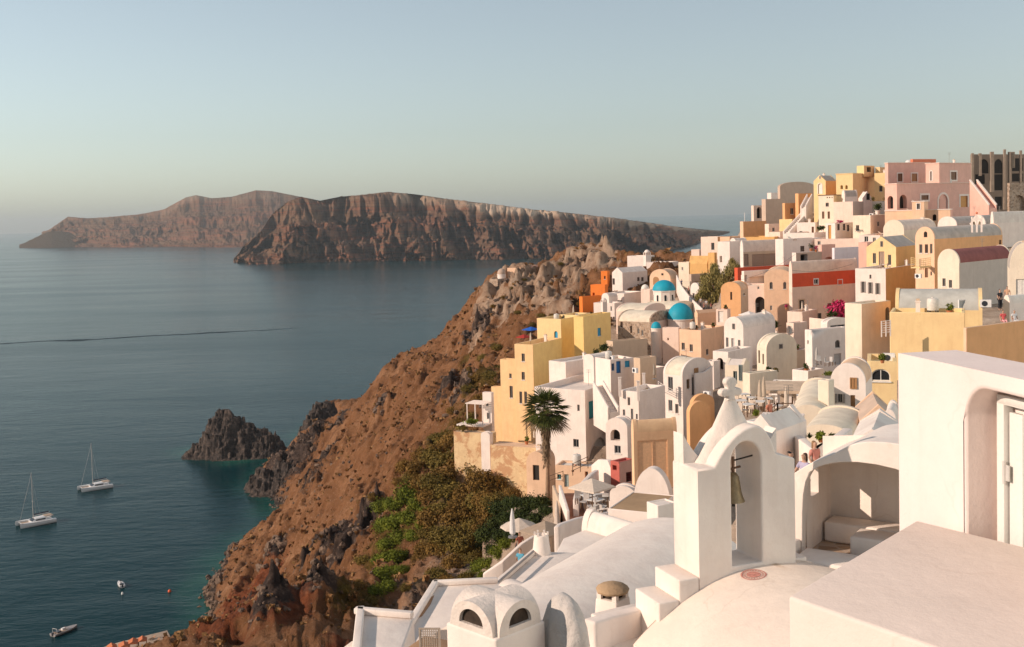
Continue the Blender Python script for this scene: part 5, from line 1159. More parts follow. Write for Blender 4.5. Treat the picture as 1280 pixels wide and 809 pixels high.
# ------------------------------------------------------------------ lower left roofs
def barrel(name, label, p0, p1, rad, z, mat, cat='roof', drop=7, seg=28, full=R(88), rise=1.0, endr=.0):
    """barrel roof with its crown line from p0 to p1 (plan metres)"""
    p0, p1 = Vector(p0), Vector(p1); L = (p1 - p0).length; a = math.atan2(p1.y - p0.y, p1.x - p0.x)
    root = thing(name, (p0.x, p0.y, z), a, label, cat); mb = MB(); ang = np.linspace(-full, full, seg)
    pf = [(rad * math.sin(t), -rad * rise * (1 - math.cos(t))) for t in ang]; zb_ = pf[0][1] - drop
    rows = 10; vs_ = [(L * j / rows, y, z_) for j in range(rows + 1) for y, z_ in pf]; n = len(pf)
    mb.add(vs_, [(j * n + i, j * n + i + 1, (j + 1) * n + i + 1, (j + 1) * n + i) for j in range(rows) for i in range(n - 1)], True)
    for x in (0, L): mb.add([(x, *p) for p in pf] + [(x, pf[-1][0], zb_), (x, pf[0][0], zb_)], [tuple(range(n + 2))])
    for p in (pf[0], pf[-1]): mb.quad((0, *p), (L, *p), (L, p[0], zb_), (0, p[0], zb_))
    o = mb.build('vault', mat, root); return root
q0, q1 = Z(640, 772, 106.2), Z(846, 648, 106.2)
barrel('vaulted_roof', 'large smooth white barrel roof sloping left of the bell tower', q0.xy, q1.xy, 3.4, 106.2, LIME, full=R(62))
r0, r1_ = Z(634, 724, 105.0), Z(700, 750, 105.0)
barrel('vaulted_roof', 'small white barrel ridge crossing in front of the flat roof', r0.xy, r1_.xy, .55, 105.0, LIME, full=R(80), drop=2)
def flat_roof(label, pix, z, th=6.0, mat=LIME, bev=.05, rim=None, name='flat_roof'):
    pts = [Z(x, y, z) for x, y in pix]; c = sum((p for p in pts), Vector()) / len(pts)
    root = thing(name, (c.x, c.y, z - th), 0, label, 'roof')
    slab_poly('roof_slab', [(p.x - c.x, p.y - c.y) for p in pts], 0, th, mat, root, bev)
    if rim:
        for i, j in rim:
            a, b = pts[i] - c, pts[j] - c; d = Vector((b.x - a.x, b.y - a.y, 0)); L = d.length; d.normalize(); nrm = Vector((-d.y, d.x, 0)); t, hh = .09, .14
            if nrm.dot(-(a + b)) < 0: nrm = -nrm
            m_ = MB(); mid = (a + b) / 2; m_.obox((mid.x + nrm.x * t, mid.y + nrm.y * t, th + hh / 2 + .003), d * (L / 2 - .004 + t * 0), nrm * t, (0, 0, hh / 2)); soft(m_.build('rim', mat, root), .03)
    return root
flat_roof('wide white flat roof with a round chimney, beyond the barrel roof', [(606, 742), (668, 689), (732, 691), (760, 705), (700, 752), (640, 775)], 104.4, rim=[(0, 1)])
flat_roof('white roof slope with a rust streak running to the cliff edge', [(494, 806), (541, 731), (622, 727), (662, 742), (600, 812), (560, 820)], 104.9, rim=[(0, 1), (1, 2)])
flat_roof('white parapet walled roof corner nearest the cliff', [(440, 820), (446, 765), (518, 771), (500, 820)], 106.2, rim=[(0, 1), (1, 2)], th=7)
flat_roof('narrow white roof strip below the rusty slope', [(400, 830), (440, 800), (520, 822), (500, 840)], 105.6, th=7)
flat_roof('small terracotta roof edge under the cane panel', [(505, 812), (531, 794), (560, 800), (570, 822)], 106.9, th=3, mat=plaster('roof_terracotta', (.42, .25, .14), var=.2), bev=.02)
flat_roof('shadowed white terrace at the foot of the steps', [(700, 830), (738, 776), (812, 758), (836, 775), (870, 830)], 107.2, rim=[(1, 2)], th=6)
flat_roof('white landing with curved walls behind the round chimney', [(690, 700), (704, 673), (760, 650), (775, 668), (735, 700)], 103.6, th=6)
# rust streak on the slope
def streak():
    pts = [Z(*p, 104.9 + .004) for p in ((517, 775), (523, 760), (531, 748), (543, 742), (537, 757), (527, 770))]; c = pts[0]
    mb = MB(); mb.add([(p.x - c.x, p.y - c.y, 0) for p in pts], [tuple(range(6))])
    return mb, c
# four lobed chimney ---------------------------------------------------
def clover():
    d = 14.0; h = frame_(557, 620, 682, 800, 845, d, 45); root = thing('chimney', h.o, h.rz, 'squat white chimney with four crossed barrel hoods and dark smoke openings', 'chimney')
    W, D, H = h.W, h.D, h.H; mb = MB(); mb.box(-W, 0, 0, D, -1.5, H)
    o = mb.build('base', LIME, root); soft(o, .04)
    r = .36 * min(W, D); zr = H - .02; rise = 46 * mpp(d) - .06
    def lobe(ax):
        m_ = MB(); n = 20; t = .09; ww = (D if ax == 'x' else W) / 2 - .075; c = (D if ax == 'x' else -W) / 2; lo, hi = (-W, 0) if ax == 'x' else (0, D)
        lo += .015; hi -= .015
        def pt(s, z, l): return (l, c + s, z) if ax == 'x' else (c + s, l, z)
        of = [(-ww * math.cos(PI * k / n), zr + rise * math.sin(PI * k / n) ** .9) for k in range(n + 1)]; inn = [(s * (1 - 2.0 * t / ww), zr + .09 + (z - zr) * .52) for s, z in of]
        for l0, l1 in ((lo, hi),):
            m_.add([pt(*p, l0) for p in of] + [pt(*p, l1) for p in of], [(i, i + 1, n + 2 + i, n + 1 + i) for i in range(n)], True)
        for l, dd in ((lo, 1), (hi, -1)):
            m_.add([pt(*p, l) for p in of] + [pt(*p, l) for p in inn], [(i, i + 1, n + 2 + i, n + 1 + i) for i in range(n)])
            m_.add([pt(*p, l) for p in inn] + [pt(*p, l + dd * .06) for p in inn], [(i, i + 1, n + 2 + i, n + 1 + i) for i in range(n)], True)
            m_.add([pt(of[0][0], zr, l), pt(of[-1][0], zr, l), pt(inn[-1][0], inn[-1][1], l), pt(inn[0][0], inn[0][1], l)], [(0, 1, 2, 3)])
            m_.add([pt(inn[0][0], inn[0][1], l), pt(inn[-1][0], inn[-1][1], l), pt(inn[-1][0], inn[-1][1], l + dd * .06), pt(inn[0][0], inn[0][1], l + dd * .06)], [(0, 1, 2, 3)])
            k = MB(); k.add([pt(*p, l + dd * .055) for p in inn], [tuple(range(n + 1))]); k.build('smoke_opening', plain('flue_shade', (.045, .03, .02), .95, 0, .5, 9), root)  # flat dark panel, the shade of the hollow hood put into its colour
        m_.build('hood', LIME_R, root)
    lobe('x'); lobe('y')
clover()
def lump():
    c = P(706, 812, 14.5); root = thing('oven_dome', (c.x + .02, c.y + .3, c.z - .6), R(20), 'rough grey white egg shaped oven dome behind the four lobed chimney', 'oven dome')
    mb = MB(); prof = [(.36, -.8), (.37, .3), (.36, .6), (.33, .80), (.27, 1.0), (.18, 1.14), (.08, 1.22), (0, 1.24)]
    mb.lathe(prof, 32, sx=.78, sy=1.5)
    for i, v in enumerate(mb.v): 
        n = .012 * math.sin(v[0] * 19 + v[2] * 11) + .01 * math.sin(v[1] * 23 - v[2] * 17); mb.v[i] = (v[0] + n, v[1] + n, v[2])
    mb.build('dome', plaster('lime_cracked', (.60, .55, .50), var=.28, stain=.5, bump=1.0), root)
lump()
def cap_chimney():
    c = P(768, 776, 22.0); s = mpp(22.0); root = thing('chimney', (c.x, c.y + .3, c.z - .5), R(-38), 'square white chimney with a round brown stone cap left of the tower steps', 'chimney')
    w0, w1, hh = 19 * s, 16 * s, .5 + 24 * s; mb = MB()
    b0 = [(-w0, -w0, 0), (w0, -w0, 0), (w0, w0, 0), (-w0, w0, 0)]; b1 = [(x * w1 / w0, y * w1 / w0, hh) for x, y, z in b0]
    mb.add(b0 + b1, [(i, (i + 1) % 4, 4 + (i + 1) % 4, 4 + i) for i in range(4)] + [(4, 5, 6, 7)]); soft(mb.build('shaft', LIME, root), .03)
    for sx, sy in ((1, 1), (1, -1), (-1, 1), (-1, -1)):
        p = MB(); p.box(sx * w1 * .72 - .05, sx * w1 * .72 + .05, sy * w1 * .72 - .05, sy * w1 * .72 + .05, hh, hh + .12); p.build('pillar', LIME, root)
    k = MB(); k.box(-w1 * .62, w1 * .62, -w1 * .62, w1 * .62, hh + .001, hh + .115); k.build('smoke_opening', plain('flue_shade', (.045, .03, .02), .95, 0, .5, 9), root)  # dark block standing in for the shade between the pillars
    k = MB(); k.lathe([(0, hh + .12), (w1 * 1.32, hh + .12), (w1 * 1.38, hh + .16), (w1 * 1.2, hh + .23), (w1 * .6, hh + .29), (0, hh + .31)], 9); k.build('cap', plaster('cap_stone', (.50, .34, .20), var=.3, stain=.3, bump=.8), root)
cap_chimney()
def round_chimney():
    c = P(677, 692, Z(677, 692, 104.4).y); s = mpp(c.y); root = thing('chimney', (c.x, c.y, 104.4), 0, 'short round white chimney pot standing on the wide flat roof', 'chimney')
    mb = MB(); mb.lathe([(12 * s, 0), (11.3 * s, 4 * s), (9 * s, 24 * s), (7.5 * s, 25 * s), (6.5 * s, 21 * s), (0, 20 * s)], 28); mb.build('pot', LIME, root)
    for a in range(6):
        t = MB(); x, y = 8.2 * s * math.cos(a * PI / 3), 8.2 * s * math.sin(a * PI / 3); t.box(x - .03, x + .03, y - .03, y + .03, 24 * s, 28 * s); t.build('tooth', LIME, root)
round_chimney()
def pipe():
    a, b = Z(611, 738, 104.66), Z(667, 689, 104.66); root = thing('drain_pipe', a, 0, 'long thin grey pipe along the left rim of the wide flat roof', 'pipe')
    mb = MB(); mb.tube([(0, 0, 0), (b.x - a.x, b.y - a.y, b.z - a.z)], .035); mb.build('pipe', plain('pipe_grey', (.28, .25, .23), .6), root)
pipe()
def cane_panel():
    z = 107.1; a, b = Z(524, 812, z), Z(551, 812, z); root = thing('cane_screen', (a.x, a.y, z - .6), math.atan2(b.y - a.y, b.x - a.x), 'woven beige screen panel beside the four lobed chimney', 'screen')
    L = (b - a).length; hh = 1.0; m = plain('cane', (.45, .36, .28), .8); f = MB()
    for x0, x1, z0, z1 in ((0, .03, 0, hh), (L - .03, L, 0, hh), (.03, L - .03, 0, .03), (.03, L - .03, hh - .03, hh)): f.box(x0, x1, 0, .03, z0, z1)
    f.build('frame', m, root); g = MB()
    for i in range(1, 10): g.box(L * i / 10 - .008, L * i / 10 + .008, .008, .016, .03, hh - .03)
    for i in range(1, 30): g.box(.03, L - .03, .017, .025, hh * i / 30 - .006, hh * i / 30 + .006)
    g.build('weave', m, root)
cane_panel()
# ------------------------------------------------------------------ plants
def leaf_mat(name, c0, c1, c2, scale=1.2):
    if name in MATS: return MATS[name]
    a = NT(name); oi = a.n('ShaderNodeObjectInfo'); p = a.n('ShaderNodeTexCoord').outputs['Object']
    c = a.ramp(a.noise(scale, 5, 0.7, p), [(0.3, c0), (0.5, c1), (0.72, c2)])
    c = a.mix(a.math('MULTIPLY', oi.outputs['Random'], .45), c, c0)
    a.l(c, a.b.inputs['Base Color']); a.b.inputs['Roughness'].default_value = .75; a.b.inputs['Specular IOR Level'].default_value = .15
    MATS[name] = a.m; return a.m
LM = dict(brown=leaf_mat('dry_bush_leaves', (.10, .058, .014), (.235, .135, .032), (.34, .20, .055), 1.5),
          olive=leaf_mat('olive_bush_leaves', (.08, .062, .015), (.19, .135, .03), (.29, .20, .05), 1.5),
          green=leaf_mat('green_bush_leaves', (.05, .065, .007), (.16, .19, .02), (.30, .31, .035), 1.5),
          dark=leaf_mat('dark_bush_leaves', (.015, .025, .007), (.045, .062, .014), (.11, .125, .028), 1.5),
          willow=leaf_mat('willow_leaves', (.14, .12, .035), (.31, .25, .085), (.46, .37, .16), 1.0),
          magenta=leaf_mat('bougainvillea_flowers', (.25, .01, .05), (.52, .03, .12), (.66, .08, .18), 3),
          bright=leaf_mat('yellow_green_leaves', (.06, .08, .01), (.14, .16, .02), (.25, .25, .05), 3),
          palm=leaf_mat('palm_fronds', (.030, .042, .010), (.085, .10, .022), (.19, .19, .05), 2), dead=leaf_mat('dead_fronds', (.12, .075, .04), (.26, .18, .11), (.40, .30, .20), 2))
BARK = plaster('bark', (.30, .20, .13), var=.4, stain=.5, bump=1.0)
def leaf_cloud(rng, n, size, blobs, droop=0.0, aspect=1.6, shell=.55):
    """quads spread through the outer volume of several ellipsoids: (cx,cy,cz,rx,ry,rz)"""
    B = np.array(blobs, float); vol = (B[:, 3] * B[:, 4] * B[:, 5]) ** .67; k = rng.choice(len(B), n, p=vol / vol.sum())
    d = rng.normal(size=(n, 3)); d /= np.linalg.norm(d, axis=1)[:, None]; r = (shell + (1 - shell) * rng.rand(n)) * (1 + .10 * rng.normal(size=n))
    # clumps: push the surface in and out so that gaps open
    bump = 1 + .20 * np.sin(d[:, 0] * 6 + k) * np.sin(d[:, 1] * 7 + 2 * k) + .13 * np.sin(d[:, 2] * 13 + d[:, 0] * 11)
    c = B[k, :3] + d * B[k, 3:] * (r * bump)[:, None]
    keep = c[:, 2] > -0.15; c = c[keep]; d = d[keep]; n = len(c)
    nrm = d + rng.normal(size=(n, 3)) * .75; nrm /= np.linalg.norm(nrm, axis=1)[:, None]
    t = np.cross(nrm, rng.normal(size=(n, 3))); 
    if droop: t = t * (1 - droop) + np.array([0, 0, -1]) * droop * 1.5
    t /= np.linalg.norm(t, axis=1)[:, None]; b = np.cross(nrm, t); s = size * (.6 + .8 * rng.rand(n))[:, None]
    V = np.stack([c - t * s * aspect, c + b * s * .6, c + t * s * aspect, c - b * s * .6], 1).reshape(-1, 3)
    return V, np.arange(4 * n).reshape(-1, 4)
def core(rng, blobs, k=.72):
    mb = MB()
    for (x, y, z, rx, ry, rz) in blobs:
        mb.lathe([(rx * k * math.sin(t), z - 0 + rz * k * -math.cos(t)) for t in np.linspace(0, PI, 8)], 10, (x, y, 0))
    return mb
def bush_mesh(kind, seed, n=1100, size=.10, flat=.62):
    rng = np.random.RandomState(seed); bl = [(0, 0, .28, .78, .78, flat)]
    for i in range(7):
        a = rng.rand() * 2 * PI; rr = .42 * (.5 + rng.rand() * .6); bl.append((rr * math.cos(a), rr * math.sin(a), .25 + .35 * rng.rand() * flat, .30 + .24 * rng.rand(), .30 + .24 * rng.rand(), .30 + .2 * rng.rand()))
    V, F = leaf_cloud(rng, n, size * .6, bl); return mesh_np('shrub_' + kind, V, F, LM[kind])
BUSH = {k: [bush_mesh(k, 10 + i + 31 * j, 3200, .075) for i in range(4)] for j, k in enumerate(('brown', 'olive', 'green', 'dark'))}
SEEN = {}
def shrub(px, py, rpx, kind, rng, label, group, squash=1.0, sink=.25, d0=40):
    # each bush is told apart by its size and by where it stands in its patch
    box = {'thicket below': (495, 650, 545, 735), 'strip': (465, 545, 622, 745), 'palm and': (595, 695, 615, 695), 'along the roofs': (585, 648, 672, 725), 'on the cliff': (430, 740, 340, 765)}
    bx = [v for k, v in box.items() if k in group][0]; u = int(min(3, max(0, (px - bx[0]) / (bx[1] - bx[0]) * 4))); v = int(min(4, max(0, (py - bx[2]) / (bx[3] - bx[2]) * 5)))
    size = 'small' if rpx < 10 else ('mid sized' if rpx < 14 else 'large'); 
    label = size + ' ' + ' '.join(label.split()[:7]) + ', ' + ('top', 'upper', 'middle', 'lower', 'bottom')[v] + ' row, ' + ('far left', 'left', 'right', 'far right')[u]
    k_ = SEEN[label] = SEEN.get(label, 0) + 1
    if k_ > 1: label = label + (', second one', ', third one', ', fourth one', ', fifth one')[min(k_ - 2, 3)]
    h = hitg(px, py, d0)
    if h is None: return
    r = 1.65 * rpx * mpp(h.y); o = bpy.data.objects.new('shrub', BUSH[kind][rng.randint(4)]); COL.objects.link(o)
    o.location = (h.x, h.y, ground(h.x, h.y) - r * sink); o.rotation_euler = (rng.uniform(-.15, .15), rng.uniform(-.2, .1), rng.uniform(0, 6.28)); q = r * rng.uniform(.85, 1.15)
    o.scale = (q, q * rng.uniform(.9, 1.2), q * squash * rng.uniform(.8, 1.15)); tag(o, label, 'shrub', group)
def shrubs():
    rng = np.random.RandomState(5)
    for (px, py, r) in [(548, 566, 14), (565, 560, 16), (585, 568, 14), (602, 578, 16), (618, 592, 14), (632, 604, 17), (645, 600, 12), (560, 585, 18), (582, 592, 17), (600, 606, 17), (620, 618, 16), (545, 604, 14), (560, 618, 17), (580, 622, 15), (598, 634, 16),
                         (612, 645, 13), (535, 585, 12), (555, 645, 15), (572, 655, 16), (590, 662, 14), (560, 676, 16), (575, 690, 15), (592, 684, 14), (548, 668, 12), (565, 706, 13), (583, 708, 13), (545, 720, 12), (528, 612, 12), (515, 600, 10), (638, 622, 10), (606, 662, 12), (597, 700, 10), (560, 730, 12), (525, 575, 10), (540, 575, 14), (520, 590, 12), (500, 605, 9), (535, 625, 13), (538, 655, 13), (548, 690, 14), (530, 670, 10), (572, 672, 15), (575, 640, 15), (610, 625, 15), (555, 555, 12), (505, 585, 9), (530, 690, 9), (560, 600, 15), (596, 590, 14), (620, 634, 14), (582, 725, 10)]:
        shrub(px, py, r, 'brown' if rng.rand() < .7 else 'olive', rng, 'brown shrub in thicket below peeling wall', 'shrubs of the dry thicket below the peeling wall')
    for (px, py, r) in [(480, 640, 12), (492, 632, 12), (508, 626, 13), (522, 632, 12), (535, 640, 9), (478, 660, 12), (495, 655, 15), (512, 650, 14), (528, 658, 10), (485, 680, 13), (502, 676, 13), (515, 672, 10), (488, 700, 12), (500, 698, 10), (478, 722, 12), (492, 718, 9), (470, 742, 10), (484, 738, 9), (475, 700, 9), (505, 715, 7)]:
        shrub(px, py, r, 'green', rng, 'fresh green shrub in strip on slope', 'green shrubs in the strip on the slope', .9)
    for (px, py, r) in [(628, 640, 12), (642, 632, 12), (658, 630, 12), (672, 634, 11), (682, 642, 9), (620, 656, 13), (636, 652, 14), (652, 650, 14), (668, 655, 11), (612, 672, 13), (628, 672, 12), (642, 668, 10), (600, 688, 11), (614, 690, 10), (690, 628, 8), (680, 620, 8)]:
        shrub(px, py, r, 'dark', rng, 'dark shrub between palm and white roofs', 'dark shrubs between the palm and the roofs', 1.0)
    for (px, py, r) in [(600, 712, 9), (612, 706, 10), (624, 696, 10), (634, 684, 9), (588, 720, 8), (605, 722, 7), (618, 716, 7), (643, 676, 7)]:
        shrub(px, py, r, 'green', rng, 'light green shrub at edge of roofs', 'light green shrubs along the roofs', .9)
    for (px, py, r) in [(468, 625, 9), (455, 705, 9), (448, 735, 9), (462, 755, 10), (440, 760, 8), (430, 745, 7), (508, 735, 8), (520, 700, 7), (600, 500, 8), (590, 520, 9), (575, 535, 8), (612, 470, 9), (604, 450, 8), (622, 440, 8), (585, 488, 7), (598, 476, 8), (566, 516, 7), (620, 480, 8), (610, 500, 7), (625, 460, 7),
                         (560, 545, 9), (545, 552, 9), (575, 550, 8), (640, 366, 3.5), (630, 376, 4), (655, 350, 3), (700, 345, 3.5), (618, 385, 4), (676, 395, 5), (692, 398, 5), (706, 404, 5), (716, 398, 4), (665, 412, 5), (648, 396, 4), (725, 380, 4), (735, 395, 5)]:
        shrub(px, py, r, 'olive' if rng.rand() < .6 else 'brown', rng, 'low olive bush clinging to the cliff', 'low bushes on the cliff', .8)
shrubs()
def scrub():
    """dry tufts all over the open slope: nobody could count them"""
    rng = np.random.RandomState(3); n = 34000
    i = rng.randint(60, HX.shape[0] - 40, n); j = rng.randint(100, 560, n)
    u, v = rng.rand(n), rng.rand(n)
    def lp(A): return (A[i, j] * (1 - u) + A[i + 1, j] * u) * (1 - v) + (A[i, j + 1] * (1 - u) + A[i + 1, j + 1] * u) * v
    x, y, z = lp(HX), lp(HY), lp(HH)
    rx = x - np.interp(y, [0, 60, 100, 150, 200, 260, 300, 400], [-16, -12, -10, -8, 6, 28, 60, 70])
    gz = np.abs(HH[i + 1, j] - HH[i, j]) / np.maximum(HY[i + 1, j] - HY[i, j], .2)
    dens = fbm(x * .05, y * .05, 4) * .9 + .45
    k = (rx < 2) & (z > 5) & (gz < 1.3) & (rng.rand(n) < dens) & (y > 60) & (y < 520)
    x, y, z = x[k], y[k], z[k]; n = len(x); V = []; s = (.18 + .5 * rng.rand(n) ** 2) * (0.7 + y / 300)
    for q in range(7):
        a = rng.rand(n) * 2 * PI; dx, dy = np.cos(a), np.sin(a); ox, oy = (rng.rand(n) - .5) * s, (rng.rand(n) - .5) * s; hh = s * (.5 + .5 * rng.rand(n)); ww = s * .35
        c = np.stack([x + ox, y + oy, z - .05], 1); t = np.stack([dx, dy, 0 * dx], 1); up = np.stack([dy * .5, -dx * .5, 0 * dx + 1], 1)
        V.append(np.stack([c - t * ww[:, None] * .6, c + t * ww[:, None] * .6, c + t * ww[:, None] + up * hh[:, None], c - t * ww[:, None] + up * hh[:, None]], 1))
    V = np.concatenate(V).reshape(-1, 3)
    me = mesh_np('dry_scrub', V, np.arange(len(V)).reshape(-1, 4), leaf_mat('scrub_leaves', (.17, .085, .034), (.28, .15, .058), (.36, .225, .10), .15))
    o = bpy.data.objects.new('dry_scrub', me); COL.objects.link(o); tag(o, kind='stuff')
scrub()
def rocks():
    rng = np.random.RandomState(9); V = []; F = []
    ico = bmesh.new(); bmesh.ops.create_icosphere(ico, subdivisions=2, radius=1); iv = np.array([v.co[:] for v in ico.verts]); fi = np.array([[v.index for v in f.verts] for f in ico.faces]); ico.free()
    spots = []
    for n_, (px, py, r) in enumerate(DARK + PALE):
        h = hit(px, py)
        if h is None: continue
        rad = r * h.y / FPX
        for _ in range(30 if n_ < len(DARK) else 9): spots.append((h.x + rng.normal() * rad * .6, h.y + rng.normal() * rad * 1.3, rng.uniform(.25, 1.15) ** 1.6 * min(1, h.y / 330)))
    for k in range(len(shore_w) - 1):
        for _ in range(42):
            t = rng.rand(); p = shore_w[k] * (1 - t) + shore_w[k + 1] * t; spots.append((p[0] + rng.normal() * 2.2, p[1] + rng.normal() * 2.5, rng.uniform(.25, 1.2)))
    for _ in range(900): 
        y = rng.uniform(110, 430); x = rng.uniform(-90, 0); spots.append((x, y, rng.uniform(.15, .55)))
    c = 0
    for x, y, s in spots:
        z = ground(x, y)
        if z < -3 or (x > -2 and y < 200): continue
        q = iv * (1 + .32 * np.sin(iv[:, [1]] * rng.uniform(2, 6) + rng.rand() * 6) * np.sin(iv[:, [0]] * rng.uniform(2, 6) + rng.rand() * 6) + .12 * rng.normal(size=(len(iv), 1)))
        q = q * np.array([rng.uniform(.6, 1.2), rng.uniform(.6, 1.2), rng.uniform(.5, 1.15)]) * s; a = rng.rand() * 6.28; ca, sa = math.cos(a), math.sin(a)
        q = np.stack([q[:, 0] * ca - q[:, 1] * sa, q[:, 0] * sa + q[:, 1] * ca, q[:, 2]], 1); q += np.array([x, y, max(z, -.4) + s * .15]); V.append(q); F.append(fi + c); c += len(iv)
    me = mesh_np('scattered_rocks', np.concatenate(V), np.concatenate(F), MATS['lava'] if 0 else rock_small(), False)
    o = bpy.data.objects.new('scattered_rocks', me); COL.objects.link(o); tag(o, kind='stuff')
def rock_small():
    a = NT('cliff_boulders'); p = a.pos(); c = a.ramp(a.noise(.7, 6, .72, p), [(.3, (.030, .022, .018)), (.5, (.095, .062, .045)), (.75, (.24, .165, .115))])
    pl = a.ramp(a.noise(.02, 3, .5, p), [(.45, (0, 0, 0)), (.6, (.5, .5, .5))]); c = a.mix(pl, c, (.26, .17, .11)); a.l(c, a.b.inputs['Base Color']); a.b.inputs['Roughness'].default_value = .95; return a.m
rocks()
# palm --------------------------------------------------------------
def palm():
    d = 117.0; top = P(687, 512, d); bot = P(684, 614, d); H_ = top.z - bot.z; BASES.append((bot.x, bot.y, bot.z, 1))
    root = thing('palm_tree', bot, 0, 'tall fan palm with a shaggy trunk in front of the white houses', 'palm tree'); rng = random.Random(4)
    mb = MB(); pts = [(0.15 * math.sin(t * 2.2), 0, -1.5 + t * (H_ + 1.5)) for t in np.linspace(0, 1, 14)]
    mb.tube(pts, [.34 if t < .1 else .21 + .03 * math.sin(t * 60) + (.10 * max(0, t - .6) / .4) for t in np.linspace(0, 1, 14)], 12); mb.build('trunk', BARK, root)
    sk = MB()
    for i in range(520):                                     # hanging skirt of old leaf bases
        t = rng.random() ** .6; a = rng.uniform(0, 2 * PI); z = H_ * (.30 + .68 * t); r = .20 + .45 * max(0, t - .5) + rng.uniform(0, .15); L = rng.uniform(.4, .9) * (0.6 + t * .8)
        p = Vector((r * math.cos(a), r * math.sin(a), z)); q = p + Vector((math.cos(a) * .22, math.sin(a) * .22, -L)); s = Vector((-math.sin(a), math.cos(a), 0)) * .06
        sk.add([p - s, p + s, q + s * .4, q - s * .4], [(0, 1, 2, 3)])
    sk.build('dead_frond_skirt', LM['dead'], root)
    for i in range(48):                                      # fan leaves
        a = i * 2.399; e = R(78) - (i / 48) ** .85 * R(125); L = rng.uniform(1.6, 2.35); dv = Vector((math.cos(a) * math.cos(e), math.sin(a) * math.cos(e), math.sin(e)))
        side = Vector((-math.sin(a), math.cos(a), 0)); up = dv.cross(side) * -1; c = Vector((0, 0, H_ - .1)); hub = c + dv * L * .62
        f = MB(); f.tube([c, hub], .025, 5, False)
        for k in range(15):
            g = (k - 7) / 7 * R(66); tip = hub + (dv * math.cos(g) + side * math.sin(g)) * L * .88 * (1 - .12 * abs(k - 7) / 7) + Vector((0, 0, -.26 * L + rng.uniform(-.1, .1)))
            m = hub + (tip - hub) * .55 + Vector((0, 0, .07)); s = (side * math.cos(g) - dv * math.sin(g)) * .075
            f.add([hub, m - s, tip, m + s], [(0, 1, 2, 3)])
        f.build('frond', LM['palm'] if e > R(-22) else LM['dead'], root)
palm()
# broad leafy tree above the lane ---------------------------------------
def leafy_tree():
    d = 205.0; b = P(898, 392, d); s = mpp(d); root = thing('leafy_tree', b, 0, 'big drooping olive gold tree rising over the crowded lane', 'tree'); rng = np.random.RandomState(8)
    mb = MB(); mb.tube([(0, 0, -2), (.1, 0, 1.2), (-.2, .1, 2.6)], [.38, .30, .24], 10)
    for a, L in ((0.4, 3.6), (1.7, 3.2), (2.9, 3.8), (4.1, 3.0), (5.3, 3.4)): mb.tube([(-.15, 0, 2.3), (math.cos(a) * 1.2, math.sin(a) * 1.1, 4.0), (math.cos(a) * 2.3, math.sin(a) * 1.8, 3.6 + L * .7)], [.18, .12, .05], 7)
    mb.build('trunk', BARK, root)
    bl = []
    for (px, py, r) in [(880, 348, 6), (915, 328, 5), (893, 335, 6), (893, 345, 10), (903, 352, 11), (912, 340, 8), (884, 358, 10), (897, 365, 12), (878, 368, 7), (909, 366, 9), (918, 354, 7), (888, 374, 7), (920, 334, 5), (900, 380, 8), (872, 372, 4)]:
        q = P(px, py, d + rng.uniform(-1.4, 1.4)) - b; bl.append((q.x, q.y, q.z, r * s, r * s * .9, r * s * 1.05))
    V, F = leaf_cloud(rng, 15000, .13, bl, droop=.6, aspect=2.2, shell=.35); o = bpy.data.objects.new('crown', mesh_np('crown', V, F, LM['willow'])); COL.objects.link(o); o.parent = root
leafy_tree()
def plant(label, px, py, rpx, d, kind='dark', pot=None, n=420, tall=1.0, name='plant', cat='plant', seed=1, group=None, size=.055):
    c = P(px, py, d); s = mpp(d); r = rpx * s; root = thing(name, c, 0, label, cat, group); rng = np.random.RandomState(seed); z0 = 0
    if pot:
        pm = plain('terracotta_pot', (.42, .15, .06), .8) if pot == 'clay' else wall_mat('white'); k = r * .55; mb = MB(); mb.lathe([(0, 0), (k * .7, 0), (k * .95, k * 1.2), (k * 1.1, k * 1.25), (k * 1.1, k * 1.45), (k * .9, k * 1.45), (k * .85, k * 1.2), (0, k * 1.2)], 16); mb.build('pot', pm, root); z0 = k * 1.3
    bl = [(0, 0, z0 + r * .7 * tall, r, r, r * .8 * tall)] + [(rng.uniform(-.5, .5) * r, rng.uniform(-.5, .5) * r, z0 + r * tall * rng.uniform(.5, 1.3), r * .5, r * .5, r * .5 * tall) for _ in range(5)]
    V, F = leaf_cloud(rng, n, max(size, r * .12), bl, shell=.3); o = bpy.data.objects.new('foliage', mesh_np('foliage', V, F, LM[kind])); COL.objects.link(o); o.parent = root
    return root
def spiky(label, px, py, rpx, d, pot=None, kind='palm', n=16, name='agave', cat='plant'):
    c = P(px, py, d); r = rpx * mpp(d); root = thing(name, c, 0, label, cat); z0 = 0; rng = random.Random(int(px))
    if pot: k = r * .45; mb = MB(); mb.lathe([(0, 0), (k * .7, 0), (k, k * 1.4), (k * .8, k * 1.4), (0, k * 1.2)], 16); mb.build('pot', plain('terracotta_pot', (.42, .15, .06), .8), root); z0 = k * 1.2
    f = MB()
    for i in range(n):
        a = i * 2.4; e = R(rng.uniform(15, 85)); dv = Vector((math.cos(a) * math.cos(e), math.sin(a) * math.cos(e), math.sin(e))); sd = Vector((-math.sin(a), math.cos(a), 0)) * r * .09; p = Vector((0, 0, z0)); m = p + dv * r * .55 + Vector((0, 0, .02)); q = p + dv * r + Vector((0, 0, -r * .12))
        f.add([p - sd, p + sd, m + sd * .9, m - sd * .9], [(0, 1, 2, 3)]); f.add([m - sd * .9, m + sd * .9, q], [(0, 1, 2)])
    f.build('leaves', LM[kind], root)
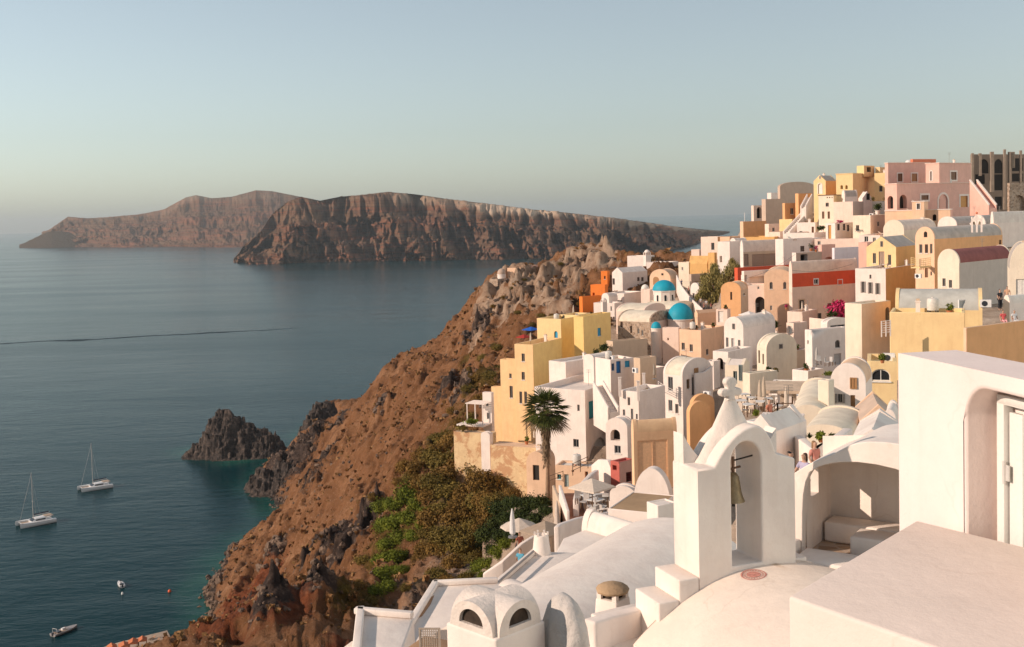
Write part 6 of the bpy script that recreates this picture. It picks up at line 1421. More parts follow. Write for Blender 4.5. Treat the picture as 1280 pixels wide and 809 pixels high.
plant('magenta bougainvillea spilling over the wall of the red house', 1049, 400, 15, 166, 'magenta', n=1500, name='bougainvillea', cat='flowering shrub', seed=3, size=.09)
plant('leafy green base of the magenta bougainvillea', 1040, 398, 8, 165, 'dark', n=500, seed=4, size=.09)
spiky('big bushy green yucca beside the cream barrel house', 968, 411, 13, 150, n=70, name='yucca')
plant('red flowers in a clay pot on the wall above the yucca', 983, 387, 3, 164, 'magenta', 'clay', seed=5, n=150)
plant('green potted palm on the blush house roof below the orange house', 1097, 268, 6, 218, 'dark', 'white', seed=6, name='potted_plant')
plant('thin green tree beside the plain yellow house', 1107, 252, 4, 232, 'olive', seed=7, n=200)
plant('green shrub in front of the gabled lean to', 1091, 252, 4, 228, 'olive', seed=8, n=200)
plant('climbing green vine over the pergola by the white door house', 1026, 288, 6, 219, 'dark', seed=9, n=400, tall=.6)
plant('reddish creeper over the row of dark red windows', 1050, 279, 5, 214, 'magenta', seed=10, n=160, tall=.5)
plant('low green plant beside the grey terrace house', 1014, 314, 4, 195, 'dark', 'clay', seed=11, n=160)
plant('reddish pot plant on the grey terrace house roof', 1020, 315, 3.5, 195, 'magenta', 'clay', seed=12, n=160)
plant('dark tree top beside the yellow block with the blue window', 755, 440, 7, 160, 'dark', seed=13, n=500)
plant('dark shrub under the yellow block beside the stone field', 746, 446, 6, 158, 'dark', seed=14, n=400)
plant('dark bush at the foot of the stone church wall', 790, 437, 7, 172, 'dark', seed=15, n=450, tall=.6)
plant('second dark bush at the foot of the stone church wall', 800, 435, 5, 171, 'dark', seed=16, n=350, tall=.8)
plant('potted plant with a clay pot on the cream terrace', 961, 467, 4, 108, 'dark', 'clay', seed=17)
plant('small leafy pot at the right end of the cream terrace', 970, 468, 3.5, 108, 'olive', 'white', seed=18)
plant('clay flowerpot on the yellow house with the half round window', 1103, 454, 5, 71, 'bright', 'clay', seed=19)
plant('round green shrub on the restaurant terrace', 945, 520, 4.5, 62, 'bright', seed=20, name='shrub')
spiky('spiky agave in the row of pots above the seated people', 1012, 548, 9, 42, n=18)
plant('green succulent in a clay pot beside the agave', 1026, 553, 6, 41, 'green', 'clay', seed=21)
plant('yellow green spiky pot plant at the end of the pot row', 1040, 553, 5, 43, 'bright', 'white', seed=22)
plant('brown dried cactus pair on the white hood roof', 1094, 550, 3, 36, 'olive', seed=24, n=160, tall=1.3)
plant('second dried cactus on the white hood roof', 1102, 551, 3, 36, 'olive', seed=25, n=160)
plant('trailing dry vine along the white hood roof', 1112, 553, 5, 36, 'olive', seed=26, n=160, tall=.3)
plant('brown thatch like plant on the roof left of the white lunette', 1036, 470, 8, 78, 'bright', seed=27, n=300, tall=.4)
plant('bright green creeper on the cliff edge wall beside the pergola', 590, 530, 9, 158, 'green', seed=28, n=500, tall=.4)
plant('grey green creeper trailing down the peeling wall', 577, 538, 8, 158, 'olive', seed=29, n=500, tall=.5)
plant('red blossom cushion in front of the red shop door', 768, 618, 4, 92, 'dark', seed=30, n=200)
plant('green hedge strip behind the small white curved wall', 754, 608, 6, 96, 'green', seed=31, n=300, tall=.4)
plant('dark spiky bush beside the seaside terrace umbrella', 700, 624, 5, 100, 'dark', seed=32, n=200)
# ------------------------------------------------------------------ boats on the water
BW = plain('boat_white', (.75, .73, .70), .35); BD = plain('boat_dark', (.03, .035, .045), .3); BT = plain('boat_tan', (.45, .33, .23), .6)
def hull(mb, L, B, H, x0=0, y0=0, fine=.9):
    """boat hull pointing +x with a raked bow"""
    n = 12; rows = []
    for i in range(n + 1):
        t = i / n; x = x0 - L / 2 + L * t; b = B / 2 * (1 - max(0, (t - .45) / .55) ** 2.2 * fine) * (0.88 + .12 * min(1, t * 4)); sh = H * (1 + .22 * t ** 2); k = .30 * (t ** 3)
        rows.append([(x, y0 - b, sh), (x + .12 * t, y0 - b * .88, sh * .35), (x - .10 * t, y0 - b * .35, -.25 + k), (x - .10 * t, y0 + b * .35, -.25 + k), (x + .12 * t, y0 + b * .88, sh * .35), (x, y0 + b, sh)])
    vs_ = [p for r in rows for p in r]; fs = [(i * 6 + j, (i + 1) * 6 + j, (i + 1) * 6 + j + 1, i * 6 + j + 1) for i in range(n) for j in range(5)]
    fs += [(i * 6 + 5, (i + 1) * 6 + 5, (i + 1) * 6, i * 6) for i in range(n)] + [tuple(range(6)), tuple(range(n * 6 + 5, n * 6 - 1, -1))]
    mb.add(vs_, fs)
def catamaran(label, px, py, heading, sail):
    p = S(px, py); root = thing('catamaran', p, heading, label, 'catamaran', 'sailing catamarans at anchor'); L = 13.5
    for s in (-1, 1): m = MB(); hull(m, L, 1.7, 1.5, 0, s * 2.75, .95); m.build('hull', BW, root)
    m = MB(); m.box(-5.8, 2.3, -2.3, 2.3, .95, 1.45); m.build('bridge_deck', BW, root)
    m = MB(); m.box(2.31, 5.6, -2.0, 2.0, 1.12, 1.18); m.build('trampoline', BT, root)
    m = MB(); m.add([(-3.6, -2.1, 1.46), (2.1, -1.9, 1.46), (2.1, 1.9, 1.46), (-3.6, 2.1, 1.46), (-3.4, -1.9, 2.5), (.6, -1.6, 2.5), (.6, 1.6, 2.5), (-3.4, 1.9, 2.5)], [(0, 3, 2, 1), (4, 5, 6, 7), (0, 1, 5, 4), (1, 2, 6, 5), (2, 3, 7, 6), (3, 0, 4, 7)]); cab = m.build('cabin', BW, root)
    m = MB(); m.add([(.75, -1.55, 2.38), (.75, 1.55, 2.38), (1.98, 1.72, 1.62), (1.98, -1.72, 1.62)], [(0, 1, 2, 3)]); m.v = [(x + .05, y, z + .03) for x, y, z in m.v]; m.build('windscreen', glass(), cab)
    for s in (-1, 1): m = MB(); m.box(-3.0, .6, s * 2.06 - .03, s * 2.06 + .03, 1.75, 2.2); m.build('side_window', glass(), cab)
    m = MB(); m.box(-6.2, -3.3, -2.0, 2.0, 2.62, 2.70); m.build('cockpit_roof', BT, root)
    m = MB(); m.tube([(.9, 0, 1.4), (.9, 0, 20.5)], [.14, .08], 8); m.tube([(.9, -.8, 9), (.9, .8, 9)], .05, 6); m.build('mast', plain('mast_alu', (.55, .52, .48), .4, .2), root)
    m = MB(); m.tube([(.9, 0, 3.5), (-5.3, 0, 3.7)], .12, 8); bo = m.build('boom', BW, root); m = MB(); m.tube([(.6, 0, 3.85), (-5.0, 0, 4.05)], [.32, .20], 8); m.build('furled_sail', plain('sail_cover', (.035, .05, .075) if sail else (.10, .09, .08), .8), bo)
    m = MB(); m.tube([(.95, 0, 19.6), (6.2, 0, 1.5)], .035, 5); m.tube([(.9, 0, 19), (-1.2, 2.9, 1.6)], .025, 5); m.tube([(.9, 0, 19), (-1.2, -2.9, 1.6)], .025, 5); m.build('rigging', plain('rig_wire', (.45, .42, .38), .5), root)
    m = MB(); m.tube([(5.7, -2.7, 1.35), (5.7, 2.7, 1.35)], .09, 8); m.build('crossbeam', BW, root)
catamaran('white sailing catamaran with a dark blue sail cover, the farther one nearer the islet', 119, 611, R(218), 1)
catamaran('white sailing catamaran with a brown grey sail cover, the nearer one by the left edge', 45, 655, R(222), 0)
def motorboat(label, px, py, heading, L, dark):
    p = S(px, py); root = thing('motor_boat', p, heading, label, 'motor boat'); B = L * .36
    m = MB(); hull(m, L, B, .7, fine=.85); m.build('hull', BW if not dark else plain('tube_grey', (.30, .28, .27), .5), root)
    m = MB(); m.box(-L * .42, L * .1, -B * .36, B * .36, .71, .78); m.build('deck', BT if dark else BW, root)
    m = MB(); m.box(-L * .12, L * .02, -.35, .35, .79, 1.35); c = m.build('console', BW, root); m = MB(); m.box(L * .02 + .01, L * .02 + .05, -.33, .33, 1.1, 1.65); m.build('windscreen', glass(), c)
    m = MB(); m.box(-L * .36, -L * .22, -B * .3, B * .3, .79, 1.1); m.build('bench', BD, root)
    m = MB(); m.box(-L * .52, -L * .46, -.22, .22, .2, 1.15); m.build('outboard_motor', BD, root)
    if dark: 
        m = MB()
        for s in (-1, 1): m.tube([(-L * .40, s * B * .34, .75), (-L * .40, s * B * .3, 2.0)], .04, 6)
        m.tube([(-L * .40, -B * .3, 2.0), (-L * .40, B * .3, 2.0)], .04, 6); m.build('roll_bar', BW, root)
motorboat('small white motor boat moored alone near the orange buoy', 151, 732, R(120), 5.6, 0)
motorboat('grey inflatable speedboat with a rear arch near the bottom edge', 81, 790, R(60), 8.2, 1)
def buoy(label, px, py, c, r=.55):
    root = thing('mooring_buoy', S(px, py), 0, label, 'buoy'); m = MB(); m.lathe([(0, -.3), (r * .8, -.2), (r, .15), (r * .85, .5), (r * .45, .75), (0, .8)], 16); m.build('float', plain('buoy_%d' % int(c[0] * 100), c, .5), root); m = MB(); m.tube([(0, 0, .78), (0, 0, 1.05)], .06, 6); m.build('ring', BD, root)
buoy('orange red mooring buoy between the white boat and the rocky shore', 212, 740, (.75, .12, .03)); buoy('small white mooring buoy just below the little white boat', 153, 743, (.8, .8, .75), .35)
# quay with tiled huts --------------------------------------------------
def quay():
    zq = 1.2; pts = [S(*q, zq) for q in ((120, 812), (148, 803), (209, 788), (226, 822), (226, 860), (110, 860))]; c = pts[2]
    root = thing('stone_quay', (c.x, c.y, -1), 0, 'pale stone quay corner reaching into the bay at the bottom edge', 'quay'); slab_poly('quay_deck', [(p.x - c.x, p.y - c.y) for p in pts], 0, zq + 1, plaster('quay_stone', (.50, .38, .28), var=.25, bump=.6), root, .04)
    m = plain('roof_tiles', (.55, .17, .07), .85, 0, .3, 4)
    for i, (px, py, w_, l_, lb) in enumerate(((166, 802, 2.8, 3.4, 'tiled sun shelter nearest the corner of the quay'), (178, 799, 2.4, 3.0, 'small tiled shelter third from the left on the quay'), (155, 806, 3.0, 3.2, 'tiled shelter second from the left on the quay'), (140, 808, 2.6, 3.0, 'leftmost tiled shelter on the quay'))):
        q = S(px, py, zq + 2.2); t = thing('shelter', (q.x, q.y, zq + .02), R(14 + 4 * i), 'red brown ' + lb, 'shelter', 'red tiled shelters on the quay')
        for sx in (-1, 1):
            for sy in (-1, 1): b = MB(); b.box(sx * w_ * .42 - .07, sx * w_ * .42 + .07, sy * l_ * .42 - .07, sy * l_ * .42 + .07, 0, 2.0); b.build('post', plain('dark_wood', (.14, .08, .045), .8), t)
        b = MB(); b.add([(-w_ / 2, -l_ / 2, 2.0), (w_ / 2, -l_ / 2, 2.0), (w_ / 2, l_ / 2, 2.0), (-w_ / 2, l_ / 2, 2.0), (0, -l_ / 2, 2.7), (0, l_ / 2, 2.7)], [(0, 3, 2, 1), (0, 1, 4), (2, 3, 5), (1, 2, 5, 4), (3, 0, 4, 5)]); b.build('roof', m, t)
    for i, (px, py) in enumerate(((190, 797), (196, 800), (203, 803), (207, 797))):
        q = S(px, py, zq + .5); t = thing('sun_lounger', (q.x, q.y, zq + .02), R(-30 + 7 * i), 'brown wooden sun lounger on the open corner of the quay', 'sun lounger', 'sun loungers on the quay corner'); b = MB(); b.box(-.35, .35, -1, .5, .25, .33); b.build('seat', plain('dark_wood', (.14, .08, .045), .8), t)
        b = MB(); b.add([(-.35, .51, .3), (.35, .51, .3), (.35, 1.1, .75), (-.35, 1.1, .75), (-.35, .51, .24), (.35, .51, .24), (.35, 1.12, .69), (-.35, 1.12, .69)], [(0, 1, 2, 3), (7, 6, 5, 4), (0, 4, 5, 1), (2, 6, 7, 3), (1, 5, 6, 2), (3, 7, 4, 0)]); b.build('backrest', plain('lounger_cloth', (.35, .2, .12), .8), t)
        for sx, sy in ((-.3, -.9), (.3, -.9), (-.3, .4), (.3, .4)): b = MB(); b.box(sx - .03, sx + .03, sy - .03, sy + .03, 0, .249); b.build('leg', plain('dark_wood', (.14, .08, .045), .8), t)
quay()
# ------------------------------------------------------------------ people
SKIN = plain('skin', (.48, .28, .19), .6); HAIR = {k: plain('hair_' + k, c, .7) for k, c in dict(black=(.012, .010, .010), brown=(.06, .028, .015), fair=(.28, .16, .08), grey=(.3, .28, .26)).items()}
def skin_chain(name, verts, edges, radii, mat, parent, lv=1, rootv=0):
    me = bpy.data.meshes.new(name); me.from_pydata(verts, edges, []); o = bpy.data.objects.new(name, me); COL.objects.link(o); o.parent = parent
    o.modifiers.new('skin', 'SKIN'); sv = me.skin_vertices[0].data
    for i, r in enumerate(radii): sv[i].radius = r if isinstance(r, tuple) else (r, r)
    sv[rootv].use_root = True; sb = o.modifiers.new('sub', 'SUBSURF'); sb.levels = lv; sb.render_levels = lv; me.materials.append(mat); me.polygons.foreach_set('use_smooth', [True] * len(me.polygons)); return o
def person(label, base, rz=0, h=1.72, top=(.3, .3, .32), low=(.06, .07, .1), hair='black', pose='stand', group=None, long=False, near=False, arm=0.0):
    root = thing('person', base, rz, label, 'person', group); s = h / 1.72; root.scale = (s, s, s)
    sit = pose == 'sit'; dz = -.42 if sit else 0
    hip, kn, an = .95 + dz, .50, .08
    if sit: K = [(.10, -.44, .50), (-.10, -.44, .50)]; A = [(.10, -.42, .08), (-.10, -.42, .08)]; T = [(.10, -.56, .04), (-.10, -.56, .04)]
    elif pose == 'walk': K = [(.10, -.14, .50), (-.10, .06, .50)]; A = [(.10, -.12, .08), (-.10, .28, .12)]; T = [(.10, -.26, .04), (-.10, .16, .04)]
    else: K = [(.10, -.02, .50), (-.10, -.02, .50)]; A = [(.10, .02, .08), (-.10, .02, .08)]; T = [(.10, -.12, .04), (-.10, -.12, .04)]
    v = [(0, 0, hip), (0, 0, hip + .20), (0, .01, hip + .42), (0, 0, hip + .53), (0, -.01, hip + .60), (0, -.02, hip + .68), (0, -.015, hip + .77)]
    e = [(i, i + 1) for i in range(6)]; r = [.135, .115, .135, .06, .052, (.075, .09), .07]
    for k, sx in ((0, 1), (1, -1)):
        b = len(v); v += [(sx * .09, 0, hip - .06), K[k], A[k], T[k]]; e += [(0, b), (b, b + 1), (b + 1, b + 2), (b + 2, b + 3)]; r += [.095, .06, .042, .035]
    ax = -.18 if arm else 0
    for sx in (1, -1):
        b = len(v); v += [(sx * .17, .0, hip + .46), (sx * .24, .03 + ax, hip + .22), (sx * .24, -.10 + ax * 1.2, hip + .02), (sx * .23, -.15 + ax * 1.4, hip - .07)]; e += [(2, b), (b, b + 1), (b + 1, b + 2), (b + 2, b + 3)]; r += [.058, .042, .03, (.022, .035)]
    skin_chain('body', v, e, r, SKIN, root, 2 if near else 1)
    tv = [(0, 0, hip - .04), v[1], v[2], (0, 0, hip + .50)]; te = [(0, 1), (1, 2), (2, 3)]; tr = [(.15, .15), .130, (.155, .148), .075]
    for sx in (1, -1): b = len(tv); tv += [(sx * .17, 0, hip + .46), (sx * .225, .02 + ax * .7, hip + .28)]; te += [(2, b), (b, b + 1)]; tr += [.072, .062]
    skin_chain('shirt', tv, te, tr, plain('cloth_%02d%02d%02d' % tuple(int(c * 99) for c in top), top, .85), root, 2 if near else 1)
    pv = [(0, 0, hip + .03)]; pe = []; pr = [.152]
    for k, sx in ((0, 1), (1, -1)): b = len(pv); pv += [(sx * .095, 0, hip - .07), K[k], tuple(a + (q - a) * .12 for a, q in zip(A[k], K[k]))]; pe += [(0, b), (b, b + 1), (b + 1, b + 2)]; pr += [.108, .076, .060]
    skin_chain('trousers', pv, pe, pr, plain('cloth_%02d%02d%02d' % tuple(int(c * 99) for c in low), low, .85), root, 1)
    hv = [(0, .03, hip + .80), (0, .05, hip + .72)] + ([(0, .075, hip + .58), (0, .07, hip + .45)] if long else []); skin_chain('hair', hv, [(i, i + 1) for i in range(len(hv) - 1)], [.088, .082] + ([.07, .05] if long else []), HAIR[hair], root, 2 if near else 1)
    if near:
        f = MB(); f.lathe([(.0, -.012), (.012, 0), (0, .012)], 8, (-.032, -.098, hip + .735)); f.lathe([(.0, -.012), (.012, 0), (0, .012)], 8, (.032, -.098, hip + .735)); f.build('eyes', BD, root)
    return root
def at_px(px, py, d): return P(px, py, d)
pz = P(990, 590, 32)
person('black haired person in a dark top in the lane right of the bell tower', P(989, 632, 36), R(100), 1.76, (.05, .05, .06), (.08, .08, .1), 'black', near=True)
person('brown haired person in a lilac shirt beside the black haired one', P(1006, 634, 35), R(-60), 1.70, (.42, .38, .50), (.3, .28, .26), 'brown', near=True, long=True, arm=1)
person('woman in a rose top behind the clay pots of the lane', P(1019, 612, 38), R(30), 1.66, (.60, .25, .20), (.5, .4, .35), 'fair', near=True, long=True)
person('person in a red top leaning at the left terrace edge by the thicket', P(650, 692, 62), R(200), 1.6, (.35, .10, .06), (.1, .08, .08), 'brown', 'sit')
person('fair haired person in a light blue top sitting at the left roof edge', P(651, 716, 56), R(150), 1.65, (.10, .35, .48), (.35, .35, .38), 'fair', 'sit')
person('person in black standing on the lane behind the grey vault', P(1250, 388, 96), R(20), 1.8, (.03, .03, .035), (.02, .02, .025), 'black')
person('bare shouldered person in tan by the cream corner building', P(1259, 383, 99), R(-30), 1.75, (.55, .32, .20), (.4, .3, .25), 'brown')
person('person in red with pink trousers sitting on the far right terrace', P(1254, 408, 84), R(0), 1.6, (.6, .1, .1), (.7, .35, .35), 'brown', 'sit')
person('person in pale clothes sitting beside the one in red on the far right terrace', P(1268, 408, 84), R(10), 1.6, (.6, .6, .6), (.5, .5, .5), 'grey', 'sit')
person('waiter in white and black at the restaurant terrace', P(962, 530, 58), R(40), 1.7, (.55, .20, .12), (.3, .2, .15), 'brown', 'sit')
rng_p = random.Random(2)
for i, (px, py, d) in enumerate(sorted(((852, 360, 232), (856, 364, 228), (861, 369, 222), (866, 374, 216), (871, 379, 208), (876, 384, 204), (883, 387, 200), (889, 390, 197), (895, 392, 196), (902, 390, 198), (908, 391, 198), (858, 372, 220), (868, 382, 206), (880, 391, 198)))):
    person('distant pedestrian in the crowded lane, ' + ['leftmost', 'second', 'third', 'fourth', 'fifth', 'sixth', 'seventh', 'eighth', 'ninth', 'tenth', 'eleventh', 'twelfth', 'thirteenth', 'rightmost'][i] + ' counted from the left', P(px, py, d), rng_p.uniform(0, 6), rng_p.uniform(1.6, 1.8), rng_p.choice([(.05, .06, .12), (.5, .48, .45), (.4, .12, .1), (.10, .10, .12)]), rng_p.choice([(.04, .04, .06), (.15, .13, .12)]), rng_p.choice(['black', 'brown']), 'walk', 'pedestrians in the crowded lane')
# ------------------------------------------------------------------ street furniture and small structures
WD = plain('dark_wood', (.14, .08, .045), .8); WH = wall_mat('white')
def umbrella(label, px, py, d, r, hgt, col=(.62, .52, .42), closed=False, group=None):
    b = P(px, py, d); root = thing('parasol', b, 0, label, 'parasol', group); m = MB(); m.tube([(0, 0, -.2), (0, 0, hgt)], .03, 8); m.build('pole', WD, root)
    m = MB(); cm = plain('canvas_%d' % int(col[0] * 100), col, .9, 0, .1)
    if closed: m.lathe([(.04, hgt - 1.5), (.17, hgt - 1.35), (.12, hgt - .5), (.03, hgt)], 8)
    else: m.lathe([(r, hgt - .5), (r * .98, hgt - .42), (.03, hgt + .06)], 4 if r > 1.2 else 8)
    m.sm = [False] * len(m.sm); m.build('canopy', cm, root); m = MB(); m.lathe([(0, 0), (.25, 0), (.25, .08), (0, .1)], 12); m.build('base', plain('iron_base', (.2, .2, .2), .6), root); return root
umbrella('square beige parasol over the tables near the curved steps', 741, 650, 62, 1.35, 2.3)
umbrella('pale square parasol at the left end of the seaside terrace', 650, 688, 66, 1.15, 1.9)
umbrella('brown grey parasol top beside the left terrace wall', 682, 683, 58, 1.4, 1.3, (.34, .26, .19))
umbrella('closed white parasol between the terrace and the dark thicket', 697, 668, 62, .3, 1.9, (.6, .5, .42), True)
umbrella('closed grey parasol standing on the roof of the grey white block', 1021, 456, 116, .3, 1.9, (.45, .42, .38), True)
umbrella('white square parasol in front of the little orange vault', 936, 402, 168, 1.6, 1.5, (.75, .70, .64))
umbrella('closed beige parasol left of the pergola', 955, 505, 76, .3, 1.9, (.5, .4, .3), True); umbrella('closed beige parasol touching the pergola roof', 950, 508, 74, .3, 1.8, (.5, .4, .3), True)
umbrella('closed dark parasol by the white roof terrace house', 818, 474, 133, .3, 1.9, (.30, .25, .20), True)
umbrella('vivid blue awning above the yellow house terrace', 664, 418, 200, 1.7, 1.3, (.01, .10, .45)); umbrella('dark red awning beside the vivid blue one', 655, 424, 198, 1.5, .8, (.35, .03, .02))
umbrella('small white parasol high on the white gate at the thicket', 641, 672, 60, .3, 1.6, (.7, .68, .65), True)
def table_set(label, px, py, d, rz, group, col=(.6, .55, .5)):
    b = P(px, py, d); t = thing('table', b, rz, label, 'table', group); m = MB(); m.box(-.4, .4, -.4, .4, .72, .76); m.build('tabletop', plain('table_white', (.7, .66, .6), .6), t)
    for sx in (-.34, .34):
        for sy in (-.34, .34): m = MB(); m.box(sx - .025, sx + .025, sy - .025, sy + .025, 0, .719); m.build('leg', WD, t)
def chair(label, px, py, d, rz, group, col=(.55, .45, .36)):
    b = P(px, py, d); t = thing('chair', b, rz, label, 'chair', group); cm = plain('chair_%d' % int(col[0] * 100), col, .8); m = MB(); m.box(-.22, .22, -.22, .22, .42, .47); m.build('seat', cm, t); m = MB(); m.box(-.22, .22, .18, .22, .471, .92); m.build('backrest', cm, t)
    for sx in (-.19, .19):
        for sy in (-.19, .19): m = MB(); m.box(sx - .02, sx + .02, sy - .02, sy + .02, 0, .419); m.build('leg', WD, t)
ORD = ['leftmost', 'second', 'third', 'fourth', 'fifth', 'sixth', 'seventh', 'eighth', 'ninth', 'tenth', 'eleventh', 'twelfth', 'thirteenth', 'fourteenth']
for i, (px, py, d) in enumerate(sorted(((930, 505, 82), (938, 510, 78), (926, 514, 76), (948, 516, 72), (958, 512, 74), (934, 520, 70), (970, 508, 80), (982, 508, 80), (996, 506, 82)))):
    table_set('small pale table by the pergola, ' + ORD[i] + ' counted from the left', px, py, d, .3 * i, 'restaurant tables by the pergola')
    chair('beige chair left of the ' + ORD[i] + ' pergola table counted from the left', px - 5, py + 1.5, d - 1, 1.57 + .2 * i, 'restaurant chairs by the pergola'); chair('beige chair right of the ' + ORD[i] + ' pergola table counted from the left', px + 5, py - 1, d + 1, -1.57 - .2 * i, 'restaurant chairs by the pergola')
for i, (px, py, d) in enumerate(((728, 628, 72), (736, 634, 69), (745, 640, 66), (748, 650, 62), (752, 634, 68))):
    table_set('small white table under the square parasol, ' + ORD[i] + ' counted from the left', px, py, d, .4 * i, 'tables on the parasol terrace'); chair('grey chair right of the ' + ORD[i] + ' parasol table counted from the left', px + 6, py, d, .7 * i, 'chairs on the parasol terrace', (.4, .36, .33)); chair('grey chair left of the ' + ORD[i] + ' parasol table counted from the left', px - 5, py + 2, d - 1, -.7 * i, 'chairs on the parasol terrace', (.4, .36, .33))
for i, (px, py, d) in enumerate(((1024, 456, 114), (1034, 458, 113), (1041, 457, 114))): chair(('left', 'middle', 'right')[i] + ' pale garden chair in front of the grey white block', px, py, d, i, 'garden chairs at the grey white block', (.5, .48, .45))
def pergola():
    b = P(985, 512, 79); h = frame_(957, 1004, 1013, 489, 530, 76, 14); root = thing('pergola', h.o, h.rz, 'white pergola with a flat sandstone coloured roof on the restaurant terrace', 'pergola'); W, D, H = h.W, max(h.D, 2.5), h.H
    for x in np.linspace(-W + .1, -.1, 4):
        for y in (.1, D - .1): m = MB(); m.box(x - .09, x + .09, y - .09, y + .09, -1.5, H - .16); m.build('post', WH, root)
    m = MB(); m.box(-W - .25, .25, -.25, D + .25, H - .159, H + .05); m.build('roof', plaster('reed_roof', (.66, .50, .36), var=.3, bump=.8), root)
    for z in (.9, 1.25): m = MB(); m.box(-W + .1, -.1, .07, .12, z, z + .05); m.build('rail', WH, root)
pergola()
def small_pergola():
    h = frame_(583, 603, 612, 506, 526, 158, 26); root = thing('pergola', h.o, h.rz, 'thin white pergola on the terrace at the cliff edge', 'pergola'); W, D, H = h.W, max(h.D, 2.5), h.H
    for x in (-W, -W / 2, -.1):
        for y in (0, D): m = MB(); m.box(x, x + .12, y, y + .12, -1.0, H); m.build('post', WH, root)
    m = MB(); [m.box(-W - .2, .3, y, y + .1, H + .003, H + .13) for y in np.linspace(0, D, 7)]; m.build('rafters', WH, root); m = MB(); m.box(-W - 1.6, .2, -.2, D, -.9, -.7); m.build('terrace_slab', WH, root)
small_pergola()
# belfry on the orange vault
def belfry(label, px, pyb, pyt, wpx, d, a=60):
    b = P(px, pyb, d); s = mpp(d); w_ = wpx * s; hh = (pyb - pyt) * s; root = thing('belfry', b, -R(20), label, 'belfry'); n = 12; m = MB(); t = .22
    for (x0, x1) in ((-w_ / 2, -w_ / 2 + w_ * .16), (-w_ * .08, w_ * .08), (w_ / 2 - w_ * .16, w_ / 2)): m.box(x0, x1, -t, t, -.6, hh * .62)
    m.box(-w_ / 2, w_ / 2, -t, t, hh * .62 + .002, hh * .80); m.prism([(-w_ * .2, hh * .8), (0, hh * 1.15), (w_ * .2, hh * .8)], -t, t); [m.lathe([(.12, 0), (.14, .12), (0, .3)], 10, (sx * w_ * .42, 0, hh * .8)) for sx in (-1, 1)]
    m.build('arcade', WH, root); m = MB(); m.lathe([(.02, hh * 1.12), (.16, hh * 1.2), (.16, hh * 1.28), (0, hh * 1.36)], 10); m.build('finial', wall_mat('coral') if 'orange' in label else WH, root)
    for sx in (-.25, .25): k = MB(); k.lathe([(.16, hh * .28), (.14, hh * .36), (.09, hh * .52), (0, hh * .55)], 12, (sx * w_, 0, 0)); k.build('bell', MATS['bell_bronze'], root)
belfry('tiny white belfry with a red tip on the orange vaulted house', 1221, 285, 270, 13, 152); 
def turret(label, px, pyb, pyt, wpx, d, cross=True):
    b = P(px, pyb, d); s = mpp(d); r = wpx * s / 2; hh = (pyb - pyt) * s; root = thing('bell_turret', b, R(20), label, 'bell turret'); m = MB(); m.box(-r, r, -r, r, -1, hh * .55); m.build('base', WH, root)
    for sx in (-1, 1):
        for sy in (-1, 1): m = MB(); m.box(sx * r * .8 - r * .2, sx * r * .8 + r * .2, sy * r * .8 - r * .2, sy * r * .8 + r * .2, hh * .551, hh * .78); m.build('pillar', WH, root)
    m = MB(); m.lathe([(r * 1.05, hh * .781), (r * .95, hh * .86), (r * .6, hh * .95), (0, hh)], 16); m.build('cap', WH, root)
turret('little white bell turret on the far white house at the end of the ridge', 809, 328, 312, 7, 298); turret('small white bell gable left of the white stepped house', 755, 384, 372, 6, 236)
def stair(label, a, b, d0, d1, width, n, mat=None, wall=True, name='stairway', hw=.8, wcol='white', wlow=-2.5):
    p, q = P(*a, d0), P(*b, d1); v = q - p; L = math.hypot(v.x, v.y); root = thing(name, p, math.atan2(v.y, v.x), label, 'stairway'); mat = mat or WH
    m = MB()
    for i in range(n): z = v.z * (i + 1) / n if v.z > 0 else v.z * i / n; m.box(L * i / n, L * (i + 1) / n - .002, -width / 2, width / 2, min(v.z, 0) - 2.5, z)
    m.build('steps', mat, root)
    if wall:
        for s in (-1, 1):
            m = MB(); y0, y1 = sorted((s * width / 2 + s * .003, s * (width / 2 + .25))); lo = min(v.z, 0) + wlow
            m.add([(0, y0, lo), (L, y0, lo), (L, y0, v.z + hw), (0, y0, hw), (0, y1, lo), (L, y1, lo), (L, y1, v.z + hw), (0, y1, hw)], [(0, 1, 2, 3), (7, 6, 5, 4), (3, 2, 6, 7), (0, 3, 7, 4), (1, 5, 6, 2), (0, 4, 5, 1)]); soft(m.build('side_wall', wall_mat(wcol), root), .06)
            if wcol != 'white': k = MB(); y0 -= .04; y1 += .04; k.add([(0, y0, hw + .004), (L, y0, v.z + hw + .004), (L, y0, v.z + hw + .2), (0, y0, hw + .2), (0, y1, hw + .004), (L, y1, v.z + hw + .004), (L, y1, v.z + hw + .2), (0, y1, hw + .2)], [(0, 1, 2, 3), (7, 6, 5, 4), (3, 2, 6, 7), (0, 3, 7, 4), (1, 5, 6, 2), (0, 4, 5, 1)]); k.build('coping', WH, root)
    return root
stair('outside stair with white side walls beside the pink mansion', (1241, 262), (1217, 231), 208, 214, 1.2, 16, wall_mat('pink'), wcol='pink')
stair('white stair ramp climbing to the small orange tower house', (983, 294), (1007, 268), 238, 244, 1.2, 14)
stair('white stair beside the slim orange tower house', (1004, 262), (1012, 247), 242, 246, .8, 10)
stair('curved rust brown steps between white walls below the palm', (724, 652), (712, 618), 78, 92, 1.3, 16, plaster('rust_steps', (.42, .19, .11), var=.3))
stair('white stair running down beside the teal doored balcony', (767, 517), (748, 484), 134, 140, 1.0, 14)
stair('white lower stairs near the orange house', (776, 640), (792, 618), 70, 76, 1.0, 8)
stair('pale stair lane between the peach terrace and the cactus', (985, 448), (976, 425), 136, 146, 1.2, 10, wall_mat('sand'))
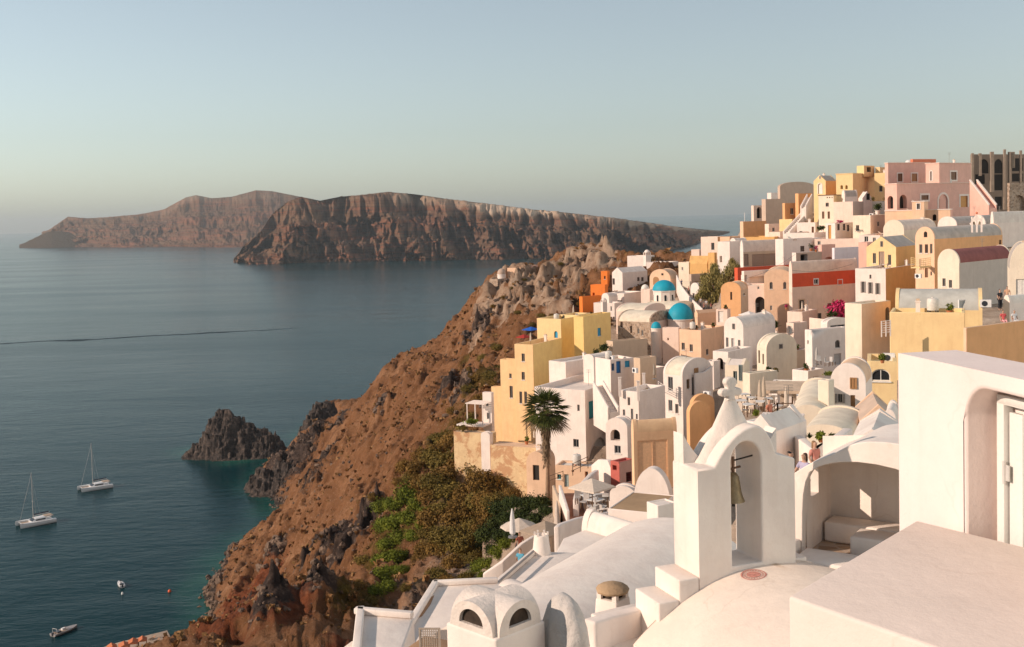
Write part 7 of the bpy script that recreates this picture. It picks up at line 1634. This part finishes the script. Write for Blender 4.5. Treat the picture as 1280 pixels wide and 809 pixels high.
def fence(label, pts, d, hgt=.95, mat=None, name='railing', rails=3, cat='railing', step=1.0):
    P3 = [P(x, y, dd) for (x, y), dd in zip(pts, d)]; root = thing(name, P3[0], 0, label, cat); m_ = mat or WD; k = 0
    for a, b in zip(P3[:-1], P3[1:]):
        a, b = a - P3[0], b - P3[0]; L = (b - a).length; n = max(1, int(L / step))
        for i in range(n + 1): q = a + (b - a) * i / n; m = MB(); m.box(q.x - .035, q.x + .035, q.y - .035, q.y + .035, q.z - .2, q.z + hgt); m.build('post', m_, root)
        for j in range(rails): z = hgt * (j + 1) / rails - .04; m = MB(); m.tube([a + Vector((0, 0, z)), b + Vector((0, 0, z))], .03, 6); m.build('rail', m_, root)
fence('dark wooden fence in front of the low peach house', [(716, 592), (735, 583)], [108, 110], 1.0, WD, 'wooden_fence', cat='fence'); fence('dark wooden fence at the foot of the palm', [(686, 606), (704, 600)], [110, 110], .9, WD, 'wooden_fence', 2, 'fence')
fence('dark wooden rail at the restaurant terrace edge', [(962, 523), (972, 515), (990, 515)], [60, 60, 60], .5, WD, rails=2); fence('white balcony railing of the white barrel house', [(823, 487), (830, 492), (848, 501)], [125, 123, 122], .95, WH, 'balcony_railing', 4)
fence('white ornate balcony railing of the peach rounded house', [(1102, 418), (1113, 417)], [83, 83], 1.0, WH, 'balcony_railing', 6, step=.3); fence('yellow lattice balcony railing of the orange vaulted house', [(1139, 334), (1150, 336), (1163, 334)], [148, 147, 149], 1.3, wall_mat('butter'), 'balcony_railing', 5, step=.45)
fence('white terrace railing beside the lower sand wall', [(748, 658), (760, 656)], [58, 58], .9, WH, rails=4)
def balcony_slab(label, pts, d, z=.15):
    P3 = [P(x, y, dd) for (x, y), dd in zip(pts, d)]; c = P3[0]; root = thing('balcony', (c.x, c.y, c.z - z), 0, label, 'balcony'); slab_poly('slab', [(p.x - c.x, p.y - c.y) for p in P3], 0, z, wall_mat('butter'), root, .02)
balcony_slab('yellow balcony slab of the orange vaulted house', [(1139, 334), (1150, 336), (1165, 334), (1160, 332)], [147.5, 146.5, 149, 151])
def ac_unit(label, px, py, d, rz):
    t = thing('air_conditioner', P(px, py, d), rz, label, 'air conditioner'); m = MB(); m.box(-.42, .42, -.16, .16, 0, .6); m.build('case', BW, t); m = MB(); m.lathe([(0, 0), (.22, 0), (.22, .02), (0, .02)], 16); m.xform(Matrix.Translation((-.08, -.165, .3)) @ Matrix.Rotation(R(90), 4, 'X')); m.build('fan_grille', BD, t)
ac_unit('white air conditioner on the wall left of the orange vaulted house front', 1148, 348, 147, -R(50)); ac_unit('white air conditioner beside the blue door', 794, 466, 139, -R(60)); ac_unit('small white air conditioner on the roof of the long yellow house', 1232, 384, 90, -R(20)); ac_unit('white air conditioner on the cream wall under the balcony', 884, 496, 121, -R(50))
def frame_box():
    h = frame_(1197, 1198, 1215, 375, 385.5, 90.5, 66); root = thing('roof_panel', h.o, h.rz, 'white framed panel leaning on the grey barrel roof', 'roof panel'); m = MB(); D, H = h.D, h.H
    m.box(-.05, .05, 0, D, 0, .07); m.box(-.05, .05, 0, D, H - .07, H); m.box(-.05, .05, 0, .07, .071, H - .071); m.box(-.05, .05, D - .07, D, .071, H - .071); m.build('frame', BW, root); m = MB(); m.box(-.03, .02, .071, D - .071, .071, H - .071); m.build('panel', roof_mat('slate'), root)
frame_box()
# scaffold posts of the ruin
for i, (px, y0, y1) in enumerate(((1216, 262, 192), (1225, 220, 192), (1240, 240, 190), (1256, 262, 187), (1262, 232, 190), (1266, 210, 190), (1276, 262, 188))):
    a = P(px, y0, 240 + .3 * i); t = thing('pillar', a, 0, 'bare concrete pillar rising from the unfinished stone building', 'pillar', 'bare pillars of the unfinished building'); m = MB(); r = .22 + .05 * (i % 3); m.box(-r, r, -r, r, 0, (y0 - y1) * mpp(240)); m.build('shaft', plaster('bare_concrete', (.32, .25, .19), var=.3), t)
for (px, py, d, lab) in ((775, 484, 118, 'left slim white post on the roof terrace wall'), (798, 489, 116, 'right slim white post on the roof terrace wall'), (805, 478, 124, 'white post at the back of the roof terrace')):
    t = thing('post', P(px, py + 6, d), 0, lab, 'post'); m = MB(); m.box(-.14, .14, -.14, .14, -.5, 1.5); m.build('shaft', WH, t); m = MB(); m.box(-.18, .18, -.18, .18, 1.501, 1.58); m.build('cap', WH, t)
t = thing('flag_pole', P(931, 282, 262), 0, 'thin pale pole at the far left of the skyline', 'pole'); m = MB(); m.tube([(0, 0, -1), (0, 0, 3.0)], .07, 6); m.build('shaft', BW, t)
def low_wall(label, pts, d, hgt, col='white', th=.25, name='garden_wall', rnd=.06):
    P3 = [P(x, y, dd) for (x, y), dd in zip(pts, d)]; c = P3[0]; root = thing(name, c, 0, label, 'wall')
    m = MB(); n = len(P3); L = [p - c for p in P3]; N = []
    for i in range(n): t = (L[min(i + 1, n - 1)] - L[max(i - 1, 0)]); t.z = 0; t.normalize(); N.append(Vector((-t.y, t.x, 0)) * th / 2)
    vs_ = []
    for p, nn in zip(L, N): vs_ += [p + nn + Vector((0, 0, -2.5)), p + nn + Vector((0, 0, hgt)), p - nn + Vector((0, 0, hgt)), p - nn + Vector((0, 0, -2.5))]
    fs = [(4 * i + j, 4 * i + (j + 1) % 4, 4 * i + 4 + (j + 1) % 4, 4 * i + 4 + j) for i in range(n - 1) for j in range(4)] + [(0, 1, 2, 3), (4 * n - 1, 4 * n - 2, 4 * n - 3, 4 * n - 4)]
    m.add(vs_, fs, False); soft(m.build('wall', wall_mat(col), root), rnd)
low_wall('white curved parapet wall swinging down beside the rust brown steps', [(746, 600), (738, 606), (728, 618), (722, 628), (720, 640)], [98, 94, 90, 86, 80], .9, th=.4)
low_wall('short scalloped white wall left of the red shop door', [(742, 588), (750, 581), (762, 582), (770, 600)], [100, 99, 98, 97], .5, th=.5)
low_wall('tan wall running down beside the dark thicket', [(692, 612), (700, 632), (697, 655), (686, 676)], [104, 92, 78, 66], .4, 'sand')
low_wall('white bench wall of the lower left terrace', [(696, 672), (700, 668), (722, 660), (746, 655), (762, 652)], [50, 51, 53, 55, 56], .5)
low_wall('white edge wall at the seaside end of the terrace', [(604, 724), (628, 708), (652, 686), (668, 676)], [58, 58, 59, 60], .3)
low_wall('curved white garden wall above the seated people', [(985, 545), (1000, 556), (1018, 571), (1040, 560), (1060, 545)], [44, 41, 38, 40, 42], .3, th=.35)
low_wall('long white lane wall right of the crowded lane', [(846, 352), (852, 366), (862, 380), (878, 396)], [244, 226, 210, 194], 1.4)
low_wall('pale retaining wall below the pink cube house', [(890, 470), (880, 478), (868, 480)], [128, 127, 126], 1.2)
low_wall('peach garden wall under the bougainvillea', [(1012, 404), (1030, 406), (1062, 404)], [160, 158, 160], .8, 'blush')
low_wall('white roof wall with a turquoise plunge pool behind it', [(966, 484), (972, 488), (994, 486)], [98, 97, 98], .4)
def pool(label, px, py, d, w_, l_):
    t = thing('plunge_pool', P(px, py, d), R(-20), label, 'pool'); m = MB(); m.box(-w_ / 2, w_ / 2, -l_ / 2, l_ / 2, -.6, -.05); m.build('water', plain('pool_water', (.20, .48, .44), .08), t); m = MB(); k = .25
    m.box(-w_ / 2 - k, w_ / 2 + k, -l_ / 2 - k, -l_ / 2 - .002, -2, .1); m.box(-w_ / 2 - k, w_ / 2 + k, l_ / 2 + .002, l_ / 2 + k, -2, .1); m.box(-w_ / 2 - k, -w_ / 2 - .002, -l_ / 2, l_ / 2, -2, .1); m.box(w_ / 2 + .002, w_ / 2 + k, -l_ / 2, l_ / 2, -2, .1); m.build('rim', WH, t)
pool('small turquoise plunge pool on the cream terrace', 979, 480, 101, 1.6, 3.4); pool('long pale green pool in front of the restaurant terrace', 976, 524, 56, 1.6, 2.0)
def sail(label, p3, col, name='shade_sail'):
    q = [P(*a) for a in p3]; c = q[0]; t = thing(name, c, 0, label, 'canopy'); m = MB(); n = 8; A, B, C, D = [x - c for x in q]
    def f(u, v): p = (A * (1 - u) + B * u) * (1 - v) + (D * (1 - u) + C * u) * v; return p + Vector((0, 0, -.25 * math.sin(PI * u) * math.sin(PI * v)))
    vs_ = [f(i / n, j / n) for i in range(n + 1) for j in range(n + 1)]; m.add(vs_, [(i * (n + 1) + j, (i + 1) * (n + 1) + j, (i + 1) * (n + 1) + j + 1, i * (n + 1) + j + 1) for i in range(n) for j in range(n)], True); o = m.build('cloth', plain('sail_%d' % int(col[0] * 100), col, .9, 0, .05), t); md = o.modifiers.new('solid', 'SOLIDIFY'); md.thickness = .03
house('bright white angular house directly behind the bell tower cone', 934, 968, 1008, 540, 575, 40, 40, 'white', roof=('g', 'y', 18), rcol='white')
house('low white roof house left of the angular white house', 930, 945, 968, 528, 560, 46, 50, 'white')
house('smooth white roof mass sweeping down behind the seated people', 1000, 1062, 1080, 548, 580, 48, 24, 'cream', roof=('v', 'y', 14), rcol='cream')
house('white roof mass with a peaked top left of the bright corner house', 1062, 1118, 1126, 556, 590, 34, 22, 'white', roof=('g', 'y', 16), rcol='white')
house('heap shaped white roof vent beside the bright corner house', 1104, 1120, 1124, 530, 545, 44, 22, 'white', roof=('v', 'y', 16), rcol='white')

low_wall('white ridge wall running from the tower steps to the oven dome', [(736, 779), (760, 772), (790, 765), (815, 757)], [19.6, 20, 20.4, 20.8], .05, th=.3)
def stain():
    z = 104.9 + .006; pts = [S(*p, z) for p in ((517, 776), (523, 762), (532, 750), (543, 744), (538, 756), (528, 770))]; c = pts[0]; t = thing('rust_stain', c, 0, 'long rust brown streak on the white roof slope by the cliff', 'stain')
    m = MB(); m.add([(p.x - c.x, p.y - c.y, 0) for p in pts], [tuple(range(6))]); m.build('streak', plaster('rust', (.42, .24, .13), var=.4), t)
stain()

# ------------------------------------------------------------------ things left out on the flat roofs
def roof_props():
    rg = random.Random(11); rn = np.random.RandomState(4); n = 0; pots = []
    for k, kind in enumerate(('dark', 'olive', 'green', 'bright')):
        V, F = leaf_cloud(rn, 170, .06, [(0, 0, .45, .26, .26, .28), (.1, .05, .6, .15, .15, .2)], shell=.3); pots.append(mesh_np('foliage', V, F, LM[kind]))
    pb = MB(); pb.lathe([(0, 0), (.13, 0), (.19, .26), (.21, .27), (.21, .33), (.17, .33), (.16, .28), (0, .27)], 14); pb_o = pb.build('pot', plain('terracotta_pot', (.42, .15, .06), .8)); pmesh = pb_o.data; bpy.data.objects.remove(pb_o)
    def short(lb, room):
        w_ = lb.split(); return ' '.join(w_[:room])
    for h in ALLH:
        if not (55 < h.d < 215) or min(h.W, h.D) < 1.6 or h.label.startswith(('thin', 'small orange roof', 'little yellow')): continue
        if not h.flat: continue
        def at(u, v): q = h.M @ Vector((-h.W * u, h.D * v, h.zr)); return q
        picks = rg.sample(['tank', 'pot', 'pot2', 'lounger', 'table', 'parasol', 'box'], rg.choice([1, 2, 3]))
        for p in picks:
            u, v = rg.uniform(.2, .8), rg.uniform(.25, .8); q = at(u, v); lb = short(h.label, 8)
            if p == 'tank' and h.W > 2.2:
                t = thing('water_tank', q, rg.uniform(0, 3), 'pale water tank on the roof of ' + lb, 'water tank'); m = MB(); m.lathe([(0, .25), (.42, .25), (.45, .35), (.45, 1.05), (.38, 1.18), (.12, 1.22), (.12, 1.28), (0, 1.28)], 16); m.build('tank', plain('tank_plastic', (.62, .58, .52), .5), t)
                m = MB(); [m.box(sx * .3 - .04, sx * .3 + .04, sy * .3 - .04, sy * .3 + .04, 0, .249) for sx in (-1, 1) for sy in (-1, 1)]; m.build('stand', BD, t)
            elif p in ('pot', 'pot2'):
                t = thing('potted_plant', q, rg.uniform(0, 6), ('leafy' if p == 'pot' else 'bushy') + ' clay pot plant on the roof of ' + lb, 'plant'); s = rg.uniform(.9, 1.5)
                a = bpy.data.objects.new('pot', pmesh); COL.objects.link(a); a.parent = t; b = bpy.data.objects.new('foliage', pots[rg.randrange(4)]); COL.objects.link(b); b.parent = t; t.scale = (s, s, s)
            elif p == 'lounger' and h.D > 2.6 and h.W > 2:
                t = thing('sun_lounger', q, -h.a + 1.5, 'pale sun lounger on the roof of ' + lb, 'sun lounger'); m = MB(); m.box(-.32, .32, -.95, .4, .24, .34); m.build('mattress', plain('lounger_cream', (.66, .58, .48), .9), t)
                m = MB(); m.add([(-.32, .402, .26), (.32, .402, .26), (.32, .95, .66), (-.32, .95, .66), (-.32, .402, .34), (.32, .402, .34), (.32, .92, .73), (-.32, .92, .73)], [(0, 1, 2, 3), (7, 6, 5, 4), (0, 4, 5, 1), (2, 6, 7, 3), (1, 5, 6, 2), (3, 7, 4, 0)]); m.build('backrest', plain('lounger_cream', (.66, .58, .48), .9), t)
                for sx in (-.27, .27):
                    for sy in (-.85, .35): m = MB(); m.box(sx - .025, sx + .025, sy - .025, sy + .025, 0, .239); m.build('leg', WD, t)
            elif p == 'table' and h.W > 2.2 and h.D > 2.2:
                t = thing('table', q, rg.uniform(0, 3), 'small table on the roof of ' + lb, 'table'); m = MB(); m.lathe([(0, .70), (.36, .70), (.36, .74), (0, .74)], 16); m.build('tabletop', plain('table_white', (.7, .66, .6), .6), t); m = MB(); m.tube([(0, 0, 0), (0, 0, .70)], .03, 8); m.build('leg', WD, t)
                for sg in (-1, 1):
                    c = thing('chair', h.M @ Vector((-h.W * u + sg * .65, h.D * v, h.zr)), -h.a + sg * 1.57, ('left' if sg < 0 else 'right') + ' chair at the table on ' + lb, 'chair'); cm = plain('chair_55', (.55, .45, .36), .8); m = MB(); m.box(-.2, .2, -.2, .2, .42, .46); m.build('seat', cm, c); m = MB(); m.box(-.2, .2, .16, .2, .461, .88); m.build('backrest', cm, c)
                    for sx in (-.17, .17):
                        for sy in (-.17, .17): m = MB(); m.box(sx - .018, sx + .018, sy - .018, sy + .018, 0, .419); m.build('leg', WD, c)
            elif p == 'parasol' and h.W > 2.4 and h.D > 2.4:
                t = thing('parasol', q, 0, 'closed cream parasol on the roof of ' + lb, 'parasol'); m = MB(); m.tube([(0, 0, 0), (0, 0, 2.2)], .025, 6); m.build('pole', WD, t); m = MB(); m.lathe([(.03, .9), (.14, 1.0), (.10, 1.8), (.02, 2.25)], 8); m.build('canopy', plain('canvas_62', (.62, .52, .42), .9), t)
            elif p == 'box':
                t = thing('air_conditioner', q, -h.a, 'white air conditioner on the roof of ' + lb, 'air conditioner'); m = MB(); m.box(-.4, .4, -.15, .15, .05, .62); m.build('case', BW, t); m = MB(); m.lathe([(0, 0), (.2, 0), (.2, .02), (0, .02)], 14); m.xform(Matrix.Translation((-.08, -.152, .33)) @ Matrix.Rotation(R(90), 4, 'X')); m.build('fan_grille', BD, t)
roof_props()
# overhead wires between the houses
def wire(label, a, b, da, db, sag=.6):
    p, q = P(*a, da), P(*b, db); t = thing('wire', p, 0, label, 'cable'); m = MB(); m.tube([(q - p) * k + Vector((0, 0, -sag * math.sin(PI * k))) for k in np.linspace(0, 1, 12)], .018, 4); m.build('cable', BD, t)
wire('thin dark cable sagging over the red house', (990, 338), (1066, 330), 176, 170); wire('thin dark cable over the lane between the small orange vault and the grey terrace house', (926, 350), (994, 318), 172, 192)
wire('thin dark cable from the white barrel house to the pink cube house', (890, 460), (905, 415), 124, 160)
